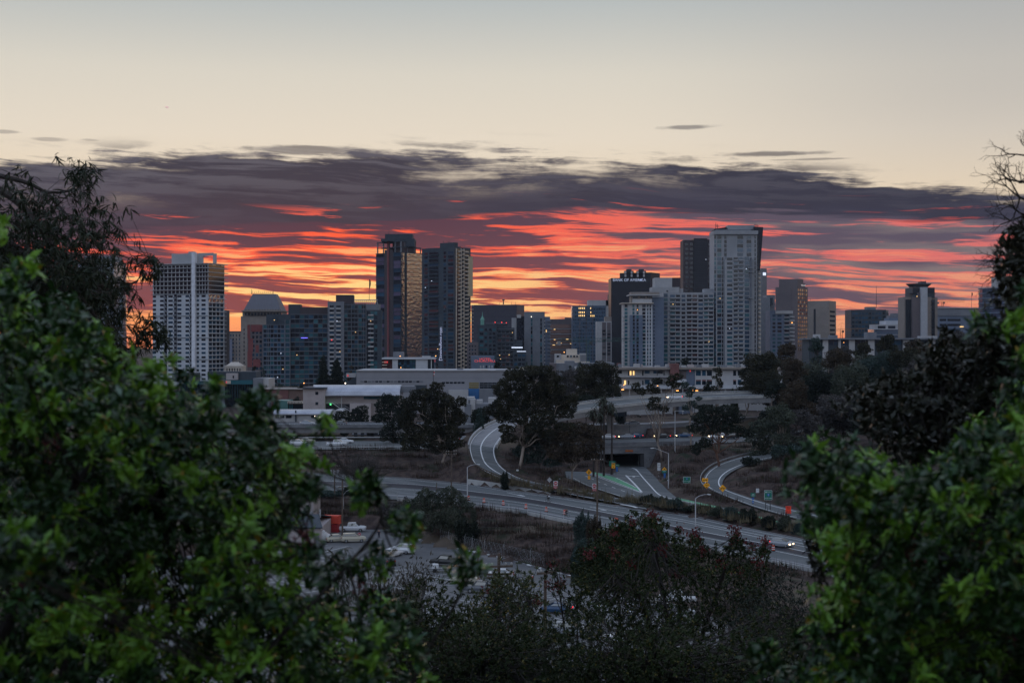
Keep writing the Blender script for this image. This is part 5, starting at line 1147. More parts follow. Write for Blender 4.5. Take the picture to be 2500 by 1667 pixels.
b.slab('roof_box', 960, 984, 859, 873, 8, W_GREY, back=3); b.slab('roof_box', 1030, 1050, 869, 874, 6, W_PALE, back=3); b.slab('post', 1052, 1054, 877, None, .5, W_WHITE, back=0)
b.grid('window', b.front(d + 1), cols(972, 1014, 6, .86), rows(879, 903, 4, d, .8), [G_BLUE, G_DARK, G_TEAL], .1); b.grid('balcony', b.front(d + 1), [(933, 945)], [(zof(y + 2, d), zof(y, d)) for y in (883, 890, 898)], W_CREAM, .8)
b.repeat('red_sign', b.front(d + 1), 938, 947, zof(886, d), zof(882, d), RED_MARK, .4); b.repeat('lit_window', f, 976, 978, zof(870, d), zof(868.5, d), LAMP_O, .3, -.1); b.repeat('lit_window', b.front(d + 1), 978, 979.5, zof(898, d), zof(896.5, d), LAMP_O, .4); b.done()
b = Bld('gabled_shop', 'dark gabled roof with a cream sign box behind the two tall cypresses', 'building', 860, 585, -28.5)
mb = MB(); mb.loft([[(xof(842, 585), 585, -28.5), (xof(872, 585), 585, -28.5), (xof(872, 585), 585, zof(918, 585)), (xof(842, 585), 585, zof(935, 585))], [(xof(842, 585), 600, -28.5), (xof(872, 585), 600, -28.5), (xof(872, 585), 600, zof(918, 585)), (xof(842, 585), 600, zof(935, 585))]]); b.put(mb, 'wall', W_DGREY)
b.slab('sign_box', 845, 868, 911, 921, 2, W_PALE, back=2); b.slab('red_emblem', 848, 850.5, 914.5, 919, .2, RED_MARK, back=1.7); b.slab('wall_lamp', 842, 844, 934, 936.5, .5, LAMP_W, back=-.7); b.done()
flagpole(1058, 540, 960, 903, 'flagpole with a hanging red and white flag before the grey school hall', (15, 3), [mat('flag_white', (.6, .58, .58), .8), mat('flag_red', (.45, .05, .06), .8), mat('flag_white', (.6, .6, .6), .8), mat('flag_red', (.45, .05, .06), .8)])

d = 520
b = Bld('motel_building', 'long two storey pale motel with open walkways and a dark red tower box', 'building', 1690, d, -28)
f = b.front(); b.slab('wall', 1500, 1640, 902, None, 12, W_PALE, back=2.2); b.slab('grey_wall', 1658, 1698, 903, None, 12, W_BLUEG, back=1.5); b.slab('wall', 1697, 1910, 903, None, 12, W_PALE, back=1); b.slab('roof_slab', 1498, 1910, 897, 902, 16, W_TAN, back=-.3)
b.slab('walkway', 1500, 1640, 918, 920.5, 3, W_PALE, back=-.2); b.slab('walkway', 1500, 1910, 941.5, 949, 4, W_WHITE, back=-2); b.slab('red_tower', 1636.5, 1658, 887.5, 935, 8, W_BRICK, back=-.8); b.slab('recess', 1658, 1675, 905, 940, .3, W_BROWN, back=1.2)
b.grid('window', b.front(d + 2.2), [(1508, 1518), (1574, 1586), (1595, 1603), (1605, 1618)], [(zof(912, d), zof(905, d)), (zof(938, d), zof(927, d))], [G_BLUE, G_DARK], .06); b.grid('door', b.front(d + 2.2), [(1568, 1571), (1603.5, 1605.5), (1620, 1622), (1533, 1536)], [(zof(917, d), zof(905, d)), (zof(940, d), zof(929, d))], [G_DARK, W_DGREY], .08)
b.grid('window', b.front(d + 1), [(1699, 1711), (1714, 1723), (1726, 1738), (1790, 1797), (1801, 1810), (1840, 1860)], [(zof(917, d), zof(904.5, d)), (zof(939, d), zof(927, d))], [G_DARK, G_BLUE], .06)
b.grid('red_blind', b.front(d + 1), [(1699, 1711), (1714, 1723), (1726, 1738), (1790, 1797)], [(zof(930, d), zof(927, d))], W_BRICK, .1); b.repeat('red_emblem', b.front(d + 1.5), 1683.5, 1686.5, zof(907.5, d), zof(904, d), RED_MARK, .1)
for px, py, w in ((1539.5, 911, 1.8), (1547, 911, 1.6), (1526, 934, 2)): b.repeat('lit_door', b.front(d + 2.2), px - w, px + w, zof(py + 5, d), zof(py - 5, d), LIT_W, .12)
for px, py in ((1522, 939), (1519, 950.5), (1604, 941), (1652, 953), (1690, 953), (1699, 953)): b.repeat('wall_lamp', f, px - (3 if py > 945 else 1), px + (3 if py > 945 else 1), zof(py + .7, d), zof(py - .7, d), LAMP_O, 2.4, -2.2)
for pa, pb, y in ((1510, 1518, 888.5), (1548, 1562, 888), (1566, 1570, 890), (1600, 1612, 892), (1626, 1636, 889), (1662, 1676, 892), (1680, 1694, 890), (1700, 1712, 891), (1715, 1730, 889), (1760, 1775, 892), (1797, 1800, 888), (1803, 1806, 886.5), (1812, 1816, 888.5), (1505, 1512, 893)): b.slab('roof_unit', pa, pb, y, 897.5, 3, random.choice([W_PALE, W_GREY, W_PALE, W_BEIGE]), back=random.uniform(2, 7))
b.slab('red_block', 1507, 1517, 886.5, 893, 3, W_BRICK, back=8); b.grid('balustrade_post', f, [(p, p + .7) for p in range(1502, 1636, 9)], [(zof(918, d), zof(914.5, d))], W_PALE, .15)
for px in range(1510, 1900, 26): b.repeat('canopy_post', b.front(d - 1.5), px, px + 1.6, -28, zof(949, d), W_PALE, .3)
b.slab('canopy', 1650, 1676, 926, 933, 4, W_WHITE, back=-4); b.done()
for (pa, pb, yt, d, m, lab) in ((1480, 1560, 955, 600, W_PALE, 'plain pale shed glimpsed between the dark trees left of the motel'), (860, 960, 1062, 430, W_PALE, 'pale wall with dark doorways seen under the left overpass'), (2195, 2260, 945, 470, W_PALE, 'small pale roofed house glimpsed between leaves at right')):
    b = Bld('small_building', lab, 'building', (pa + pb) / 2, d, -27.5 if d > 400 and pa < 2000 else -23); b.slab('wall', pa, pb, yt, None, 10, m); b.slab('roof', pa - 2, pb + 2, yt - 2, yt, 12, W_GREY, back=-.5); b.grid('doorway', b.front(), cols(pa, pb, 6, .5), [(b.zg + .2, zof(yt + 3, d))], G_DARK, .1); b.done()
# sheds of the lower left
M_CONT = mat('orange_red_container', (.50, .05, .03), .6, scale=.4, c2=(.6, .07, .04)); M_CONT2 = mat('dark_red_container', (.26, .015, .025), .6, scale=.4, c2=(.34, .03, .035))
def container(px, py, d, L, ang, m, label, z):
    r = empty('shipping_container', (xof(px, d), d, z), label, 'container', rz=R(ang)); mb = MB(); mb.box(-L / 2, L / 2, -1.2, 1.2, .1, 2.5)
    mb.build('box', m, r); mb = MB(); n = int(L / .45)
    for i in range(n): x = -L / 2 + (i + .5) * L / n; mb.box(x - .1, x + .1, -1.26, 1.26, .2, 2.4)
    mb.build('ribs', m, r); mb = MB()
    for x in (-L / 2, L / 2): mb.box(x - .12, x + .12, -1.24, 1.24, 0, .2); mb.box(x - .12, x + .12, -1.24, 1.24, 2.42, 2.56)
    mb.build('corner_frame', m, r); MB().box(L / 2 + .01, L / 2 + .06, -1.1, 1.1, .15, 2.4).build('door', m, r)
dc = 284
container(809, 1275, dc, 4.6, -14, M_CONT2, 'dark red shipping container, the lower of two stacked', -38.0); container(811, 1268, dc, 4.8, -12, M_CONT, 'bright orange red shipping container on top of a dark red one', -38.0 + 2.56)
for o in [o for o in bpy.data.objects if o.name.startswith('shipping_container')]: o.scale = (.66, .66, .66)
bpy.data.objects['shipping_container.001'].location.z = -38.0 + 1.69
b = Bld('shed', 'beige gabled shed at lower left beside the red containers', 'building', 740, 272, -38.2)
x0, x1 = xof(676, 272), xof(790, 272); ya, yb = 268, 284; ze = zof(1282, 272)
mb = MB(); mb.box(x0, x1, ya, yb, -38.2, ze); b.put(mb, 'wall', W_BEIGE)
mb = MB(); mb.loft([[(x0 - .4, ya - .5, ze), (x1 + .4, ya - .5, ze), (x1 + .4, ya - .5, ze + .2), (x0 - .4, ya - .5, ze + .2)], [(x0 - .4, (ya + yb) / 2, ze + 1.5), (x1 - 1.5, (ya + yb) / 2, ze + 1.5), (x1 - 1.5, (ya + yb) / 2, ze + 1.7), (x0 - .4, (ya + yb) / 2, ze + 1.7)], [(x0 - .4, yb + .5, ze), (x1 + .4, yb + .5, ze), (x1 + .4, yb + .5, ze + .2), (x0 - .4, yb + .5, ze + .2)]]); b.put(mb, 'roof', W_DGREY)
mb = MB(); mb.tube([(x1 - 1.2, 276, ze + 1), (x1 - 1.2, 276, ze + 2.6)], .15, 6); b.put(mb, 'roof_vent', W_PALE); mb = MB(); mb.box(xof(778, 272), xof(786, 272), ya - .2, ya - .1, -38.2, -36.2); b.put(mb, 'door', W_GREY); b.done()
b = Bld('house', 'small beige house end with a window, half hidden behind leaves at left', 'building', 745, 286, -38); b.slab('wall', 700, 766, 1217, None, 10, W_BEIGE); b.slab('roof', 696, 769, 1213, 1217.5, 12, W_DGREY, back=-.6)
b.grid('window', b.front(), [(748, 754), (722, 730)], [(zof(1240, 286), zof(1232, 286))], G_DARK, .05); b.slab('meter_box', 757, 764, 1248, 1254, .3, W_PALE, back=-.35); b.done()

# ================================================================ bridges, walls and rails
b = Bld('overpass', 'straight concrete overpass with a steel rail crossing at left above the freeway', 'bridge', 900, 412, -30)
mb = MB(); mb.box(xof(430, 412), xof(1165, 412), 412, 425, zof(1056.5, 412), zof(1042, 412)); b.put(mb, 'girder', M_CONC)
mb = MB(); mb.box(xof(430, 412), xof(1167, 412), 411.4, 411.8, zof(1044, 412), zof(1036, 412)); mb.box(xof(430, 412), xof(1167, 412), 425.2, 425.6, zof(1044, 412), zof(1036, 412)); b.put(mb, 'barrier', M_CONC_D)
mb = MB(); mb.box(xof(430, 412), xof(1166, 412), 411.85, 425.1, zof(1042, 412), zof(1041, 412)); b.put(mb, 'deck', M_ASPH)
mb = MB(); z = zof(1033.5, 412); mb.tube([(xof(430, 412), 411.6, z), (xof(1167, 412), 411.6, z)], .07, 4)
for i in range(60): x = xof(435 + i * 12.4, 412); mb.box(x - .05, x + .05, 411.55, 411.65, z - .35, z)
b.put(mb, 'handrail', M_STEEL)
for px in (520, 700, 905, 1075): mb = MB(); mb.box(xof(px - 8, 419), xof(px + 8, 419), 417, 420, -31, zof(1056, 412)); b.put(mb, 'pier', M_CONC_D)
b.done()
OVS = 1.065
OV = [(a, y, yf, dd * OVS, w * OVS, h) for a, y, yf, dd, w, h in [(1290, 1023, 1000, 366, 20, 21), (1340, 1013, 993, 368, 19, 21), (1400, 1002, 983, 373, 18, 21), (1450, 994, 976, 379, 17, 20.5), (1500, 987.5, 970.5, 385, 16, 20.5), (1600, 977, 963, 396, 13, 20), (1700, 969.5, 957.5, 404, 11, 19.5), (1800, 965, 954.5, 409, 10, 19.5), (1880, 963, 953, 411, 10, 20), (1960, 962, 952.5, 412, 10, 20)]]
ovN = smooth([P(a, y, dd) for a, y, yf, dd, w, h in OV], 90); ovF = smooth([P(a, yf, dd + w) for a, y, yf, dd, w, h in OV], 90); ovH = np.interp(np.linspace(0, 1, 90), np.linspace(0, 1, len(OV)), [h / F * dd for a, y, yf, dd, w, h in OV])
b = Bld('flyover', 'long curving concrete flyover ramp rising to the right before the motel', 'bridge', 1650, 400, -27)
dk = np.array([0, 0, .9]); b.put(strip_mesh(MB(), ovN - dk, ovF - dk), 'deck', M_ASPH)
mb = MB(); mb.loft([[n - dk * 1.05, n - (0, 0, h), f_ - (0, 0, h), f_ - dk * 1.05] for n, f_, h in zip(ovN, ovF, ovH)]); b.put(mb, 'girder', M_CONC)
def wall_along(L, w, h, dz):
    mb = MB(); A, B = offset(L, -w / 2), offset(L, w / 2); mb.loft([[a + (0, 0, dz), b_ + (0, 0, dz), b_ + (0, 0, dz + h), a + (0, 0, dz + h)] for a, b_ in zip(A, B)]); return mb
b.put(wall_along(ovN, .35, .75, -1.0), 'near_barrier', M_CONC_L); b.put(wall_along(ovF, .35, .75, -1.0), 'far_barrier', M_CONC_L)
for L in (ovN, ovF):
    mb = MB(); mb.tube([p + (0, 0, .0) for p in L], .07, 4)
    for p in L[::2]: mb.box(p[0] - .06, p[0] + .06, p[1] - .06, p[1] + .06, p[2] - .3, p[2])
    b.put(mb, 'rail', M_STEEL)
for i in (38, 62, 80, 14): p = (ovN[i] + ovF[i]) / 2; mb = MB(); mb.prism([(p[0] - .9, p[1] - 1.6), (p[0] + .9, p[1] - 1.6), (p[0] + .9, p[1] + 1.6), (p[0] - .9, p[1] + 1.6)], -29, p[2] - 1.8); b.put(mb, 'pier', M_CONC)
b.put(line(MB(), at_frac(ovN, ovF, .2) - dk, .2, .03), 'edge_line', M_WHITE); b.done()
b = Bld('retaining_wall', 'long grey concrete retaining wall behind the freeway lanes', 'wall', 1600, 402, -27)
w_ = offset(fuA, 0); b.put(wall_along(fuA, .5, 3.6, -2.8), 'wall', M_CONC_D); b.put(wall_along(fuA, .7, .25, .8), 'coping', M_CONC)
mb = MB()
for i in range(2, 30, 3): p = fuA[i]; mb.box(p[0] - .06, p[0] + .06, p[1] - .35, p[1] - .2, -27, -23.9)
b.put(mb, 'joint', W_DGREY); b.done()
b = Bld('freeway_bridge', 'low freeway bridge whose dark underpass opening spans the road', 'bridge', 1480, 386, -34)
i0, i1 = np.argmin(abs(fpx - 1378)), np.argmin(abs(fpx - 1690)); seg = fwA[i0:i1 + 1]; seg2 = smooth(seg, 30)
b.put(wall_along(seg2, .4, 1.0, -.05), 'barrier', M_CONC_D); j = np.argmin(abs(CX + F * seg2[:, 0] / seg2[:, 1] - 1572))
b.put(wall_along(seg2[:j + 1], .8, 2.1, -2.2), 'fascia_beam', M_CONC_D); b.put(wall_along(seg2[j:], .6, 7.2, -7.3), 'wing_wall', M_CONC_D); b.put(wall_along(seg2 - np.array([0, .45, 0]), .15, .35, -.3), 'ledge', M_CONC)
mb = MB()
for px in (1382, 1568): mb.box(xof(px, 387) - .5, xof(px, 387) + .5, 386.8, 421, -35.5, ZF - .1)
mb.box(xof(1378, 420), xof(1600, 420), 421, 422, -37, ZF - .1); b.put(mb, 'abutment', mat('dark_concrete', (.05, .05, .055), .9))  # abutment and soffit take a darker concrete tone
mb = MB(); mb.box(xof(1557, 392), xof(1557, 392) + 1, 391, 392, -34.2, ZF - .3); b.put(mb, 'pier', M_CONC_D); mb = MB(); mb.box(xof(1380, 387), xof(1566, 387), 387.5, 420.9, ZF - 1.2, ZF - .25); b.put(mb, 'soffit', mat('dark_concrete', (.05, .05, .055)))
mb = MB(); q = seg2[j // 2 + 3]; mb.box(xof(1526, q[1]), xof(1545, q[1]), q[1] - 1.0, q[1] - .55, zof(1102, q[1]), zof(1097.5, q[1])); b.put(mb, 'orange_graffiti', mat('orange_paint', (.35, .10, .03), .8, .4, scale=2)); b.done()
def guardrail(L, label, posts=2, h=.75, name='guardrail', m=None):
    r = empty(name, L[0], label, name.replace('_', ' ')); o = np.array(L[0]); mb = MB(); A, B = offset(L, -.04), offset(L, .04)
    mb.loft([[a + (0, 0, h - .3), b_ + (0, 0, h - .3), b_ + (0, 0, h), a + (0, 0, h)] for a, b_ in zip(A, B)]); mb.build('rail', m or M_STEEL, r, o)
    mb = MB()
    for p in L[::posts]: mb.box(p[0] - .09, p[0] + .09, p[1] + .05, p[1] + .22, p[2] - .3, p[2] + h)
    mb.build('posts', M_POST, r, o); return r
guardrail(smooth([G(x, y, ZF) for x, y in [(420, 1098), (700, 1097), (900, 1096), (1110, 1094)]], 44), 'steel guardrail along the near edge of the freeway at left')
guardrail(smooth([G(x, y, ZF) for x, y in [(420, 1072), (700, 1072), (900, 1072), (1110, 1071)]], 34), 'steel guardrail along the far edge of the freeway at left')
guardrail(smooth([G(x, y, ZF) for x, y in [(1700, 1084), (1780, 1081), (1860, 1074), (1960, 1066)]], 26), 'steel guardrail on the freeway edge above the curving slip road')
guardrail(offset(rlA[8:60], .5), 'dark weathered guardrail down the outer side of the curved ramp', 1, .7, m=M_POST)
guardrail(offset(rrA[3:40], .6), 'thin steel guardrail round the outside of the slip road bend', 3, .6)
b = Bld('ramp_parapet', 'pale concrete parapet on the left edge of the curved ramp top', 'parapet', 1200, 400, -26); b.put(wall_along(offset(rlA[:24], .2), .35, 1.15, -.35), 'wall', M_CONC_L); mb = MB()
for p in offset(rlA[:24], .2): mb.box(p[0] - .06, p[0] + .06, p[1] - .06, p[1] + .06, p[2] + .8, p[2] + 1.1)
b.put(mb, 'rail_posts', M_STEEL); b.done()
b = Bld('ramp_parapet', 'short pale concrete parapet on the right edge of the curved ramp', 'parapet', 1225, 380, -26); b.put(wall_along(offset(rlB[:21], -.2), .35, 1.0, -.5), 'wall', M_CONC_L); b.done()
b = Bld('garden_wall', 'low white concrete wall between the street and the curved ramp', 'wall', 1250, 330, -33.5)
wl = smooth([G(x, y, z) for x, y, z in [(1143, 1183, -33.6), (1200, 1188, -33.7), (1260, 1196, -33.9), (1310, 1202, -34.1), (1345, 1207, -34.2)]], 20); mb = MB(); A, B = offset(wl, -.15), offset(wl, .15); hh = np.linspace(1.35, .35, 20)
mb.loft([[a, b_, b_ + (0, 0, h), a + (0, 0, h)] for a, b_, h in zip(A, B, hh)]); b.put(mb, 'wall', M_CONC_L); b.done()
bw = street_line(B_E, 1.0, 90); b = Bld('street_wall', 'long low pale barrier wall along the near side of the street', 'wall', 1300, 285, -35)
for i in range(0, 84, 6): b.put(wall_along(bw[i:i + 6] if i < 78 else bw[i:], .3, .7, -.2), 'segment', M_CONC_L)
b.done()
fl_ = street_line(B_E, -1, 90)[24:52]; r = empty('rail_fence', fl_[0], 'thin wire fence with slim posts behind the street barrier wall', 'fence')
for p in fl_[::2]: MB().box(-.05, .05, -.05, .05, 0, 1.5).build('post', M_STEEL, r).location = p - fl_[0]
mb = MB()
for h in (.7, 1.45): mb.tube([p + (0, 0, h) for p in fl_], .02, 3)
mb.build('wire', M_STEEL, r, fl_[0])
cl = smooth([G(x, y, z) for x, y, z in [(1075, 1322, -37.6), (1105, 1330, -37.7), (1135, 1338, -37.8), (1165, 1346, -37.8), (1230, 1360, -37.8), (1330, 1384, -37.8)]], 31); r = empty('chain_link_fence', cl[0], 'chain link fence with barbed wire at the back of the parking lot', 'fence')
for p in cl[::4]: o = MB().tube([(0, 0, 0), (0, 0, 2.3), (.2, .2, 2.6)], .025, 5).build('post', M_STEEL, r); o.location = p - cl[0]
mb = MB()
for h in np.linspace(.2, 2.2, 9): mb.tube([p + (0, 0, h) for p in cl], .008, 3)
for i in range(0, 30): a, c = cl[i], cl[i + 1]; mb.tube([a + (0, 0, .1), c + (0, 0, 2.2)], .008, 3); mb.tube([a + (0, 0, 2.2), c + (0, 0, .1)], .008, 3)
mb.build('mesh', M_STEEL, r, cl[0])

# ================================================================ finding the ground under a photo point
def hit(px, py, d0=105, d1=600):
    ds = np.arange(d0, d1, 1.0); x = (px - CX) / F * ds; z = (HY - py) / F * ds; t = terrain(x, ds); k = np.where(z <= t)[0]
    if len(k) == 0: return P(px, py, 300)
    i = k[0]; dd = ds[i]; return np.array([(px - CX) / F * dd, dd, t[i]])

# ---- lamps, poles, wires
M_LAMPST = mat('lamp_post_grey', (.40, .40, .42), .5)
def street_lamp(px, yb, yt, arm, label, base=None, style='curve'):
    p = hit(px, yb) if base is None else np.array(base); d = p[1]; H = (yb - yt) / F * d; r = empty('street_lamp', p, label, 'street lamp')
    ax = (arm[0] - px) / F * d; az_ = H + (yt - arm[1]) / F * d
    MB().tube([(0, 0, 0), (0, 0, H)], [.13, .09], 8).build('pole', M_LAMPST, r)
    pts = [(0, 0, H), (ax * .25, 0, H + (az_ - H) * .6), (ax * .6, 0, H + (az_ - H) * .95), (ax * .85, 0, az_)] if style == 'curve' else [(0, 0, H), (ax * .8, 0, az_)]
    MB().tube(pts, .06, 6).build('arm', M_LAMPST, r); s = 1 if ax > 0 else -1
    MB().loft([[(ax * .82, -.12, az_ - .05), (ax * .82, .12, az_ - .05), (ax * .82, .12, az_ + .1), (ax * .82, -.12, az_ + .1)], [(ax * .94, -.22, az_ - .12), (ax * .94, .22, az_ - .12), (ax * .94, .22, az_ + .1), (ax * .94, -.22, az_ + .1)], [(ax + s * .2, -.15, az_ - .1), (ax + s * .2, .15, az_ - .1), (ax + s * .2, .15, az_ + .02), (ax + s * .2, -.15, az_ + .02)]]).build('lamp_head', mat('lamp_head', (.5, .52, .55), .4), r); return r
street_lamp(1141, 1212, 1141, (1170, 1134), 'street lamp with a curved arm beside the left end of the white wall')
street_lamp(1698, 1298, 1217, (1733, 1207), 'tall street lamp with a curved arm at the near edge of the street')
street_lamp(1632, 1192, 1107, (1590, 1094), 'street lamp with a slanting arm reaching toward the underpass', style='line')
street_lamp(838, 1248, 1214, (868, 1199), 'street lamp among dark shrubs with its head just left of the bare tree')
street_lamp(1648, 1104, 1003, (1668, 1003), 'very tall double pole light mast in front of the retaining wall', style='line')
def pole(px, yb, yt, label, arms=(), r_=.16, d=None, trans=0, cat='utility pole'):
    p = hit(px, yb) if d is None else np.array([xof(px, d), d, zof(yb, d)]); d = p[1]; H = (yb - yt) / F * d; r = empty('utility_pole', p, label, cat)
    MB().tube([(0, 0, -.5), (0, 0, H)], [r_, r_ * .75], 8).build('pole', M_POST, r)
    for (ya, w, tilt) in arms:
        z = (yb - ya) / F * d; a = w / F * d / 2; mb = MB(); mb.obox((-a, -.2, z - tilt * a), (2 * a, 0, 2 * tilt * a), (0, -.12, 0), (0, 0, .14)); mb.build('crossarm', M_POST, r)
        for t in (-.9, -.5, .5, .9): MB().lathe((a * t, -.26, z + .14 + tilt * a * t), [(.03, 0), (.07, .06), (.07, .14), (.03, .2)], 6).build('insulator', M_CONC_L, r)
    for k in range(trans): x = (k - (trans - 1) / 2) * .75; z = (yb - 1163) / F * d; MB().lathe((x, -.45, z), [(.05, 0), (.28, .05), (.28, .95), (.05, 1.02)], 10).build('transformer', W_PALE, r)
    return p, H
pA = pole(1458, 1302, 1122, 'tall wooden utility pole standing in the bushes beside the street', ((1124, 30, .0),), .2)
pB = pole(1102, 1235, 1101, 'wooden utility pole with two crossarms near the pale gum trunk', ((1103, 26, .05), (1110, 26, 0)), .15)
pC = pole(817, 1226, 1144, 'wooden utility pole carrying three white transformers', ((1144, 26, 0),), .15, trans=3)
pD = pole(836, 1316, 1172, 'dark bare utility pole rising beside the red containers', ((1191, 20, 0),), .18)
pE = pole(1218, 1950, 1350, 'old wooden pole in the foreground with three stacked crossarms', ((1383, 68, .03), (1402, 62, .03), (1411, 60, 0)), .14, d=100)
pF = pole(1331, 1930, 1394, 'old wooden pole with one short crossarm, half covered by berry shrubs', ((1399, 42, .1),), .13, d=92)
pole(1066, 1206, 1178, 'short dark stub post on the verge left of the white street wall', (), .1, cat='post'); pole(1167, 1400, 1350, 'thin dark pole behind the leafy branch in the lot', (), .09, d=150)
def wire(a, c, label, sag=1.5, n=3, dz=.18, pts=14):
    a, c = np.array(a, float), np.array(c, float); mb = MB(); r = empty('power_line', a, label, 'wires')
    for k in range(n):
        L = []
        for i in range(pts): t = i / (pts - 1); p = a * (1 - t) + c * t; p[2] -= sag * 4 * t * (1 - t) + k * dz; p[1] += k * .25; L.append(p)
        MB().tube(L, .022, 3).build('wire', M_DSTEEL, r, a)
wire(pA[0] + (-1, 0, pA[1]), pB[0] + (1.2, 0, pB[1]), 'power lines strung between the tall wooden pole and the two crossarm pole', 2.2, 3)
wire(pB[0] + (-1.2, 0, pB[1]), P(940, 1124, 330), 'power lines running left from the two crossarm pole', 1.0, 2); wire(pA[0] + (1.2, 0, pA[1]), P(1640, 1168, 318), 'power line dropping right from the tall wooden pole', .6, 2)

# ---- signs
S_GREEN = mat('sign_green', (.01, .16, .11), .5, .05); S_AMBER = mat('sign_amber', (.98, .42, .02), .5, .03); S_WHITE = mat('sign_white_face', (.62, .64, .66), .5, .05); S_RED = mat('sign_red', (.38, .02, .03), .5, .05); S_BLUE = mat('sign_blue', (.02, .12, .38), .5, .05)
S_ORANGE = mat('sign_fluorescent', (1.0, .07, .03), .5, .03); S_BLACK = mat('sign_black', (.01, .01, .01), .6, .05)
def sign(label, px, yb, panels, posts=(0,), pm=M_POST, pr=.05, cat='road sign', base=None):
    """panels: (kind, x0, x1, y0, y1, material, texts) in photo px; texts: (string, cx, cy, size px, material)"""
    p = hit(px, yb) if base is None else np.array(base); d = p[1]; s = d / F; r = empty('road_sign', p, label, cat); top = min(q[3] for q in panels)
    for o in posts: MB().tube([(o * s, .06, -.3), (o * s, .06, (yb - top - 1) * s)], pr, 6).build('post', pm, r)
    for k, (kind, x0, x1, y0, y1, m, tx) in enumerate(panels):
        a, c, z1, z0 = (x0 - px) * s, (x1 - px) * s, (yb - y0) * s, (yb - y1) * s; y = -.04 - .03 * k; mx, mz = (a + c) / 2, (z0 + z1) / 2
        pts = {'rect': [(a, z0), (c, z0), (c, z1), (a, z1)], 'diamond': [(mx, z0), (c, mz), (mx, z1), (a, mz)], 'tri': [(a, z0), (c, z0), (mx, z1)], 'disc': [(mx + (c - a) / 2 * math.cos(t), mz + (z1 - z0) / 2 * math.sin(t)) for t in np.linspace(0, 2 * math.pi, 17)[:-1]], 'shield': [(mx, z0), (c, z0 + (z1 - z0) * .45), (c, z1), (mx, z1 - (z1 - z0) * .1), (a, z1), (a, z0 + (z1 - z0) * .45)]}[kind]
        mb = MB(); n = len(pts); mb.add([(x, y, z) for x, z in pts] + [(x, y + .025, z) for x, z in pts], [tuple(range(n)), tuple(range(2 * n - 1, n - 1, -1))] + [(i, (i + 1) % n, n + (i + 1) % n, n + i) for i in range(n)]); pn = mb.build('panel', m, r)
        for t in tx:
            if t[0] == 'bar': MB().box((t[1] - px) * s, (t[2] - px) * s, y - .02, y, (yb - t[4]) * s, (yb - t[3]) * s).build('symbol', t[5], pn)
            elif t[0] == 'poly': MB().add([((q[0] - px) * s, y - .015, (yb - q[1]) * s) for q in t[1]], [tuple(range(len(t[1])))]).build('symbol', t[2], pn)
            elif t[0] == 'ring':
                mb = MB(); L = [((t[1] - px + t[3] * math.cos(q)) * s, y - .02, (yb - t[2] + t[3] * math.sin(q)) * s) for q in np.linspace(0, 2 * math.pi, 13)]; mb.tube(L, .035, 4); mb.build('symbol', t[4], pn)
            else: w = p + np.array([(t[1] - px) * s, y - .02, (yb - t[2]) * s]); o = textobj(t[0], t[3] * s, w, t[4], None, name='lettering', ext=.01); o.location = w - p; o.parent = pn
    return r
def arrow(x0, x1, y, h, m): return [('bar', x0, x1 - h, y - h * .35, y + h * .35, m), ('poly', [(x1 - h * 1.2, y - h), (x1, y), (x1 - h * 1.2, y + h)], m)]
sign('amber arrow sign above an amber 14-8 clearance diamond at the slip road bend', 1722, 1201, [('rect', 1714, 1728.5, 1167.5, 1176, S_AMBER, arrow(1715.5, 1727, 1171.7, 1.9, S_BLACK)), ('diamond', 1716.5, 1733.5, 1176, 1193, S_AMBER, [('14-8', 1725, 1184.5, 5.2, S_BLACK), ('poly', [(1722.5, 1180), (1725, 1177.4), (1727.5, 1180)], S_BLACK), ('poly', [(1727.5, 1189), (1725, 1191.6), (1722.5, 1189)], S_BLACK)])], (2,))
sign('amber diamond bicycle warning sign right of the bend', 1764, 1226, [('diamond', 1755.5, 1773, 1184.5, 1202.5, S_AMBER, [('ring', 1760.3, 1194.6, 2.1, S_BLACK), ('ring', 1768, 1194.6, 2.1, S_BLACK), ('bar', 1760.3, 1768, 1193.9, 1194.5, S_BLACK), ('bar', 1762.2, 1766.5, 1191, 1191.6, S_BLACK), ('poly', [(1762, 1191.3), (1764.3, 1194.4), (1766.8, 1191.3), (1764.3, 1193.6)], S_BLACK)])])
sign('green sign with a 5 shield and SOUTH on the bank right of the underpass', 1672, 1204, [('rect', 1668, 1685.5, 1163.5, 1178.5, S_WHITE, []), ('rect', 1668.6, 1684.9, 1164.1, 1177.9, S_GREEN, [('SOUTH', 1674.5, 1174.3, 3.0, S_WHITE), ('poly', [(1680, 1176), (1683, 1173), (1683, 1176)], S_WHITE)]), ('shield', 1674.8, 1679, 1166, 1171, S_BLUE, [('5', 1676.9, 1168.4, 3.6, S_WHITE)])], (0, 11.5))
sign('large green sign reading SOUTH 5 NORTH with white arrows', 1869, 1247, [('rect', 1865.8, 1885, 1197, 1220.5, S_WHITE, []), ('rect', 1866.5, 1884.3, 1197.7, 1219.8, S_GREEN, [('SOUTH', 1876.5, 1201.8, 3.7, S_WHITE), ('NORTH', 1873.5, 1216, 3.7, S_WHITE), ('poly', [(1868, 1202), (1869.6, 1199), (1871.2, 1202)], S_WHITE), ('bar', 1869.2, 1870, 1202, 1204, S_WHITE), ('poly', [(1881, 1214.4), (1883.6, 1216), (1881, 1217.6)], S_WHITE)]), ('shield', 1872.3, 1879, 1204.5, 1212.5, S_BLUE, [('5', 1875.6, 1208.2, 5.5, S_WHITE)])], (0.5, 11.5), pm=M_DSTEEL, pr=.09)
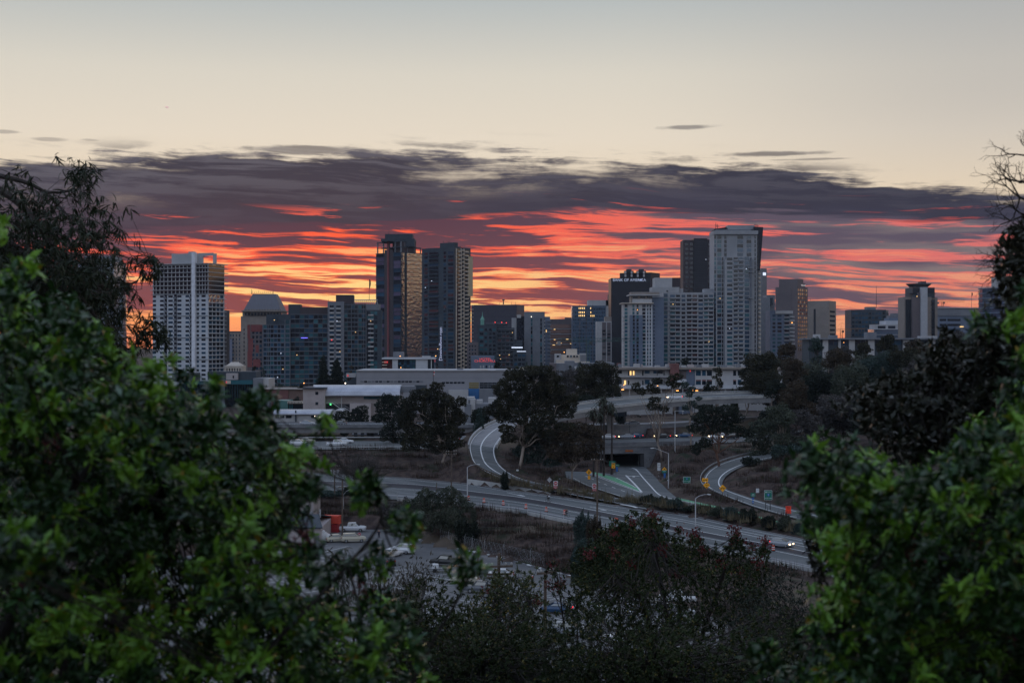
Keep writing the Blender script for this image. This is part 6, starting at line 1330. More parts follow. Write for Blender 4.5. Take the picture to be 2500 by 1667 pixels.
sign('small green route sign with two blue markers left of the big SOUTH NORTH sign', 1838, 1234, [('rect', 1832.5, 1844, 1204, 1213.3, S_GREEN, [('bar', 1836, 1841.5, 1207, 1208, S_WHITE), ('bar', 1834.5, 1842, 1210, 1211, S_WHITE)]), ('shield', 1835.2, 1841, 1215, 1221.5, S_BLUE, []), ('rect', 1835.8, 1840.5, 1222.5, 1229, S_BLUE, arrow(1836.5, 1840, 1226, 1.2, S_WHITE))])
sign('small plain white sign on the slope above the slip road', 1849.5, 1216, [('rect', 1845.5, 1853.3, 1192, 1202.3, S_WHITE, [('bar', 1847.5, 1851.5, 1194.5, 1195.3, W_GREY)])])
sign('fluorescent red-orange construction sign standing on the verge', 1924.5, 1256, [('rect', 1918, 1931.3, 1235, 1253.3, S_ORANGE, [('RIGHT', 1924.6, 1238, 3.0, S_BLACK), ('LANE', 1924.6, 1241.2, 3.0, S_BLACK), ('bar', 1921, 1922.2, 1245, 1251, S_RED), ('bar', 1926, 1927, 1245, 1251, S_RED)])], (-3, 3))
sign('grey back of a twin post sign right of the construction sign', 1955, 1285, [('rect', 1944.5, 1966, 1249.5, 1271, W_GREY, [('bar', 1945, 1965.5, 1254, 1255, W_PALE), ('bar', 1945, 1965.5, 1265, 1266, W_PALE)])], (-7, 7))
dne = lambda cx, y: [('rect', cx - 5.2, cx + 5.2, y, y + 11.5, S_WHITE, []), ('disc', cx - 4.6, cx + 4.6, y + .9, y + 10.4, S_RED, [('bar', cx - 3, cx + 3, y + 5, y + 6.4, S_WHITE)]), ('rect', cx - 4.8, cx + 4.8, y + 12, y + 18.4, S_RED, [('WRONG', cx, y + 13.9, 2.9, S_WHITE), ('WAY', cx, y + 16.8, 2.9, S_WHITE)])]
sign('red DO NOT ENTER disc over WRONG WAY plate, left of two, near the white diamond', 1356.5, 1210, dne(1356.5, 1179.5)); sign('red DO NOT ENTER disc over WRONG WAY plate beside the tall wooden pole', 1451, 1206, dne(1451, 1180.5))
sign('diamond sign seen from its pale back left of the wrong way signs', 1341.5, 1206, [('diamond', 1335.5, 1347.5, 1169.5, 1183, W_PALE, [])], pm=mat('brown_post', (.14, .05, .05), .8))
sign('two white speed plates on one post right of the underpass', 1608.5, 1165, [('rect', 1605, 1612.3, 1130, 1139.5, S_WHITE, [('25', 1608.6, 1135, 5, S_BLACK)]), ('rect', 1605, 1612.3, 1140.3, 1148.5, S_WHITE, [('bar', 1606.5, 1611, 1143, 1144, W_GREY)])], pm=M_STEEL)
sign('amber slippery warning over a green plate and blue route markers', 1622.5, 1172, [('diamond', 1616, 1628, 1140.5, 1154, S_AMBER, [('poly', [(1619.5, 1146.2), (1622, 1143.5), (1625, 1146.8)], S_BLACK)]), ('rect', 1615.8, 1628, 1148, 1155, S_GREEN, [('bar', 1618, 1626, 1150.3, 1151, S_WHITE)]), ('rect', 1620, 1625.5, 1155.5, 1161, S_BLUE, []), ('rect', 1620, 1625.5, 1161.5, 1167, S_BLUE, [])])
sign('green guide signs with an amber plate in front of the dark underpass', 1497, 1162, [('rect', 1487, 1502.3, 1125.5, 1138.3, S_GREEN, [('shieldless' if 0 else 'I-5', 1494.6, 1129, 4, S_WHITE)]), ('rect', 1493, 1501.8, 1130.5, 1143.2, S_AMBER, [('bar', 1494.5, 1500.3, 1132.5, 1133.5, S_BLACK), ('bar', 1496.6, 1498.2, 1139.5, 1141.2, S_BLACK)]), ('rect', 1501.8, 1512, 1133, 1139.5, S_GREEN, [('bar', 1504, 1510, 1135.3, 1136, S_WHITE)]), ('rect', 1503.5, 1508.5, 1140, 1151, S_BLUE, [])], (-5, 0, 7))
sign('amber diamond sign partly behind the trunks left of the underpass', 1437, 1175, [('diamond', 1430, 1445, 1145, 1160, S_AMBER, [('bar', 1437, 1439, 1150, 1157, S_BLACK)]), ('rect', 1435, 1441, 1161, 1170, S_AMBER, [])])
sign('red and white no entry disc beside the parked cars at lower left', 877.5, 1320, [('disc', 872.7, 882, 1299, 1309, S_WHITE, []), ('disc', 873.2, 881.5, 1299.5, 1308.5, S_RED, [('bar', 874.8, 879.9, 1303.2, 1304.8, S_WHITE)])])
sign('amber object marker on the upper freeway behind the palms', 1486, 1034, [('rect', 1484.8, 1488, 1011.5, 1018, S_AMBER, []), ('rect', 1485.5, 1487.5, 1019, 1028, S_AMBER, [])], base=G(1486, 1036, ZU)); sign('small amber marker on the freeway behind the dark oak', 1747, 1062, [('rect', 1745.6, 1748.8, 1051, 1058, S_AMBER, [])], base=G(1747, 1066, ZF))
sign('dark back of a wide overhead board under the flyover', 1507, 1046, [('rect', 1487, 1530, 1009.5, 1024, W_DGREY, [('bar', 1503, 1511, 1009.8, 1012, S_WHITE)])], (18,), base=G(1507, 1038, ZU), pr=.25, pm=M_DSTEEL)
sign('small white utility marker on the slope inside the curved ramp', 1263, 1154, [('rect', 1260.5, 1266, 1147.8, 1151.5, S_WHITE, [('bar', 1261.5, 1265, 1149.3, 1150, W_GREY)])])

# ---- drums and cones
M_DRUM = mat('drum_orange', (.50, .06, .025), .5); M_RUB = mat('black_rubber', (.02, .02, .02), .8)
drum0 = None
def drum(px, py, label):
    global drum0
    p = S(px, py) if py > 1000 else hit(px, py)
    if drum0 is None:
        r = empty('traffic_drum', (0, 0, 0), label, 'traffic drum', 'orange traffic drums along the street')
        MB().lathe((0, 0, .08), [(.29, 0), (.28, .35), (.26, .36), (.25, .68), (.23, .69), (.2, .95), (.1, .97)], 12).build('body', M_DRUM, r); MB().lathe((0, 0, 0), [(.38, 0), (.38, .08), (.3, .1)], 12).build('base', M_RUB, r)
        for z, a in ((.28, .292), (.6, .262)): MB().lathe((0, 0, z), [(a, 0), (a, .13)], 12).build('reflective_band', S_WHITE, r)
        drum0 = r
    else:
        r = drum0.copy(); COL.objects.link(r)
        for ch in list(drum0.children): c = ch.copy(); COL.objects.link(c); c.parent = r
        r['label'] = label
    r.location = p
drum(1144, 1221, 'orange traffic drum right beside the curved street lamp'); drum(1181.5, 1227, 'orange traffic drum on the street, second from the curved lamp'); drum(1228.5, 1233, 'orange traffic drum on the street, third from the curved lamp'); drum(1284, 1241.5, 'orange traffic drum on the street below the dark coated cyclist')
drum(1333.5, 1249, 'orange banded drum between the two cyclists on the near lane'); drum(1378, 1256, 'orange drum directly behind the brown coated cyclist'); drum(1503, 1276, 'orange drum peeking over the berry bushes mid street'); drum(1506.5, 1277, 'orange drum close beside another above the berry bushes'); drum(1888, 1344, 'orange banded drum on the kerb by the silver hatchback')
def cone(px, py, label, s=1.0):
    p = G(px, py, -38); r = empty('traffic_cone', p, label, 'traffic cone'); MB().lathe((0, 0, .04), [(.16 * s, 0), (.03 * s, .7 * s)], 10).build('body', M_DRUM, r); MB().box(-.2 * s, .2 * s, -.2 * s, .2 * s, 0, .04).build('base', M_DRUM, r); MB().lathe((0, 0, .4 * s), [(.1 * s, 0), (.075 * s, .13 * s)], 10).build('reflective_band', S_WHITE, r)
cone(1299.5, 1411, 'small orange traffic cone on the parking lot', 1.0); cone(1254, 1398, 'tiny pale cone behind the white sedan on the lot', .5); cone(1255, 1405, 'second tiny pale cone just right of the white sedan', .45)

# ---- vehicles
M_TYRE = mat('tyre', (.015, .015, .017), .8); M_RIM = mat('rim', (.35, .36, .38), .35, metal=.7); M_CARGL = glass('car_glass', (.02, .025, .03), .6)
HL = glow_m('headlight_on', (255, 215, 160), 9); HLO = mat('headlight_off', (.5, .5, .48), .2); TL = glow_m('tail_light_on', (255, 40, 40), 3.0); TLO = mat('tail_light_off', (.3, .02, .02), .3)
def paint(name, c): return mat('paint_' + name, c, .3, .04, scale=.3, spec=.6, metal=.1)
P_WHITE = paint('white', (.62, .63, .66)); P_SILVER = paint('silver', (.28, .30, .34)); P_BLACK = paint('black', (.015, .016, .02)); P_BLUE = paint('blue', (.02, .06, .14)); P_CREAM = paint('beige', (.45, .42, .34)); P_GREY = paint('grey', (.12, .13, .15))
PROF = {  # along x (nose +): lower body (x, z0, z1) and cabin outline (x,z)
 'sedan': (4.6, [(-2.3, .45, .85), (-2.2, .28, .98), (-1.5, .22, 1.02), (1.0, .22, .98), (1.9, .25, .85), (2.25, .32, .72), (2.3, .42, .6)], [(-1.75, .98), (-1.0, 1.42), (.25, 1.44), (1.15, .97)]),
 'hatch': (4.0, [(-2.0, .45, .95), (-1.95, .28, 1.05), (-1.2, .22, 1.08), (.9, .22, 1.02), (1.6, .25, .92), (1.95, .32, .75), (2.0, .42, .6)], [(-1.95, 1.02), (-1.55, 1.5), (.1, 1.55), (1.25, 1.0)]),
 'suv': (4.7, [(-2.35, .5, 1.05), (-2.3, .32, 1.15), (-1.5, .28, 1.15), (1.1, .28, 1.12), (2.0, .3, 1.05), (2.3, .38, .9), (2.35, .48, .7)], [(-2.3, 1.12), (-1.95, 1.7), (.3, 1.75), (1.2, 1.1)]),
 'van': (5.0, [(-2.5, .4, 1.9), (-2.48, .3, 2.05), (-1.5, .28, 2.1), (.9, .28, 2.1), (1.6, .28, 1.5), (2.4, .32, 1.1), (2.5, .45, .8)], [(.2, 1.2), (.25, 2.0), (1.0, 2.0), (1.75, 1.3)]),
 'pickup': (5.5, [(-2.75, .5, 1.08), (-2.7, .38, 1.12), (-1.0, .35, 1.12), (1.2, .35, 1.14), (2.3, .36, 1.08), (2.7, .42, .95), (2.75, .5, .75)], [(-.95, 1.1), (-.8, 1.75), (.7, 1.8), (1.5, 1.12)])}
def vehicle(kind, m, loc, head, label, cat='car', lights=False, tail=None, name=None):
    """head: heading in degrees, 0 = +x (right), 90 = away from the camera"""
    L, body, cab = PROF[kind]; r = empty(name or {'sedan': 'sedan_car', 'hatch': 'hatchback_car', 'suv': 'suv_car', 'van': 'van', 'pickup': 'pickup_truck'}[kind], loc, label, cat, rz=R(head)); hw = .9 if kind != 'van' else .98
    rings = []
    for x, z0, z1 in body:
        e = 1 - .16 * (abs(x) / (L / 2)) ** 4; w = hw * e; zm = z0 + (z1 - z0) * .55
        rings.append([(x, -w * .9, z0), (x, w * .9, z0), (x, w, zm), (x, w * .9, z1), (x, -w * .9, z1), (x, -w, zm)])
    MB().loft(rings).build('body', m, r)
    (a, za), (b_, zb), (c, zc), (e, ze) = cab; wb, wt = hw * .88, hw * .68
    cm = MB(); cm.loft([[(a, -wb, za), (a, wb, za), (a + .02, wb, za + .02), (a + .02, -wb, za + .02)], [(b_, -wt, za), (b_, wt, za), (b_, wt, zb), (b_, -wt, zb)], [(c, -wt, zc - (zc - za)), (c, wt, zc - (zc - za)), (c, wt, zc), (c, -wt, zc)], [(e, -wb, ze - .02), (e, wb, ze - .02), (e, wb, ze), (e, -wb, ze)]]); cm.build('cabin', m, r)
    g = MB(); t = .025
    for s in (-1, 1):
        ys = s * (wt + t); g.add([(a + .35, s * (wb * .93), za + .1), (e - .45, s * (wb * .93), ze + .08), (c - .05, ys, zc - .1), (b_ + .1, ys, zb - .1)], [(0, 1, 2, 3) if s < 0 else (3, 2, 1, 0)])
    g.add([(c + .05, -wt * .9, zc - .02), (c + .05, wt * .9, zc - .02), (e - .05, wb * .88, ze + .06), (e - .05, -wb * .88, ze + .06)], [(0, 1, 2, 3), (3, 2, 1, 0)]); g.add([(b_ - .05, -wt * .9, zb - .03), (b_ - .05, wt * .9, zb - .03), (a + .04, wb * .88, za + .12), (a + .04, -wb * .88, za + .12)], [(0, 1, 2, 3), (3, 2, 1, 0)])
    g.build('windows', M_CARGL, r)
    if kind == 'pickup': MB().box(-2.65, -1.0, -.72, .72, 1.125, 1.13).build('cargo_bed', M_TYRE, r)
    for x in (-L * .3, L * .31):
        for s in (-1, 1):
            w = MB(); w.lathe((x, s * (hw - .16) - .1, .34), [(.05, 0), (.34, .0), (.34, .2), (.05, .2)], 14, 'Y'); wo = w.build('wheel', M_TYRE, r)
            MB().lathe((x, s * (hw - .04) - .02 + (.0 if s > 0 else .0), .34), [(.02, 0), (.2, 0), (.2, .04), (.02, .04)], 10, 'Y').build('rim', M_RIM, wo)
    zl = body[-2][2] - .08
    for s in (-1, 1):
        MB().box(L / 2 - .14, L / 2 + .03, s * .62 - .17, s * .62 + .17, zl - .1, zl + .06).build('headlight', HL if lights else HLO, r)
        MB().box(-L / 2 - .03, -L / 2 + .1, s * .66 - .13, s * .66 + .13, body[0][2] - .2, body[0][2] + .0).build('tail_light', TL if (tail if tail is not None else lights) else TLO, r)
    return r
def on(px, py, z): return G(px, py, z)
vehicle('hatch', P_SILVER, S(1908, 1334), -38, 'silver hatchback with glowing headlights driving down the street', lights=True)
i = 50; pdk = (ovN[i] + ovF[i]) / 2 - dk
k = np.argmin(abs(CX + F * ovN[:, 0] / ovN[:, 1] - 1642)); pk = at_frac(ovN, ovF, .35)[k] - dk; vehicle('suv', P_WHITE, pk + (0, 0, .05), 193, 'white crossover with headlights on riding the curved flyover', lights=True)
for (kd, m, px, py, hd, lab, li) in (('sedan', P_WHITE, 1483, 1071, 180, 'white sedan on the freeway just right of the palm trunks', 1), ('sedan', P_SILVER, 1530, 1070.5, 180, 'silver sedan leading a blue one on the freeway', 1), ('sedan', P_BLUE, 1550, 1068.5, 180, 'dark blue sedan close behind a silver one on the freeway', 1), ('sedan', P_BLACK, 1617, 1069.5, 180, 'black sedan with lit lamps alone on the freeway, right of the leaning thin trunk', 1),
        ('sedan', P_BLUE, 1670, 1068, 180, 'dark blue sedan just left of the oak on the freeway', 1), ('suv', P_WHITE, 1750, 1071, 182, 'white car half hidden by the oak on the freeway', 1), ('suv', P_BLACK, 1782, 1071.5, 182, 'black sport utility car right of the oak with bright lamps', 1), ('suv', P_WHITE, 729, 1088, 0, 'white crossover on the freeway at left beside the dark leaves', 0), ('sedan', P_CREAM, 749, 1081, 0, 'beige sedan half behind the white crossover at left', 0),
        ('pickup', P_WHITE, 822, 1089, 0, 'white crew cab pickup driving right on the left freeway', 0), ('sedan', P_WHITE, 843, 1082, 0, 'white sedan partly hidden behind the white pickup', 0), ('sedan', P_SILVER, 1138, 1077, 20, 'silver car with red tail lights between the gum tree and the ramp', 1), ('sedan', P_WHITE, 404, 1090, 0, 'white car glimpsed through gaps in the left leaves', 0)):
    vehicle(kd, m, on(px, py, ZF) + (0, 0, .02), hd, lab, lights=bool(li))
for (m, px, hd, lab) in ((P_SILVER, 1543, 180, 'silver sedan on the upper freeway beneath the flyover'), (P_WHITE, 1604, 180, 'white car on the upper freeway half hidden by the flyover pier')): vehicle('sedan', m, on(px, 1038, ZU) + (0, 0, .02), hd, lab)
vehicle('sedan', P_BLACK, (xof(828, 418), 418, zof(1041.2, 412)), 180, 'dark car on the left overpass, only its roof above the barrier'); vehicle('sedan', P_SILVER, (xof(750, 419), 419, zof(1041.2, 412)), 0, 'silver car on the left overpass behind the leaf tips')
for (kd, m, px, py, hd, lab) in (('pickup', P_BLACK, 1088, 1380, 160, 'dark pickup parked alone in the lot, right of the bare shrub'), ('sedan', P_WHITE, 1219, 1410, 178, 'white sedan parked behind the crossarms of the old wooden pole'), ('sedan', P_WHITE, 958, 1358, 60, 'white car behind the bare shrub in the lot'), ('suv', P_WHITE, 982, 1350, 150, 'white utility car behind the same bare shrub'), ('van', P_WHITE, 780, 1322, 10, 'white van behind a fence beside the beige shed'),
        ('sedan', P_CREAM, 824, 1322, 20, 'cream sedan parked between the white van and the dark pole'), ('suv', P_CREAM, 863, 1323, 10, 'cream off-road car parked right of the dark pole'), ('pickup', P_WHITE, 860, 1297, 0, 'white and yellow work truck behind the parked cars'), ('suv', P_BLACK, 952, 1378, 100, 'black car at the left of the lot below the bare shrub'), ('sedan', P_CREAM, 1133, 1424, 170, 'beige car behind the leafy branch tip in the lot'), ('pickup', P_GREY, 1176, 1446, 175, 'grey pickup half hidden by the berry shrub in the lot'),
        ('sedan', P_BLUE, 1357, 1495, 170, 'blue car with a red lamp behind the old wooden pole at right'), ('suv', P_SILVER, 1388, 1550, -8, 'big silver wagon seen through bare stems in the lot'), ('van', P_WHITE, 1505, 1592, 5, 'long white van deep behind the foreground shrubs'), ('suv', P_GREY, 1600, 1490, 10, 'blue grey car behind the berry shrub trunk'), ('sedan', P_WHITE, 1632, 1600, 20, 'white car at the bottom behind bare twigs'), ('sedan', P_WHITE, 1260, 1640, 10, 'white sedan hidden low behind the central shrub'), ('pickup', P_WHITE, 1655, 1470, 170, 'white pickup behind the right berry shrub')):
    if kd == 'van': vehicle(kd, m, on(px, py, -38) + (0, 0, .03), hd, lab, 'van')
    else: vehicle(kd, m, on(px, py, -38) + (0, 0, .03), hd, lab, 'pickup' if kd == 'pickup' else 'car', tail=('red lamp' in lab))
r = empty('flatbed_trailer', on(1062, 1395, -38), 'small white and dark trailer in the lot below the dark pickup', 'trailer'); MB().box(-1.2, 1.2, -.7, .7, .5, .6).build('bed', P_GREY, r); MB().box(-.5, .6, -.5, .5, .6, 1.3).build('box', P_WHITE, r)
for s in (-1, 1): MB().lathe((0, s * .75 - .08, .32), [(.05, 0), (.32, 0), (.32, .16), (.05, .16)], 12, 'Y').build('wheel', M_TYRE, r)
MB().tube([(1.2, 0, .5), (2.0, 0, .45)], .05, 5).build('drawbar', M_DSTEEL, r)

# ---- people: one skinned body each, clothes as children
SKIN = mat('skin', (.30, .17, .12), .6)
def skin_body(name, verts, edges_, radii, m, parent, lvl=1):
    me = bpy.data.meshes.new(name); me.from_pydata(verts, edges_, []); o = bpy.data.objects.new(name, me); link(o)
    o.modifiers.new('skin', 'SKIN'); sv = me.skin_vertices[0].data
    for i, r_ in enumerate(radii): sv[i].radius = (r_, r_); sv[i].use_root = (i == 0)
    s = o.modifiers.new('sub', 'SUBSURF'); s.levels = lvl; s.render_levels = lvl
    dg = bpy.context.evaluated_depsgraph_get(); m2 = bpy.data.meshes.new_from_object(o.evaluated_get(dg)); bpy.data.objects.remove(o)
    m2.materials.clear(); m2.materials.append(m)
    for p in m2.polygons: p.use_smooth = True
    o = bpy.data.objects.new(name, m2); return link(o, parent)
def cyclist(loc, head, label, coat, hair, bikelabel, s=1.0):
    """rides toward local +x; pelvis on the saddle, hands on the bar"""
    bk = empty('bicycle', loc, bikelabel, 'bicycle', rz=R(head)); bk.scale = (s,) * 3
    for x in (-.52, .52):
        w = MB().tube([(x + .33 * math.cos(q), 0, .35 + .33 * math.sin(q)) for q in np.linspace(0, 2 * math.pi, 17)], .025, 5).build('wheel', M_TYRE, bk)
        mb = MB()
        for q in np.linspace(0, math.pi, 5)[:-1]: mb.tube([(x + .32 * math.cos(q), 0, .35 + .32 * math.sin(q)), (x - .32 * math.cos(q), 0, .35 - .32 * math.sin(q))], .005, 3)
        mb.build('spokes', M_STEEL, w)
    mb = MB()
    for a, c in (((-.52, 0, .35), (-.05, 0, .32)), ((-.05, 0, .32), (-.2, 0, .88)), ((-.52, 0, .35), (-.17, 0, .78)), ((-.05, 0, .32), (.36, 0, .78)), ((-.17, 0, .78), (.36, 0, .82)), ((.34, 0, .95), (.52, 0, .35))): mb.tube([a, c], .018, 5)
    mb.build('frame', P_BLACK, bk); MB().tube([(.34, -.24, 1.0), (.36, -.1, 1.0), (.36, .1, 1.0), (.34, .24, 1.0)], .014, 5).build('handlebar', M_DSTEEL, bk); MB().loft([[(-.34, -.08, .88), (-.34, .08, .88), (-.34, .08, .93), (-.34, -.08, .93)], [(-.06, -.02, .89), (-.06, .02, .89), (-.06, .02, .92), (-.06, -.02, .92)]]).build('saddle', M_TYRE, bk)
    for sy, x, z in ((-1, .1, .25), (1, -.2, .39)): MB().box(x - .05, x + .05, sy * .12 - .05, sy * .12 + .05, z - .01, z + .01).build('pedal', M_DSTEEL, bk)
    pr = empty('person', loc, label, 'person', rz=R(head)); pr.scale = (s,) * 3
    V_ = [(-.2, 0, .98), (-.14, 0, 1.15), (-.02, 0, 1.36), (.04, 0, 1.47), (.08, 0, 1.56), (.10, 0, 1.66), (.10, 0, 1.74),
          (-.16, -.1, .95), (.16, -.13, .78), (.04, -.12, .36), (.14, -.12, .28), (-.16, .1, .95), (.18, .13, .88), (-.16, .12, .52), (-.07, .12, .42),
          (-.0, -.19, 1.40), (.14, -.25, 1.18), (.33, -.22, 1.04), (0, .19, 1.40), (.14, .25, 1.18), (.33, .22, 1.04)]
    E_ = [(0, 1), (1, 2), (2, 3), (3, 4), (4, 5), (5, 6), (0, 7), (7, 8), (8, 9), (9, 10), (0, 11), (11, 12), (12, 13), (13, 14), (2, 15), (15, 16), (16, 17), (2, 18), (18, 19), (19, 20)]
    skin_body('body', V_, E_, [.13, .13, .15, .06, .055, .095, .07, .09, .06, .04, .045, .09, .06, .04, .045, .06, .045, .035, .06, .045, .035], SKIN, pr)
    skin_body('coat', [(-.21, 0, .93), (-.15, 0, 1.15), (-.02, 0, 1.37), (.02, 0, 1.46), (-.0, -.2, 1.40), (.14, -.26, 1.18), (.28, -.23, 1.07), (0, .2, 1.40), (.14, .26, 1.18), (.28, .23, 1.07)], [(0, 1), (1, 2), (2, 3), (2, 4), (4, 5), (5, 6), (2, 7), (7, 8), (8, 9)], [.17, .17, .175, .08, .08, .06, .05, .08, .06, .05], coat, pr)
    skin_body('trousers', [(-.2, 0, .95), (-.14, -.1, .93), (.16, -.13, .79), (.05, -.12, .42), (-.14, .1, .93), (.18, .13, .88), (-.15, .12, .56)], [(0, 1), (1, 2), (2, 3), (0, 4), (4, 5), (5, 6)], [.15, .11, .08, .06, .11, .08, .06], P_BLACK, pr)
    skin_body('hair', [(.08, 0, 1.70), (.08, 0, 1.78), (.02, 0, 1.70)], [(0, 1), (0, 2)], [.105, .07, .08], hair, pr); MB().loft([[(.185, -.02, 1.63), (.185, .02, 1.63), (.185, .01, 1.69), (.185, -.01, 1.69)], [(.225, -.012, 1.635), (.225, .012, 1.635), (.2, .006, 1.68), (.2, -.006, 1.68)]]).build('nose', SKIN, pr)
M_COAT1 = mat('navy_jacket', (.02, .02, .035), .8); M_COAT2 = mat('brown_jacket', (.07, .02, .02), .8); M_HAIR = mat('dark_hair', (.02, .012, .012), .7)
p1, p2 = S(1338.5, 1225), S(1383, 1262)
cyclist(p1, 135, 'person in a dark jacket with a white lettered bag cycling away on the upper lane', M_COAT1, M_HAIR, 'bicycle under the rider in the dark jacket'); cyclist(p2, -50, 'person in a brown jacket leaning forward, cycling toward the camera on the near lane', M_COAT2, M_HAIR, 'bicycle under the rider in the brown jacket')
r = empty('shoulder_bag', p1 + (0, 0, 1.15), 'white lettered bag on the back of the cyclist in the dark jacket', 'bag', rz=R(45)); MB().box(-.2, .2, -.3, -.14, -.02, .22).build('bag', S_WHITE, r); MB().tube([(-.15, -.1, .2), (0, .1, .35), (.15, -.1, .2)], .015, 4).build('strap', P_BLACK, r)
pp = on(925, 1314, -38); r = empty('person', pp, 'tiny person in dark clothes standing at the far left of the lot', 'person')
skin_body('body', [(0, 0, .95), (0, 0, 1.2), (0, 0, 1.42), (0, 0, 1.52), (0, 0, 1.65), (0, 0, 1.72), (-.1, 0, .9), (-.12, 0, .5), (-.12, 0, .08), (.1, 0, .9), (.12, .05, .5), (.14, .1, .08), (-.2, 0, 1.38), (-.26, 0, 1.1), (-.24, -.05, .85), (.2, 0, 1.38), (.26, 0, 1.1), (.24, -.05, .85)], [(0, 1), (1, 2), (2, 3), (3, 4), (4, 5), (0, 6), (6, 7), (7, 8), (0, 9), (9, 10), (10, 11), (2, 12), (12, 13), (13, 14), (2, 15), (15, 16), (16, 17)], [.14, .13, .15, .06, .1, .07, .09, .07, .05, .09, .07, .05, .07, .05, .035, .07, .05, .035], SKIN, r)
skin_body('clothes', [(0, 0, .95), (0, 0, 1.2), (0, 0, 1.42), (-.1, 0, .9), (-.12, 0, .5), (-.12, 0, .14), (.1, 0, .9), (.12, .05, .5), (.14, .1, .14), (-.2, 0, 1.38), (-.26, 0, 1.1), (.2, 0, 1.38), (.26, 0, 1.1)], [(0, 1), (1, 2), (0, 3), (3, 4), (4, 5), (0, 6), (6, 7), (7, 8), (2, 9), (9, 10), (2, 11), (11, 12)], [.16, .15, .17, .11, .09, .07, .11, .09, .07, .09, .07, .09, .07], M_COAT1, r)
# the blimp-like lights high in the left sky
pb_ = P(408, 262.5, 2600); r = empty('aircraft', pb_, 'tiny aircraft with two pink lights high in the upper left sky', 'aircraft')
MB().tube([(-3, 0, 0), (3, 0, 0)], [.5, .35], 6).build('fuselage', P_WHITE, r); MB().box(-.6, .6, -3, 3, -.06, .06).build('wing', P_WHITE, r); MB().box(2.4, 3, -.1, .1, 0, 1.1).build('tail_fin', P_WHITE, r)
for x, z in ((-1.5, .8), (1.6, -.6)): MB().lathe((x, -1, z), [(.05, -.4), (.55, 0), (.05, .5)], 8).build('beacon', glow_m('pink_beacon', (255, 70, 170), 2.2), r)

# ================================================================ foliage
def quads(C_, size, asp=0.5, rg=rng, droop=None, bend=True):
    """leaf-sized faces at points C_: rhombus leaves with random directions"""
    n = len(C_); sz = size * rg.uniform(.6, 1.35, n)[:, None]
    a = rg.normal(size=(n, 3)); 
    if droop is not None: a = a * (1 - droop) + np.array([0, 0, -1.0]) * droop * 2
    a /= np.linalg.norm(a, axis=1)[:, None]; b = np.cross(a, rg.normal(size=(n, 3))); b /= np.linalg.norm(b, axis=1)[:, None]
    a = a * sz; b = b * sz * asp
    V_ = np.stack([C_ - a * .5, C_ + b * .5 + a * .05, C_ + a * .5, C_ - b * .5 + a * .05], 1).reshape(-1, 3)
    return V_, np.arange(4 * n).reshape(n, 4)
def ell_pts(c, r, n, rg=rng, shell=.55):
    v = rg.normal(size=(n, 3)); v /= np.linalg.norm(v, axis=1)[:, None]; t = rg.uniform(shell ** 2, 1, n) ** .5
    j = 1 + .16 * np.sin(v[:, 0] * 5 + c[0]) + .12 * np.sin(v[:, 2] * 7 + c[1])
    return np.array(c) + v * (t * j)[:, None] * np.array(r)
L_GUM = leafmat('gum_leaves', (.010, .014, .009), (.046, .042, .024), None, .6, .12, .06); L_OLIVE = leafmat('olive_leaves', (.022, .032, .024), (.085, .094, .068), None, .6, .12, .06); L_BLUEG = leafmat('blue_green_leaves', (.016, .032, .030), (.058, .084, .074), None, .6, .12, .06)
L_DARK = leafmat('dark_leaves', (.006, .011, .009), (.026, .034, .024)); L_RUST = leafmat('rusty_leaves', (.024, .020, .015), (.075, .055, .036)); L_GREY = leafmat('dry_brown_twigs', (.034, .032, .034), (.095, .085, .080)); L_PALE = leafmat('pale_olive_leaves', (.028, .038, .024), (.07, .08, .05))
B_DARK = mat('dark_bark', (.045, .036, .033), .9, .3, scale=2); B_PALE = mat('pale_gum_bark', (.16, .125, .105), .85, scale=1.0, c2=(.33, .27, .23), aniso=(1, 1, .3)); B_TWIG = mat('grey_twig', (.022, .018, .016), .9, .3, scale=3); B_LIGHTT = mat('pale_twig', (.070, .058, .054), .9, .3, scale=3)
def branchy(mb, p0, p1, r0, r1, wob=.6, n=6, k=6):
    p0, p1 = np.array(p0, float), np.array(p1, float); L = np.linalg.norm(p1 - p0); pts = []
    for i in range(n + 1): t = i / n; w = math.sin(math.pi * t) * wob * L * .12; pts.append(p0 * (1 - t) + p1 * t + rng.normal(size=3) * w * .6 + np.array([0, 0, math.sin(math.pi * t) * L * .03]))
    mb.tube(pts, [r0 + (r1 - r0) * i / n for i in range(n + 1)], k); return pts
LEAFN = 1.0
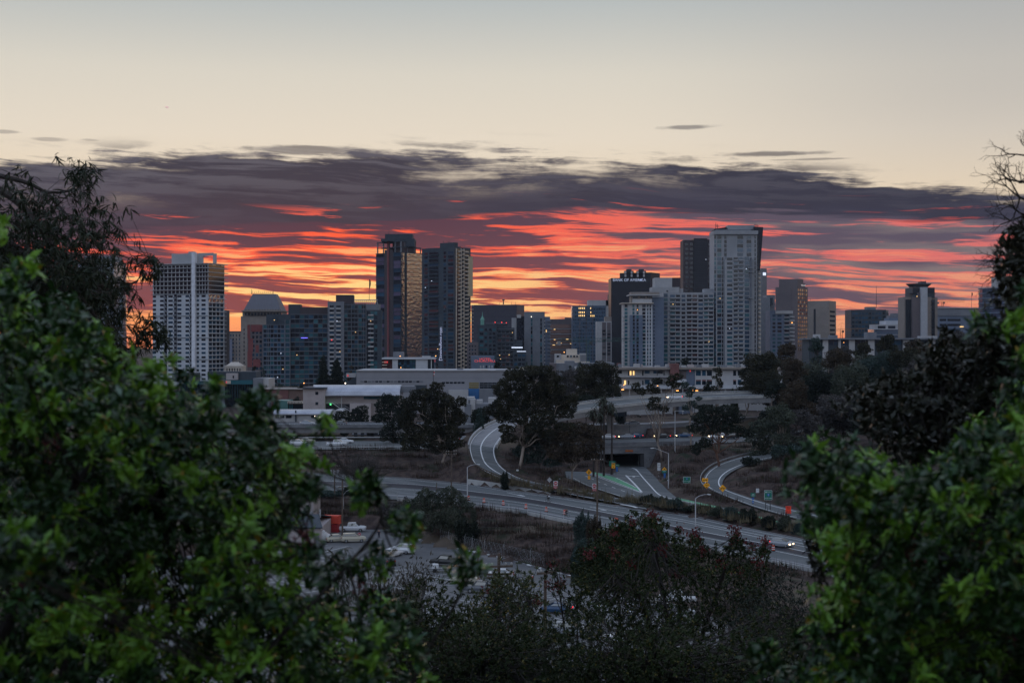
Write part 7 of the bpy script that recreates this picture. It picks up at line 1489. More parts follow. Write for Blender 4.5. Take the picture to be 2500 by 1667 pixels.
def tree(label, px, d, ytop, w, m=L_GUM, name='tree', bark=B_DARK, yb=None, kind='round', leaf=.5, dens=1.0, cat='tree', clumps=None, group=None, zb=None, tr=.28, show=True):
    """px column, d distance, ytop row of the top, w width in photo px; clumps: [(px, py, rx px, ry px)] overrides"""
    s = d / F; x0 = xof(px, d); z0 = tz(x0, d) if zb is None else zb; z1 = zof(ytop, d); H = z1 - z0; W = w * s / 2
    r = empty(name, (x0, d, z0), label, cat, group); cl = []
    if clumps is not None:
        for (cx, cy, rx, ry) in clumps: cl.append((np.array([xof(cx, d) - x0, rng.uniform(-.6, .6) * rx * s, zof(cy, d) - z0]), (rx * s, rx * s * .9, ry * s)))
    elif kind == 'round':
        hb = H * .22 if yb is None else zof(yb, d) - z0
        for i in range(11):
            q = rng.uniform(0, 6.28); t = rng.uniform(0, 1); zc = hb + (H - hb) * (.18 + .68 * t); rr = W * (.72 * math.sin(math.pi * (.22 + .62 * t))) * rng.uniform(.3, 1)
            cr = W * rng.uniform(.34, .55); cl.append((np.array([rr * math.cos(q), rr * math.sin(q), zc]), (cr, cr, min(cr * .8, (H - zc)))))
        cl.append((np.array([0, 0, H - W * .4]), (W * .5, W * .5, W * .4)))
    elif kind == 'gum':
        hb = H * .4 if yb is None else zof(yb, d) - z0
        for i in range(9):
            q = rng.uniform(0, 6.28); t = (i + .5) / 9; zc = hb + (H - hb) * (.1 + .78 * t); rr = W * .75 * (1 - .5 * t) * rng.uniform(.5, 1); cr = W * rng.uniform(.25, .42)
            cl.append((np.array([rr * math.cos(q), rr * math.sin(q), zc]), (cr, cr, min(cr * .62, H - zc))))
        cl.append((np.array([0, 0, H - W * .3]), (W * .42, W * .42, W * .3)))
    elif kind == 'cone':
        for i in range(9): t = i / 8; cr = W * (1.0 - .72 * t ** 1.4) * (.75 if i == 0 else 1); cl.append((np.array([rng.uniform(-.12, .12) * W, 0, H * (.14 + .74 * t)]), (cr, cr, H * .13)))
    elif kind == 'bush':
        for i in range(9): q = rng.uniform(0, 6.28); rr = W * .7 * rng.uniform(0, 1) ** .5; cr = W * rng.uniform(.3, .48); cl.append((np.array([rr * math.cos(q), rr * math.sin(q) * .7, H * rng.uniform(.25, .62)]), (cr, cr, H * .38)))
    Vs, n0 = [], 0
    for c, rd in cl:
        area = rd[0] * rd[2] * 4 / (leaf * leaf); n = int(max(60, area * 11.0 * dens * LEAFN)); Vs.append(ell_pts(c, rd, n)); n0 += n
    Cp = np.concatenate(Vs); Cp[:, 2] = np.maximum(Cp[:, 2], .05); V_, F_ = quads(Cp, leaf, .62, droop=.3 if kind in ('gum',) or clumps is not None else None)
    link(bpy.data.objects.new('crown', mesh_np('crown', V_, F_, m)), r)
    mb = MB(); base_r = max(.1, H * .018 * (tr / .28)); top = np.array([0, 0, H * .55]) if kind != 'cone' else np.array([0, 0, H * .9])
    if clumps is not None: top = np.mean([c for c, _ in cl], 0); top[2] *= .85
    st = branchy(mb, (0, 0, -.4), top, base_r, base_r * .5, .5)
    for c, rd in cl:
        i = int(rng.integers(2, 5)); branchy(mb, st[i], c + np.array([0, 0, -rd[2] * .2]), base_r * .45, base_r * .12, .8, 4, 5)
    mb.build('trunk', bark, r, smooth=True); return r

# --- the two great gum trees by the curved ramp and their neighbours
tree('huge dark gum tree with forked pale limbs right of the curved ramp', 1268, 345, 893, 190, L_GUM, yb=1000, bark=B_PALE, leaf=.42, dens=1.3, tr=.3, clumps=[(1240, 1068, 22, 14), (1290, 1072, 30, 16), (1205, 1000, 20, 18), (1345, 1060, 32, 16), (1380, 1045, 28, 16), (1255, 915, 26, 16), (1318, 905, 36, 16), (1285, 915, 34, 18), (1345, 925, 34, 16), (1262, 935, 34, 24), (1225, 950, 26, 22), (1300, 945, 36, 20), (1350, 950, 32, 22), (1232, 985, 30, 28), (1270, 975, 34, 26), (1310, 985, 38, 28), (1355, 985, 36, 26), (1390, 985, 26, 20), (1380, 1008, 24, 14), (1225, 1015, 24, 16), (1265, 1015, 30, 22), (1330, 1020, 34, 20), (1400, 970, 16, 10), (1235, 1045, 22, 12), (1300, 1045, 26, 14)])
tree('big dark gum tree with a thick pale trunk at the left of the curved ramp', 1090, 352, 932, 180, L_GUM, bark=B_PALE, leaf=.42, dens=1.3, tr=.3, clumps=[(1110, 1080, 26, 16), (1000, 1085, 26, 16), (1065, 942, 18, 10), (1030, 960, 28, 14), (1060, 965, 30, 16), (1088, 978, 26, 16), (1012, 985, 30, 20), (1050, 1000, 36, 26), (1095, 1005, 36, 26), (1125, 980, 14, 14), (1120, 1020, 20, 20), (1065, 1040, 40, 24), (1100, 1055, 34, 22), (1040, 1070, 34, 22), (1080, 1090, 34, 20), (1010, 1050, 26, 20), (990, 1020, 22, 24)])
tree('broad dark tree leaning on the left side of the big pale trunk gum', 960, 395, 958, 120, L_DARK, leaf=.45, clumps=[(945, 972, 18, 12), (935, 990, 26, 16), (975, 985, 28, 18), (950, 1010, 30, 18), (985, 1015, 26, 22), (925, 1020, 22, 12), (965, 1035, 26, 16), (1000, 1000, 20, 20), (945, 1060, 20, 18), (975, 1075, 26, 18)])
tree('low spreading dark tree hanging over the left overpass rail', 845, 436, 1005, 100, L_DARK, leaf=.5, yb=1030, clumps=[(815, 1022, 20, 10), (840, 1012, 20, 12), (870, 1010, 18, 12), (865, 1022, 24, 10), (885, 1000, 16, 12), (888, 1020, 16, 12)])
tree('rounded brownish tree below the great gum, pale stems showing at its foot', 1395, 345, 1032, 140, L_RUST, bark=B_PALE, leaf=.42, dens=1.1, clumps=[(1420, 1050, 40, 18), (1380, 1060, 36, 20), (1450, 1060, 26, 18), (1345, 1075, 30, 22), (1410, 1085, 44, 24), (1360, 1100, 34, 20), (1455, 1085, 24, 18), (1390, 1115, 36, 16), (1440, 1110, 22, 14)])
tree('blue green scrub tree between the two pale limbed gums', 1320, 350, 1040, 110, L_BLUEG, leaf=.42, clumps=[(1330, 1055, 30, 16), (1290, 1075, 28, 18), (1320, 1090, 34, 20), (1270, 1100, 22, 16), (1300, 1118, 28, 14), (1345, 1128, 26, 12)])
tree('dark rounded tree behind the ramp, left of the big gum', 1175, 420, 995, 60, L_DARK, leaf=.45, kind='round', yb=1045)
tree('dark broadleaf tree behind the gums, left of the motel', 1450, 455, 882, 105, L_GUM, leaf=.5, yb=955, dens=1.2, clumps=[(1470, 900, 34, 18), (1440, 905, 30, 18), (1425, 925, 28, 20), (1462, 930, 38, 24), (1495, 925, 24, 22), (1480, 955, 34, 20), (1440, 955, 32, 22), (1500, 950, 16, 14), (1465, 975, 30, 14)])
tree('smoky purple bare crowned tree behind the great gum', 1385, 480, 900, 80, L_GREY, leaf=.45, dens=.8, clumps=[(1375, 915, 28, 14), (1400, 912, 24, 12), (1385, 940, 36, 24), (1365, 960, 26, 22), (1400, 965, 30, 24), (1380, 990, 34, 16)]); tree('dark mass of foliage between flyover and great gum', 1430, 430, 965, 90, L_DARK, leaf=.5, yb=990, kind='round')
for px, yt, w, lab in ((1285, 884, 22, 'small dark conifer on the left of a pair above the school roof'), (1322, 884, 22, 'small dark conifer on the right of a pair above the school roof')): tree(lab, px, 610, yt, w, L_BLUEG, kind='cone', leaf=.6, group='small conifers above the school roof')
tree('dark round tree before the neon hotel sign', 1215, 640, 882, 26, L_DARK, leaf=.6, kind='round'); tree('rust coloured small tree on the roof terrace edge', 1240, 640, 895, 12, L_RUST, leaf=.5); tree('yellowish small tree beside the rust coloured one', 1262, 640, 893, 12, L_PALE, leaf=.5)
tree('small round dark tree on the grey warehouse roofline', 1392, 800, 892, 16, L_DARK, leaf=.6); tree('darker round tree above the grey warehouse boxes', 1415, 800, 883, 20, L_BLUEG, leaf=.6)
tree('tall pointed cypress before the glass condominium, left of two', 790, 600, 868, 44, L_DARK, kind='cone', leaf=.55, dens=1.4); tree('broader dark cypress before the glass condominium, right of two', 822, 600, 877, 62, L_DARK, kind='cone', leaf=.55, dens=1.4)
tree('rusty little tree right of the broad cypress', 858, 620, 892, 22, L_RUST, leaf=.5); tree('low dark bush at the foot of the glass condominium', 733, 610, 936, 34, L_DARK, kind='bush', leaf=.5); tree('spiky palm-like dark tree left of the glass condominium', 622, 640, 894, 26, L_DARK, kind='gum', leaf=.5); tree('second feathery dark tree left of the glass condominium', 642, 640, 897, 20, L_BLUEG, kind='gum', leaf=.5)
tree('round dark tree before the brick hall', 722, 540, 963, 44, L_DARK, kind='bush', leaf=.5); tree('dark tree over the motel roof before the balcony wing', 1673, 620, 872, 44, L_DARK, kind='round', leaf=.55); tree('dark conifer behind the curved ramp, right of the utility blocks', 1172, 405, 995, 34, L_BLUEG, kind='cone', leaf=.42)
for px, w, lab in ((800, 26, 'ragged tree seen under the left overpass, leftmost'), (840, 30, 'ragged dark tree seen under the middle of the left overpass'), (915, 26, 'dark tree beneath the right part of the left overpass')): tree(lab, px, 438, 1056, w, L_DARK, kind='gum', leaf=.4)
# --- street-side gums in front of the flyover
tree('leaning slender gum with three leaf clouds before the flyover', 1617, 378, 925, 60, L_GUM, bark=B_PALE, leaf=.4, tr=.24, clumps=[(1553, 943, 12, 11), (1565, 955, 14, 10), (1605, 930, 14, 10), (1588, 945, 12, 10), (1600, 953, 14, 9), (1597, 975, 16, 8), (1595, 992, 20, 10), (1622, 998, 14, 8), (1640, 925, 14, 11), (1655, 920, 13, 10), (1648, 940, 12, 9), (1632, 935, 10, 8)])
tree('thin gum with small leaf puffs right of the tall light mast', 1690, 372, 935, 60, L_BLUEG, bark=B_PALE, leaf=.4, tr=.2, clumps=[(1672, 940, 10, 10), (1690, 950, 10, 9), (1683, 962, 9, 8), (1705, 972, 9, 6), (1690, 985, 12, 8), (1675, 995, 12, 7), (1700, 992, 8, 6)])
tree('gum tree before the white framed motel windows', 1752, 470, 895, 52, L_GUM, bark=B_PALE, leaf=.42, kind='gum'); tree('dense gum to the right of the motel windows', 1725, 468, 925, 40, L_DARK, leaf=.42, kind='bush'); tree('tall gum with hanging leaves at the right end of the motel', 1822, 462, 896, 60, L_GUM, bark=B_PALE, leaf=.42, kind='gum', dens=1.3); tree('small pale bush beside the motel gums', 1793, 455, 937, 20, L_PALE, leaf=.4, kind='bush'); tree('dark bush at the left foot of the flyover by the motel', 1515, 440, 950, 30, L_DARK, kind='bush', leaf=.45)
tree('wide dark oak hanging over the freeway, right of the tall light mast', 1755, 352, 985, 150, L_DARK, leaf=.4, dens=1.1, tr=.35, bark=mat('rust_bark', (.13, .07, .05), .9), clumps=[(1730, 1000, 28, 12), (1770, 1000, 34, 14), (1710, 1020, 26, 14), (1750, 1025, 34, 16), (1790, 1020, 26, 16), (1695, 1045, 18, 12), (1735, 1050, 30, 14), (1780, 1045, 28, 14), (1810, 1055, 16, 14), (1720, 1080, 18, 14), (1830, 1055, 12, 14), (1700, 1095, 14, 16)])
# --- palms
def palm(label, px, d, ytop, w, yb=None, group='palms before the flyover'):
    s = d / F; x0 = xof(px, d); z0 = tz(x0, d); H = zof(ytop, d) - z0; W = w * s * .8; r = empty('palm_tree', (x0, d, z0), label, 'palm tree', group); hc = H - W * .75
    MB().tube([(0, 0, -.3), (.1, 0, hc * .5), (0, 0, hc)], [.3, .22, .2], 8).build('trunk', B_DARK, r); mb = MB(); Vs = []
    for i in range(34):
        q = rng.uniform(0, 6.28); e = rng.uniform(-1.0, 1.25); L = W * rng.uniform(.85, 1.15); n = 7; pts = []
        for j in range(n): t = j / (n - 1); pts.append(np.array([math.cos(q) * math.cos(e) * L * t, math.sin(q) * math.cos(e) * L * t, hc + math.sin(e) * L * t - .55 * L * t * t]))
        side = np.array([-math.sin(q), math.cos(q), 0])
        for j in range(2, n):                     # fan segments
            for sgn in (-1, 1):
                for u in (.35, .8): a = pts[j - 1]; b_ = pts[j] + side * sgn * L * .22 * u * (j / n) + np.array([0, 0, -.12 * L * u]); c = pts[j]; Vs.append([a, a + (b_ - a) * .5 + side * sgn * .05, b_, (a + c) / 2])
    V_ = np.array(Vs).reshape(-1, 3); link(bpy.data.objects.new('crown', mesh_np('crown', V_, np.arange(len(V_)).reshape(-1, 4), L_OLIVE)), r)
    Cp = ell_pts((0, 0, hc - W * .55), (W * .42, W * .42, W * .75), 260); V_, F_ = quads(Cp, .9, .25, droop=.8); link(bpy.data.objects.new('dead_fronds', mesh_np('dead_fronds', V_, F_, L_RUST)), r)
palm('tallest palm of the cluster left of the overhead board', 1474, 360, 955, 34); palm('palm just right of the tallest one', 1493, 364, 973, 26); palm('low palm at the left of the cluster', 1449, 358, 989, 24); palm('short palm squeezed between the two lower palms', 1467, 372, 994, 24)
# --- bare winter trees
def bare(label, px, d, ytop, w, yb_z=None, m=B_TWIG, leaves=None, name='bare_tree', depth=5, cat='tree', n0=5, leafsz=.25, lean=0, zb=None, r0=.2, spread=.62):
    s = d / F; x0 = xof(px, d); z0 = tz(x0, d) if zb is None else zb; H = zof(ytop, d) - z0; W = w * s / 2; r = empty(name, (x0, d, z0), label, cat); mb = MB(); tips = []
    def grow_(p, dr, L, rad, k):
        q = p + dr * L; mid = (p + q) / 2 + rng.normal(size=3) * L * .06; mb.tube([p, mid, q], [rad, rad * .82, rad * .66], 5 if k < 2 else 3)
        if k >= depth: tips.append(q); return
        for _ in range(3 if k < 3 else 2):
            dd = dr + rng.normal(size=3) * spread * np.array([1, 1, .6]); dd[2] = abs(dd[2]) * .8 + .12; dd[0] *= W / H * 1.5; dd /= np.linalg.norm(dd); grow_(q, dd, L * rng.uniform(.62, .82), rad * .62, k + 1)
            if k > 1: tips.append(q)
    for i in range(n0): dd = np.array([rng.normal() * .5 * W / H * 1.6 + lean, rng.normal() * .3, 1]); dd /= np.linalg.norm(dd); grow_(np.array([rng.normal() * .2, rng.normal() * .2, -.2]), dd, H * .27, r0, 0)
    mb.build('branches', m, r)
    if leaves is not None: T = np.array(tips); T = T[rng.integers(0, len(T), int(len(T) * leaves[1]))] + rng.normal(size=(int(len(T) * leaves[1]), 3)) * leafsz * 1.6; V_, F_ = quads(T, leafsz, .35, droop=.5); link(bpy.data.objects.new('leaves', mesh_np('leaves', V_, F_, leaves[0])), r)
    return r
bare('tall brown bare tree on the verge above the street at left', 890, 300, 1072, 150, leaves=(L_GREY, 3), r0=.16, n0=6, leafsz=.3); bare('grey leafless shrub between the street and the lot', 1180, 262, 1235, 90, m=B_TWIG, n0=4, depth=4, r0=.07); bare('pale leafless saplings below the tall pole', 1060, 280, 1165, 60, m=B_LIGHTT, n0=3, depth=3, r0=.06)
tree('dense olive tree on the bank below the left lamp', 1095, 270, 1190, 190, L_OLIVE, leaf=.3, dens=1.1, tr=.16, clumps=[(1040, 1205, 24, 14), (1095, 1200, 26, 14), (1020, 1230, 30, 22), (1065, 1225, 34, 20), (1115, 1220, 28, 18), (1140, 1235, 18, 16), (1050, 1260, 38, 22), (1100, 1255, 36, 24), (1015, 1270, 24, 16), (1080, 1285, 36, 18), (1125, 1275, 26, 20)])
tree('dark green bank bush at the right of the dense olive tree', 1140, 262, 1262, 70, L_DARK, kind='bush', leaf=.3, dens=1.2); tree('wide dark hedge mass behind the red containers', 800, 308, 1196, 130, L_BLUEG, kind='bush', leaf=.35, dens=1.2); tree('dark bush behind the lamp beside the bare pole', 860, 312, 1180, 70, L_DARK, kind='bush', leaf=.35); tree('purple grey scrub left of the olive tree', 965, 285, 1215, 90, L_GREY, kind='bush', leaf=.3); tree('small round bush on the barrier wall below the street lamp', 1158, 275, 1238, 18, L_OLIVE, kind='bush', leaf=.22); tree('green bush at the end of the curved ramp guardrail', 1233, 325, 1142, 24, L_DARK, kind='bush', leaf=.25, dens=1.3)
tree('teal green bush against the tall wooden pole', 1425, 248, 1246, 46, L_BLUEG, kind='bush', leaf=.25, dens=1.3); tree('brown tinged round bush right at the foot of the tall wooden pole', 1450, 246, 1254, 42, L_RUST, kind='bush', leaf=.25, dens=1.2); tree('low teal shrub below the tall pole bushes', 1435, 225, 1298, 90, L_BLUEG, kind='bush', leaf=.25, dens=1.1)
# hedge along the central reservation
for i, (px, yt, w, pb_, lab) in enumerate(((1583, 1203, 48, 1230, 'dark rounded shrub with a flat top at the nose of the underpass road'), (1612, 1206, 44, 1234, 'dark rounded shrub right of the first one on the reservation'), (1648, 1213, 44, 1242, 'shrub with a pale green side in the middle reservation'), (1685, 1232, 40, 1256, 'low dark hedge clump behind the tall curved lamp'), (1718, 1233, 44, 1262, 'dark hedge clump just right of the tall curved lamp'), (1752, 1236, 46, 1268, 'dark hedge clump below the bicycle sign'),
        (1790, 1234, 52, 1276, 'bright green topped hedge clump in the reservation'), (1832, 1238, 56, 1284, 'large dark hedge clump before the small route sign'), (1878, 1254, 50, 1290, 'hedge clump below the large SOUTH NORTH sign'), (1918, 1258, 46, 1296, 'green bush below the construction sign'), (1955, 1272, 48, 1308, 'dark bush under the grey sign back'), (1996, 1280, 52, 1322, 'last dark bush of the reservation by the green leaves'))):
    p = hit(px, pb_); tree(lab, px, p[1], yt, w, [L_DARK, L_OLIVE, L_BLUEG, L_DARK][i % 4], name='shrub', cat='shrub', kind='bush', leaf=.24, dens=1.3, zb=p[2] - .2, group='shrubs along the reservation')
# --- wooded hillside at right: trees one can tell apart, then the far wood
HW = [(1855, 372, 1022, 90, L_OLIVE, 'gum', 'olive gum with drooping skirts just left of the slip road slope'), (1905, 360, 985, 110, L_OLIVE, 'gum', 'tall smoky olive gum above the slip road, pale stems at its foot'), (1960, 372, 1000, 110, L_GREY, 'gum', 'purple grey gum right of the smoky olive one'), (1925, 352, 1080, 80, L_BLUEG, 'bush', 'blue green undergrowth below the smoky olive gum'), (1835, 345, 1115, 44, L_DARK, 'bush', 'dark bush on the inner side of the slip road bend'),
      (1870, 450, 862, 120, L_GUM, 'round', 'dark round topped tree rising right of the leaning condominium'), (1930, 470, 870, 90, L_RUST, 'gum', 'rusty crowned gum beside the dark round topped tree'), (1995, 430, 905, 120, L_DARK, 'round', 'dark tree whose crown hides the end of the flyover'), (2040, 440, 850, 90, L_RUST, 'gum', 'brown crowned gum with a pale slanting stem'), (2085, 420, 890, 120, L_OLIVE, 'round', 'broad grey olive tree in the middle of the wooded hill'), (2150, 440, 860, 120, L_BLUEG, 'round', 'blue grey tree on the hill below the stepped white building'),
      (2060, 380, 960, 130, L_GREY, 'round', 'dusky bare crowned tree low on the hill'), (2130, 370, 950, 130, L_DARK, 'round', 'dark shaded tree low on the hill near the right leaves'), (1945, 410, 925, 100, L_RUST, 'round', 'reddish olive tree just right of the flyover end'), (2210, 430, 850, 110, L_GUM, 'gum', 'gum below the saucer topped tower'), (2275, 420, 865, 110, L_GREY, 'round', 'grey brown tree below the wide grey office block'), (2340, 410, 850, 110, L_DARK, 'gum', 'dark gum left of the right edge leaves'),
      (1992, 560, 822, 34, L_BLUEG, 'round', 'dense dark green tree standing against the tan slab'), (1925, 560, 836, 66, L_RUST, 'round', 'brown flat crowned tree before the balcony block'), (2110, 540, 835, 60, L_GUM, 'gum', 'green crowned tree before the white piers'), (2170, 560, 815, 50, L_GUM, 'round', 'dark tree before the stepped white building base'), (2235, 560, 828, 60, L_RUST, 'round', 'brownish tree at the foot of the saucer tower'), (2330, 560, 806, 70, L_GREY, 'round', 'hazy grey tree before the wide grey office block'), (2395, 540, 812, 70, L_OLIVE, 'round', 'hazy olive tree at the foot of the rounded glass tower'),
      (2195, 380, 985, 120, L_OLIVE, 'round', 'grey green tree behind the dark leaved branches at right'), (1890, 410, 925, 70, L_DARK, 'gum', 'slim dark gum overlapping the flyover barrier'), (2030, 352, 1060, 110, L_GREY, 'gum', 'smoky thicket tree with thin white stems'), (2060, 500, 845, 80, L_GREY, 'gum', 'soft grey gum on the ridge between brown and green crowns'), (2420, 400, 900, 130, L_OLIVE, 'round', 'olive tree deep behind the right hand leaves')]
for px, d, yt, w, m, k, lab in HW: tree(lab, px, d, yt, w * 1.3, m, kind=k, yb=None if d > 480 else yt + 110 if k == 'gum' else None, leaf=.5 if d < 480 else .65, dens=.95, bark=B_PALE if k == 'gum' else B_DARK, group='trees on the right hand hill')
def mass(name, label, cat, boxes, m, leaf, dens=1.0):
    Vs = []
    for (px, d, yt, w, hpx) in boxes:
        s = d / F; x = xof(px, d); z = zof(yt, d); W = w * s / 2; h = hpx * s / 2
        for _ in range(5): c = (x + rng.uniform(-.6, .6) * W, d + rng.uniform(-6, 6), z - h + rng.uniform(-.35, .1) * h); rd = (W * rng.uniform(.4, .6), W * .5, h * rng.uniform(.6, .85)); Vs.append(ell_pts(c, rd, int(rd[0] * rd[2] * 4 / leaf ** 2 * 2.2 * dens)))
    C_ = np.concatenate(Vs); V_, F_ = quads(C_, leaf, .65); o = link(bpy.data.objects.new(name, mesh_np(name, V_, F_, m))); return tag(o, label, cat, kind='stuff')
bx = []
for i in range(46): d = rng.uniform(500, 690); px = rng.uniform(1860, 2560); bx.append((px, d, 850 + rng.uniform(-8, 30) + (690 - d) * .06, rng.uniform(40, 80), 70))
mass('far_wood', 'far wood covering the ridge behind the hillside trees', 'wood', bx, L_OLIVE, .7, .8)
bx = []
for i in range(40): d = rng.uniform(480, 900); px = rng.uniform(400, 1900); bx.append((px, d, HY + 27.5 / d * F - rng.uniform(8, 16), rng.uniform(18, 46), 22))
mass('town_trees', 'scattered dark street trees between the low buildings', 'trees', bx, L_DARK, .6, .9)
# scrub and dry grass
def tufts(name, label, pts, m, size, k, h=.5):
    Cp = np.concatenate([np.array(p) + rng.normal(size=(k, 3)) * np.array([size * .5, size * .5, 0]) + np.array([0, 0, h * .4]) for p in pts]); V_, F_ = quads(Cp, h, .16, droop=.0)
    V_ = V_.reshape(-1, 4, 3); a = V_[:, 2] - V_[:, 0]; V_[:, 2] = V_[:, 0] + np.stack([a[:, 0] * .6, a[:, 1] * .6, abs(a[:, 2]) + h * .6], 1); o = link(bpy.data.objects.new(name, mesh_np(name, V_.reshape(-1, 3), F_, m))); return tag(o, label, 'grass', kind='stuff')
L_DRY = leafmat('dry_grass_blades', (.06, .05, .03), (.16, .13, .08)); L_SCRUB = leafmat('brown_scrub', (.030, .021, .019), (.085, .058, .046)); L_WEED = leafmat('green_weeds', (.018, .028, .015), (.05, .06, .03))
pts = []
for t in np.linspace(0, 1, 46): px = 1200 + t * 780; py = np.interp(px, [1200, 1363, 1469, 1554, 1678, 1805, 1990], [1190, 1206, 1225, 1238, 1252, 1280, 1318]) + rng.uniform(-9, -2); p = hit(px, py); pts += [p + rng.normal(size=3) * (1.5, .9, 0) for _ in range(3)]
tufts('dry_grass', 'tufts of dry straw coloured grass along the reservation', pts, L_DRY, 1.1, 46, .9)
pts = []
for _ in range(2600):
    px, py = rng.uniform(560, 2100), rng.uniform(1095, 1420); x, y = None, None
    pts.append((px, py))
PX = np.array(pts); ds_ = np.linspace(200, 400, 90); xx = (PX[:, :1] - CX) / F * ds_; zz_ = (HY - PX[:, 1:]) / F * ds_; yy = np.broadcast_to(ds_, xx.shape); tt = terrain(xx[:, ::3], yy[:, ::3]); hitm = zz_[:, ::3] <= tt; ok = hitm.any(1); k_ = hitm.argmax(1); I = np.arange(len(PX))
wp = np.stack([xx[:, ::3][I, k_], yy[:, ::3][I, k_], tt[I, k_]], 1)[ok]; dpad = np.array([((padp[:, :2] - q[:2]) ** 2).sum(1).min() for q in wp]); wp = wp[(dpad > 9) & ~inpoly(wp[:, 0], wp[:, 1], lot_w)]
h_ = len(wp) // 5; tufts('scrub', 'brown dry scrub covering the road banks', wp[h_:], L_SCRUB, 2.2, 40, .8); tufts('weeds', 'patches of green weeds on the road banks', wp[:h_], L_WEED, 1.6, 40, .6)
litter = wp[rng.integers(0, len(wp), 26)]; mb = MB()
for p in litter: mb.obox(p + (0, 0, .1), (rng.uniform(.2, .5), .1, .05), (0, .3, 0), (0, 0, rng.uniform(.1, .3)))
tag(mb.build('litter', S_WHITE), 'scraps of white litter scattered over the road banks', 'litter', kind='stuff')

def wood(name, label, n, xr, yr, m, seed):
    rg = np.random.default_rng(seed); Vs = []; x = rg.uniform(*xr, n); y = rg.uniform(*yr, n); z = terrain(x, y)
    for i in range(n):
        r_ = rg.uniform(2.5, 4.5)
        for _ in range(3): Vs.append(ell_pts((x[i] + rg.normal() * r_ * .5, y[i] + rg.normal() * r_ * .5, z[i] + r_ * rg.uniform(.4, 1.2)), (r_, r_, r_ * .7), int(r_ * r_ * 26), rg))
    V_, F_ = quads(np.concatenate(Vs), .6, .65, rg); tag(link(bpy.data.objects.new(name, mesh_np(name, V_, F_, m))), label, 'wood', kind='stuff')
wood('valley_wood', 'dark wood on the valley side left of the parking lot', 150, (-190, -75), (120, 330), L_OLIVE, 3); wood('valley_wood', 'dark wood on the valley side right of the street', 150, (92, 200), (110, 300), L_OLIVE, 4)
wood('valley_wood', 'dark street trees of the town far at left', 130, (-420, -150), (430, 800), L_DARK, 5)

# ================================================================ near foliage: the trees and shrubs on the camera's own hill
def rot_from(dirs, rg=rng):
    """frames with x along dirs"""
    x = dirs / np.linalg.norm(dirs, axis=1)[:, None]; h = rg.normal(size=x.shape) * .5 + np.array([0, 0, 1.0]); y = np.cross(h, x); y /= np.linalg.norm(y, axis=1)[:, None]; return np.stack([x, y, np.cross(x, y)], 2)
def pinnate(L=.2, pairs=5, ll=.055, lw=.02):
    """one compound leaf: leaflets in pairs and a last one, as rhombic faces with a slight fold"""
    V_ = []
    def leaf(p, a, l, w):
        d_ = np.array([math.cos(a), math.sin(a), -.12]); n_ = np.array([-math.sin(a), math.cos(a), 0]); V_.extend([p, p + d_ * l * .45 + n_ * w * .5 + (0, 0, .006), p + d_ * l, p + d_ * l * .45 - n_ * w * .5 + (0, 0, .006)])
    for i in range(pairs):
        t = .22 + .68 * i / (pairs - 1); p = np.array([L * t, 0, -.10 * L * t * t]); k = 1 - .25 * abs(t - .5)
        for sg in (-1, 1): leaf(p, sg * 1.02, ll * k, lw)
    leaf(np.array([L * .92, 0, -.1 * L]), 0, ll * 1.1, lw); return np.array(V_)
def blade(L=.1, w=.02, bend=.25, n=2):
    """simple leaf of n+... faces along a bent midrib"""
    V_ = []; P_ = []
    for i in range(n + 1): t = i / n; P_.append((L * t * (1 - bend * t * .35), -bend * L * t * t, w * math.sin(math.pi * min(max(t, .12), .93)) * .5 + .0008))
    for i in range(n): (x0, z0, w0), (x1, z1, w1) = P_[i], P_[i + 1]; V_.extend([(x0, -w0, z0), (x0, w0, z0), (x1, w1, z1), (x1, -w1, z1)])
    return np.array(V_)
def place(T, pos, fr, sc):
    """copies of template T at pos with frames fr, scale sc -> V, F"""
    V_ = np.einsum('nij,kj->nki', fr, T) * sc[:, None, None] + pos[:, None, :]; V_ = V_.reshape(-1, 3); return V_, np.arange(len(V_)).reshape(-1, 4)
def in_poly(poly, n, rg=rng, inset=0, clump=0, sig=26):
    if clump:
        c = in_poly(poly, n // clump + 1, rg, inset); q = np.repeat(c, clump, 0)[:n]; return q + rg.normal(size=q.shape) * sig
    P_ = np.array(poly, float); lo_, hi = P_.min(0), P_.max(0); out = np.zeros((0, 2))
    while len(out) < n:
        q = rg.uniform(lo_, hi, (n * 2, 2)); k = inpoly(q[:, 0], q[:, 1], poly)
        if inset: k &= inpoly(q[:, 0], q[:, 1] - inset, poly) & inpoly(q[:, 0] + inset, q[:, 1], poly) & inpoly(q[:, 0] - inset, q[:, 1], poly)
        out = np.concatenate([out, q[k]])
    return out[:n]
def to_w(q, d): return np.stack([(q[:, 0] - CX) / F * d, d, (HY - q[:, 1]) / F * d], 1)
def whorls(C_, k, T, size, up=.5, out=None, spread=.9):
    """k compound leaves radiating from every point of C_"""
    n = len(C_); ax = rng.normal(size=(n, 3)) * .6 + np.array([0, -.15, up]); ax /= np.linalg.norm(ax, axis=1)[:, None]
    D = np.repeat(ax, k, 0) * .55 + rng.normal(size=(n * k, 3)) * spread * .7; pos = np.repeat(C_, k, 0) + rng.normal(size=(n * k, 3)) * .012; return place(T, pos, rot_from(D), size * rng.uniform(.7, 1.25, n * k))
def limb_px(mb, pts, r0, r1, k=6):
    w = smooth([P(a, b_, c) for a, b_, c in pts], 14); mb.tube(list(w), list(np.linspace(r0, r1, 14)), k); return w
L_PEP = leafmat('new_leaves', (.045, .115, .012), (.22, .42, .04), (.26, .17, .02), .36, .3, .18); L_PEP2 = leafmat('shade_dark_pepper_leaves', (.005, .016, .004), (.034, .092, .018), (.10, .16, .11), .38, .28, .1)  # second material is a dark copy: shade of the crown's gaps put into leaf colour
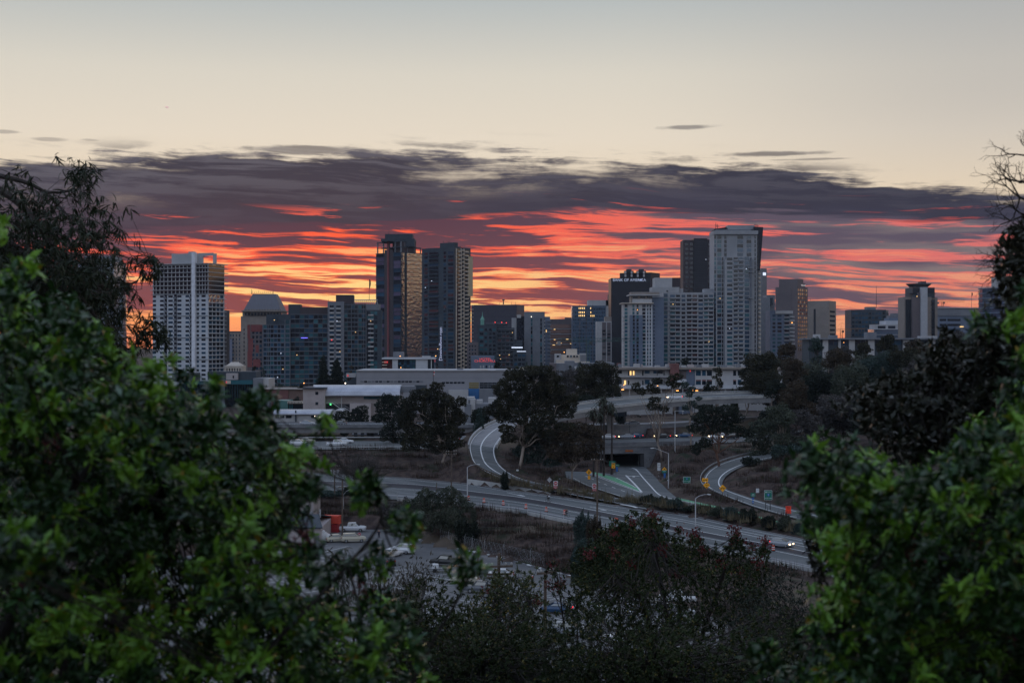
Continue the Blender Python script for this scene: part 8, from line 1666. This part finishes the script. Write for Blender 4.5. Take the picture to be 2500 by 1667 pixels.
L_EUC = leafmat('gum_foliage_near', (.010, .016, .010), (.032, .042, .020), None, .5, .15, .05); L_BLUNT = leafmat('blunt_dark_leaves', (.010, .013, .008), (.034, .032, .018), (.20, .19, .17), .45, .2, .05)
L_TOY = leafmat('toyon_leaves', (.007, .012, .005), (.030, .044, .015), (.12, .10, .03), .6, .08, .08); L_TOYY = leafmat('yellow_toyon_leaves', (.010, .017, .006), (.055, .070, .020), (.25, .17, .03), .5, .2, .15)
M_BERRY = mat('dark_red_berries', (.10, .008, .010), .5, .3, scale=9); T_PIN = blade(.070, .023, .22, 2); T_PINS = T_PIN
def crown(r, name, V_, F_, m, o):
    ob = bpy.data.objects.new(name, mesh_np(name, V_ - np.array(o), F_, m)); return link(ob, r)
def berries(r, C_, n, rad, s, o):
    Cp = np.repeat(C_, n, 0) + rng.normal(size=(len(C_) * n, 3)) * rad; V_, F_ = quads(Cp, s, .9); V2, F2 = quads(Cp, s, .9); return tag(crown(r, 'berries', np.concatenate([V_, V2]), np.concatenate([F_, F2 + len(V_)]), M_BERRY, o), kind='stuff')

LP = [(-40, 520), (30, 545), (60, 620), (110, 640), (150, 690), (200, 715), (235, 745), (285, 770), (310, 800), (345, 845), (380, 835), (425, 900), (470, 930), (510, 960), (545, 985), (580, 960), (620, 985), (655, 1010), (690, 1060), (735, 1010), (770, 1015), (765, 1100), (775, 1180), (768, 1260), (755, 1330), (800, 1345), (850, 1330), (900, 1350), (880, 1400), (900, 1450), (980, 1480), (1040, 1560), (1060, 1720), (-40, 1720)]
LPi = [(-40, 700), (120, 760), (260, 860), (420, 1000), (560, 1060), (680, 1120), (700, 1250), (700, 1380), (800, 1460), (900, 1560), (950, 1720), (-40, 1720)]
def twig_to(mb, LM, c, r_):
    """a thin branch from the nearest point of the limbs to c"""
    a = LM[((LM - c) ** 2).sum(1).argsort()[int(rng.integers(0, 3))]]; L = np.linalg.norm(c - a); m_ = (a + c) / 2 + rng.normal(size=3) * L * .08 - np.array([0, 0, L * .08])
    mb.tube([a, a * .45 + m_ * .55, m_ * .4 + c * .6 + rng.normal(size=3) * L * .03, c], [r_, r_ * .8, r_ * .55, r_ * .3], 3)
def pepper(label, polys, limbs, bs, rootp, nm='pepper_tree', lights=1.0):
    o = np.array([rootp[0], rootp[1], tz(rootp[0], rootp[1])]); r = empty(nm, o, label, 'tree'); mb = MB()
    LM = np.concatenate([limb_px(mb, pts, r0, r1) for (pts, r0, r1) in limbs]); Vs, V2, V3 = [], [], []
    for poly, n, d0, d1, k, T, m in [(p_, max(2, int(n_ * fr_)), a_, b_, k_, T_, m_) for (p_, n_, a_, b_, k_, T_, m0) in polys for fr_, m_ in ((.42, 0), (.75, 1))]:
        big = n > 100; n = int(n * 1.9) if big else int(n * 1.3); q = in_poly(poly, n, inset=22 if big else 0, clump=6 if big else 0); nc = n // 6 + 1
        d = np.repeat(rng.uniform(d0, d1, nc), 6)[:n] + rng.normal(size=n) * .12; C_ = to_w(q, d); V_, F_ = whorls(C_, 13, T, np.ones(n * 13), .55, spread=.8); (Vs, V2, V3)[0 if m == 0 and rng.uniform() < 1 else 1].append(V_)
        for c in C_[::9]: twig_to(mb, LM, c, .006)
    mb.build('branches', B_TWIG, r, o)
    for i, (L_, m, nme) in enumerate(((Vs, L_PEP, 'foliage'), (V2, L_PEP2, 'dark_foliage'))):
        if L_: V_ = np.concatenate(L_); crown(r, nme, V_, np.arange(len(V_)).reshape(-1, 4), m, o)
    if bs: berries(r, np.array([P(*b_) for b_ in bs]), 60, .035, .014, o)
    return r
pepper('large bright green leafy tree filling the left side, close and out of focus',
       [(LP, 620, 6.6, 8.6, 7, T_PIN, 0), (LP, 420, 8.4, 10.5, 7, T_PIN, 1), (LPi, 1100, 8.6, 12, 7, T_PIN, 1), ([(-900, 700), (-500, 600), (-40, 520), (-40, 1720), (-900, 1720)], 900, 6.8, 10, 7, T_PIN, 1), ([(850, 1190), (880, 1150), (925, 1165), (930, 1215), (900, 1250), (860, 1235)], 18, 7, 7.6, 6, T_PINS, 0), ([(945, 1280), (985, 1240), (1020, 1280), (1010, 1320), (960, 1330)], 13, 7, 7.6, 6, T_PINS, 0),
        ([(1075, 1395), (1120, 1350), (1160, 1325), (1200, 1350), (1175, 1400), (1140, 1430), (1100, 1420)], 10, 7, 7.8, 6, T_PINS, 0), ([(820, 1040), (835, 1000), (800, 1060), (770, 1050), (790, 1010)], 5, 7.5, 8, 5, T_PINS, 0), ([(840, 1380), (900, 1340), (960, 1350), (930, 1400), (870, 1410)], 11, 7, 8, 6, T_PINS, 0), ([(495, 990), (520, 920), (555, 960), (545, 1010)], 6, 7, 7.6, 5, T_PINS, 1), ([(-40, 1320), (60, 1280), (170, 1340), (150, 1400), (-40, 1400)], 40, 5.4, 6.2, 6, T_PIN, 0)],
       [([(-90, 1760, 7.5), (50, 1450, 7.6), (170, 1200, 7.8), (300, 1070, 8), (430, 1000, 8)], .035, .010), ([(-60, 1560, 8), (200, 1530, 8.2), (450, 1480, 8.3), (680, 1440, 8.5)], .022, .007), ([(500, 1760, 7.3), (640, 1600, 7.3), (830, 1400, 7.3), (930, 1270, 7.3), (900, 1190, 7.3)], .018, .004), ([(930, 1270, 7.3), (960, 1340, 7.4), (985, 1290, 7.4)], .006, .003),
        ([(960, 1760, 7.4), (1060, 1560, 7.4), (1130, 1440, 7.4), (1160, 1350, 7.4)], .012, .004), ([(-60, 1000, 8), (120, 1080, 8.2), (300, 1200, 8.4)], .02, .006), ([(100, 1760, 8), (260, 1400, 8.5), (420, 1150, 9), (560, 1020, 9)], .02, .005), ([(760, 1330, 7.4), (840, 1380, 7.4), (900, 1345, 7.4)], .006, .003)],
       [(120, 1090 + 0, 7.2), (740, 1318, 7.2), (390, 1105, 8.2), (880, 1440, 7.4), (770, 1480, 8), (60, 1440, 7)], (-3.2, 7.6))
RP = [(2540, 880), (2490, 930), (2440, 980), (2390, 1020), (2350, 1080), (2300, 1110), (2240, 1140), (2180, 1150), (2130, 1130), (2080, 1050), (2060, 1030), (2035, 1050), (2000, 1080), (1960, 1110), (1950, 1180), (1975, 1240), (1990, 1290), (2000, 1350), (1990, 1430), (1975, 1470), (1940, 1500), (1905, 1540), (1930, 1590), (1880, 1620), (1850, 1720), (2540, 1720)]
RPi = [(2540, 1050), (2400, 1120), (2250, 1200), (2100, 1200), (2060, 1350), (2060, 1500), (1960, 1720), (2540, 1720)]
pepper('large bright green leafy tree filling the lower right corner, close and out of focus',
       [(RP, 480, 6.4, 8.4, 7, T_PIN, 0), (RP, 320, 8.2, 10.2, 7, T_PIN, 1), (RPi, 900, 8.6, 11.8, 7, T_PIN, 1), ([(2540, 860), (3000, 760), (3400, 900), (3400, 1720), (2540, 1720)], 900, 6.8, 10, 7, T_PIN, 1), ([(2370, 790), (2400, 775), (2430, 800), (2400, 820)], 6, 7.5, 8, 6, T_PINS, 0), ([(2440, 840), (2480, 740), (2540, 640), (2540, 900), (2460, 880)], 22, 7.5, 8.2, 6, T_PINS, 0), ([(1830, 1600), (1880, 1560), (1900, 1660), (1850, 1680)], 10, 7, 7.6, 6, T_PINS, 0)],
       [([(2600, 1760, 7.8), (2450, 1500, 7.8), (2300, 1350, 7.9), (2160, 1250, 8)], .03, .008), ([(2600, 1400, 8), (2450, 1250, 8), (2350, 1130, 8)], .02, .006), ([(2300, 1760, 7.5), (2150, 1600, 7.5), (2000, 1540, 7.5)], .016, .005), ([(2160, 1250, 8), (2080, 1130, 8), (2060, 1060, 8)], .008, .003)],
       [(2230, 1345, 7.3), (2380, 1350, 7.6), (2470, 1560, 7.4), (2150, 1600, 7.6)], (3.6, 7.8))
# dark blunt leaved tree behind the right pepper
DP = [(2540, 560), (2490, 600), (2470, 650), (2500, 700), (2450, 740), (2480, 800), (2430, 790), (2390, 850), (2340, 870), (2320, 840), (2270, 850), (2260, 920), (2200, 940), (2150, 985), (2085, 985), (2100, 1020), (2150, 1070), (2200, 1120), (2300, 1130), (2400, 1040), (2540, 960)]
def simple_tree(label, polys, T, k, m, limbs, rootp, name='tree', cat='tree', bark=B_DARK, size=1.0, up=.3, bs=None, spread=.9, brad=.05, bsz=.03, gpart='foliage', twig=6, tw=.6):
    o = np.array([rootp[0], rootp[1], tz(rootp[0], rootp[1])]); r = empty(name, o, label, cat); mb = MB(); Vs = []
    LM = np.concatenate([limb_px(mb, pts, r0, r1) for (pts, r0, r1) in limbs])
    for poly, n, d0, d1 in polys:
        g_ = 9 if n > 200 else 1; q = in_poly(poly, n, clump=g_ if g_ > 1 else 0, sig=min(26, 700 / d0)); nc = n // g_ + 1
        C_ = to_w(q, np.repeat(rng.uniform(d0, d1, nc), g_)[:n] + rng.normal(size=n) * d0 * .008); V_, F_ = whorls(C_, k, T, np.ones(n * k) * size, up, spread=spread); Vs.append(V_)
        for c in C_[::twig]: twig_to(mb, LM, c, .014 * tw)
    if mb.v: mb.build('branches', bark, r, o)
    V_ = np.concatenate(Vs); crown(r, gpart, V_, np.arange(len(V_)).reshape(-1, 4), m, o)
    if bs: berries(r, np.array([P(*b_) for b_ in bs]), 40, brad, bsz, o)
    return r
simple_tree('dark brown-green blunt leaved tree rising up the right edge behind the bright leaves', [(DP, 1700, 11, 13.5), ([(2470, 600), (2540, 540), (2540, 760), (2480, 720)], 300, 11, 13), ([(2000, 1290), (2040, 1300), (2060, 1400), (2020, 1460), (1995, 1400), (1975, 1330)], 46, 11, 12)], blade(.075, .03, .1), 10, L_BLUNT,
            [([(2700, 1400, 12), (2560, 1000, 12), (2400, 900, 12), (2200, 960, 12)], .05, .01), ([(2600, 1100, 12), (2540, 800, 12), (2500, 620, 12)], .04, .01), ([(2100, 1520, 11.5), (2010, 1430, 11.5), (1960, 1320, 11.5)], .01, .004)], (5.6, 12), size=1.0, up=.4, tw=.4)
def sickle(): return blade(.17, .021, .55, 3)
EP = [(-40, 520), (0, 470), (50, 445), (110, 480), (160, 470), (180, 412), (215, 418), (238, 445), (225, 520), (270, 490), (300, 525), (295, 600), (312, 640), (315, 720), (285, 800), (330, 880), (300, 960), (150, 960), (-40, 940)]
simple_tree('gum tree with dark drooping sickle leaves against the sunset at upper left', [(EP, 1500, 21, 26), ([(-40, 560), (100, 580), (240, 620), (290, 700), (270, 860), (330, 940), (-40, 1000)], 2600, 23, 30), ([(335, 640), (375, 615), (398, 640), (385, 690), (350, 680)], 24, 23, 24), ([(330, 790), (350, 760), (395, 790), (430, 810), (410, 850), (350, 840), (330, 870)], 60, 23, 24), ([(165, 420), (215, 395), (240, 430), (225, 470), (180, 470)], 22, 23, 24)],
            sickle(), 8, L_EUC, [([(-120, 400, 24), (0, 430, 24), (60, 445, 24), (110, 470, 24), (160, 520, 24)], .06, .02), ([(-100, 430, 24), (0, 465, 24), (60, 510, 24), (120, 590, 24), (180, 700, 24)], .09, .03), ([(-60, 560, 24), (60, 620, 24), (150, 760, 24), (260, 900, 24)], .08, .03), ([(110, 470, 24), (170, 465, 24), (215, 420, 24)], .03, .01), ([(180, 700, 24), (270, 690, 24), (330, 690, 24), (350, 650, 24), (370, 620, 24)], .03, .008), ([(180, 700, 24), (300, 850, 24), (370, 790, 24)], .03, .008)],
            (-12, 24), name='gum_tree', bark=B_DARK, up=-.55, spread=.55, twig=3, tw=.5)
simple_tree('small drooping gum sapling before the lot at lower left', [([(790, 1370), (820, 1330), (850, 1340), (860, 1400), (880, 1450), (850, 1480), (820, 1440), (780, 1400)], 70, 27, 30)], sickle(), 7, leafmat('grey_gum_leaves', (.03, .035, .03), (.11, .11, .09), None, .5, .4, .15), [([(880, 1667, 29), (850, 1480, 29), (820, 1350, 29)], .03, .01)], (-3.6, 29), name='gum_sapling', bark=B_TWIG, up=-.6, spread=.5, twig=3)
# bare twigs at the top right
r = empty('bare_tree', (7.2, 16, tz(7.2, 16)), 'leafless dark twigs reaching in from the right edge above the skyline', 'tree'); mb = MB(); o = np.array(r.location)
mb.tube([(8.4, 17, o[2]), (7.6, 16.5, -2), (7.4, 16, 1.0), (7.0, 15.6, 2.2)], [.12, .09, .05, .02], 6)
def twigs(p, dr, L, rad, k, kmax=5):
    q = p + dr * L; mb.tube([p, (p + q) / 2 + rng.normal(size=3) * L * .07, q], [rad, rad * .8, rad * .6], 4)
    if k < kmax:
        for _ in range(3 if k < 2 else 2): d2 = dr + rng.normal(size=3) * .55; d2 /= np.linalg.norm(d2); twigs(q, d2, L * rng.uniform(.6, .85), rad * .62, k + 1, kmax)
for (a, b_, vx, vz, L) in ((2560, 655, -1, -.05, .30), (2540, 660, -1, .35, .26), (2545, 500, -.9, .35, .26), (2545, 430, -.6, .9, .24), (2550, 520, -1, -.15, .24), (2545, 600, -.9, -.6, .2), (2548, 450, -.9, .1, .22)):
    dr = np.array([vx, rng.normal() * .2, vz]); twigs(P(a, b_, 16), dr / np.linalg.norm(dr), L, .02, 0)
mb.build('branches', B_TWIG, r, o)
# toyon shrubs and brush at the bottom
TB = blade(.10, .032, .3)
simple_tree('tall dark shrub with many red berry clusters below the street at right of centre', [([(1395, 1440), (1440, 1390), (1500, 1350), (1560, 1330), (1640, 1340), (1700, 1320), (1760, 1335), (1810, 1330), (1865, 1345), (1875, 1420), (1850, 1500), (1740, 1560), (1600, 1590), (1480, 1560), (1410, 1500)], 2700, 42, 54), ([(1560, 1330), (1575, 1262), (1600, 1258), (1625, 1320)], 70, 44, 47), ([(1680, 1330), (1690, 1305), (1720, 1320)], 22, 44, 46), ([(1770, 1340), (1785, 1295), (1805, 1300), (1830, 1350)], 40, 44, 46), ([(1850, 1350), (1868, 1318), (1885, 1350)], 22, 44, 46), ([(1640, 1300), (1660, 1285), (1668, 1330), (1650, 1370)], 24, 44, 46)],
            TB, 11, L_TOY, [([(1640, 1900, 50), (1600, 1600, 49), (1560, 1450, 48), (1500, 1400, 47)], .12, .03), ([(1640, 1900, 50), (1700, 1600, 49), (1760, 1420, 48), (1790, 1310, 47)], .12, .03), ([(1640, 1900, 50), (1640, 1600, 48), (1610, 1400, 47), (1590, 1290, 46)], .1, .03), ([(1900, 1800, 50), (1850, 1600, 49), (1860, 1400, 47)], .07, .02)], (5.6, 50), name='berry_shrub', cat='shrub', bark=B_TWIG, size=1.25,
            bs=[(1588, 1256, 45), (1597, 1262, 45), (1703, 1303, 45), (1688, 1308, 45), (1788, 1290, 45), (1800, 1298, 45), (1792, 1312, 45), (1868, 1318, 45), (1832, 1330, 45), (1655, 1292, 45), (1500, 1352, 45), (1435, 1352, 45), (1620, 1340, 45), (1760, 1370, 45), (1660, 1400, 45), (1540, 1380, 45), (1870, 1335, 45), (1810, 1390, 45), (1850, 1372, 45), (1715, 1342, 45), (1580, 1300, 45)], brad=.10, bsz=.07, tw=1.4, twig=9)
simple_tree('dark green rounded shrub just below the street, between the tall pole and the berry shrub', [([(1390, 1420), (1420, 1350), (1470, 1300), (1520, 1268), (1580, 1262), (1620, 1290), (1630, 1350), (1580, 1400), (1480, 1430)], 1800, 66, 76)], TB, 11, L_TOY, [([(1520, 1750, 72), (1510, 1450, 71), (1500, 1350, 70)], .12, .04)], (5.6, 72), name='berry_shrub', cat='shrub', bark=B_TWIG, size=1.9, bs=[(1500, 1300, 66), (1545, 1272, 66), (1440, 1355, 66)], brad=.12, bsz=.09, tw=1.5, twig=12)
simple_tree('yellow-green leafy shrub at bottom centre around the foot of the crossarm pole', [([(1150, 1500), (1185, 1430), (1225, 1400), (1262, 1410), (1300, 1400), (1312, 1440), (1330, 1520), (1300, 1600), (1180, 1640), (1120, 1600)], 1300, 36, 44), ([(1195, 1430), (1215, 1395), (1235, 1420)], 24, 37, 39), ([(1270, 1440), (1296, 1395), (1306, 1430)], 24, 37, 39)], TB, 11, L_TOYY, [([(1240, 1850, 42), (1230, 1600, 41), (1210, 1450, 40)], .09, .02), ([(1240, 1850, 42), (1280, 1600, 41), (1295, 1450, 40)], .08, .02)], (-.2, 42), name='shrub', cat='shrub', bark=B_TWIG, size=1.0, bs=[(1188, 1440, 38), (1310, 1470, 38), (1245, 1540, 38)], brad=.08, bsz=.05, tw=1.2, twig=6)
simple_tree('small berry topped sprigs beside the short crossarm pole', [([(1332, 1385), (1348, 1368), (1375, 1385), (1388, 1430), (1370, 1460), (1335, 1450)], 46, 42, 44), ([(1395, 1450), (1420, 1440), (1430, 1490), (1400, 1520), (1380, 1490)], 50, 42, 44)], TB, 11, L_TOY, [([(1400, 1800, 44), (1380, 1560, 44), (1360, 1400, 43)], .05, .015), ([(1420, 1800, 44), (1410, 1560, 44), (1410, 1460, 43)], .05, .015)], (1.9, 44), name='berry_shrub', cat='shrub', bark=B_TWIG, bs=[(1347, 1375, 43), (1340, 1425, 43), (1370, 1422, 43), (1362, 1432, 43)], brad=.09, bsz=.06, tw=1.3, twig=3)
simple_tree('dark olive shrub at bottom left of centre under the bright leaves', [([(930, 1500), (1000, 1450), (1070, 1440), (1130, 1500), (1150, 1600), (1150, 1720), (880, 1720)], 1300, 26, 33)], TB, 11, L_TOY, [([(1030, 1850, 30), (1020, 1600, 30), (1010, 1480, 30)], .06, .02)], (-1.8, 30), name='shrub', cat='shrub', bark=B_TWIG, size=.85, brad=.06, bsz=.04)
for (lab, poly, n, d0, d1, m, rp) in (('dense dark brush along the very bottom, left half', [(960, 1560), (1020, 1515), (1060, 1560), (1120, 1490), (1190, 1560), (1260, 1540), (1310, 1500), (1350, 1570), (1400, 1530), (1400, 1760), (940, 1760)], 3400, 22, 29, L_TOY, (-.3, 26)), ('dense dark brush along the very bottom, right half', [(1380, 1560), (1440, 1500), (1490, 1580), (1560, 1520), (1610, 1570), (1690, 1520), (1740, 1590), (1800, 1540), (1900, 1500), (1980, 1560), (1960, 1760), (1380, 1760)], 3600, 22, 30, L_TOY, (3.4, 26)), ('dark low shrub in front of the grey twigs near the right leaves', [(1790, 1480), (1860, 1430), (1910, 1400), (1960, 1450), (1980, 1560), (1800, 1600)], 700, 33, 40, L_DARK, (6.8, 37))):
    simple_tree(lab, [(poly, n, d0, d1)], TB, 9, m, [([((poly[0][0] + poly[-1][0]) / 2 + 200, 1900, (d0 + d1) / 2), ((poly[0][0] + poly[-1][0]) / 2 + 180, 1700, (d0 + d1) / 2), ((poly[0][0] + poly[-1][0]) / 2 + 220, 1600, (d0 + d1) / 2)], .05, .02)], rp, name='shrub', cat='shrub', bark=B_TWIG, size=.8, tw=1.0, twig=5)
bare('tangle of grey leafless stems left of the bright leaves at lower right', 1860, 46, 1345, 190, m=B_LIGHTT, n0=9, depth=5, r0=.045, spread=.45, name='bare_shrub', cat='shrub'); bare('grey leafless stems in front of the big silver wagon', 1420, 38, 1430, 220, m=B_TWIG, n0=9, depth=5, r0=.04, spread=.5, name='bare_shrub', cat='shrub'); bare('bare brown stems behind the right berry shrub', 1620, 40, 1440, 240, m=B_TWIG, n0=9, depth=5, r0=.04, spread=.5, name='bare_shrub', cat='shrub')
bare('bare shrub with a few narrow leaves in the middle of the lot view', 1000, 34, 1295, 170, m=B_TWIG, n0=6, depth=5, r0=.035, spread=.6, leaves=(leafmat('narrow_grey_leaves', (.03, .03, .025), (.12, .11, .09)), 2.2), leafsz=.11, name='bare_shrub', cat='shrub'); bare('thin dry stems between the two old wooden poles', 1270, 40, 1450, 120, m=B_LIGHTT, n0=5, depth=4, r0=.03, name='bare_shrub', cat='shrub')
bare('bare dark stems under the yellow-green shrub', 1150, 33, 1500, 200, m=B_TWIG, n0=7, depth=4, r0=.03, name='bare_shrub', cat='shrub')

# unseen thicket added behind the camera to shade the near leaves from the eastern sky
bx = []
Vs = []
for i in range(60): c = (rng.uniform(-16, 16), rng.uniform(-14, -5), rng.uniform(-1, 6.5)); Vs.append(ell_pts(c, (2.2, 1.8, 1.8), 260))
V_, F_ = quads(np.concatenate(Vs), .42, .7); tag(link(bpy.data.objects.new('thicket', mesh_np('thicket', V_, F_, L_GUM))), 'unseen dark thicket added behind the viewpoint to shade the near leaves', 'thicket', kind='stuff')

# ================================================================ evening air
mb = MB(); mb.box(-2600, 2600, -60, 2300, -48, 150)
hz = bpy.data.materials.new('evening_air'); hz.use_nodes = True; t = hz.node_tree; t.nodes.remove(t.nodes['Principled BSDF'])
pv = t.nodes.new('ShaderNodeVolumePrincipled'); pv.inputs['Density'].default_value = 0.000025; pv.inputs['Color'].default_value = (0.72, 0.82, 1.0, 1); pv.inputs['Anisotropy'].default_value = 0.0
t.links.new(pv.outputs[0], t.nodes['Material Output'].inputs['Volume'])
tag(mb.build('haze', hz), 'thin blue evening haze filling the valley', 'haze', kind='stuff')
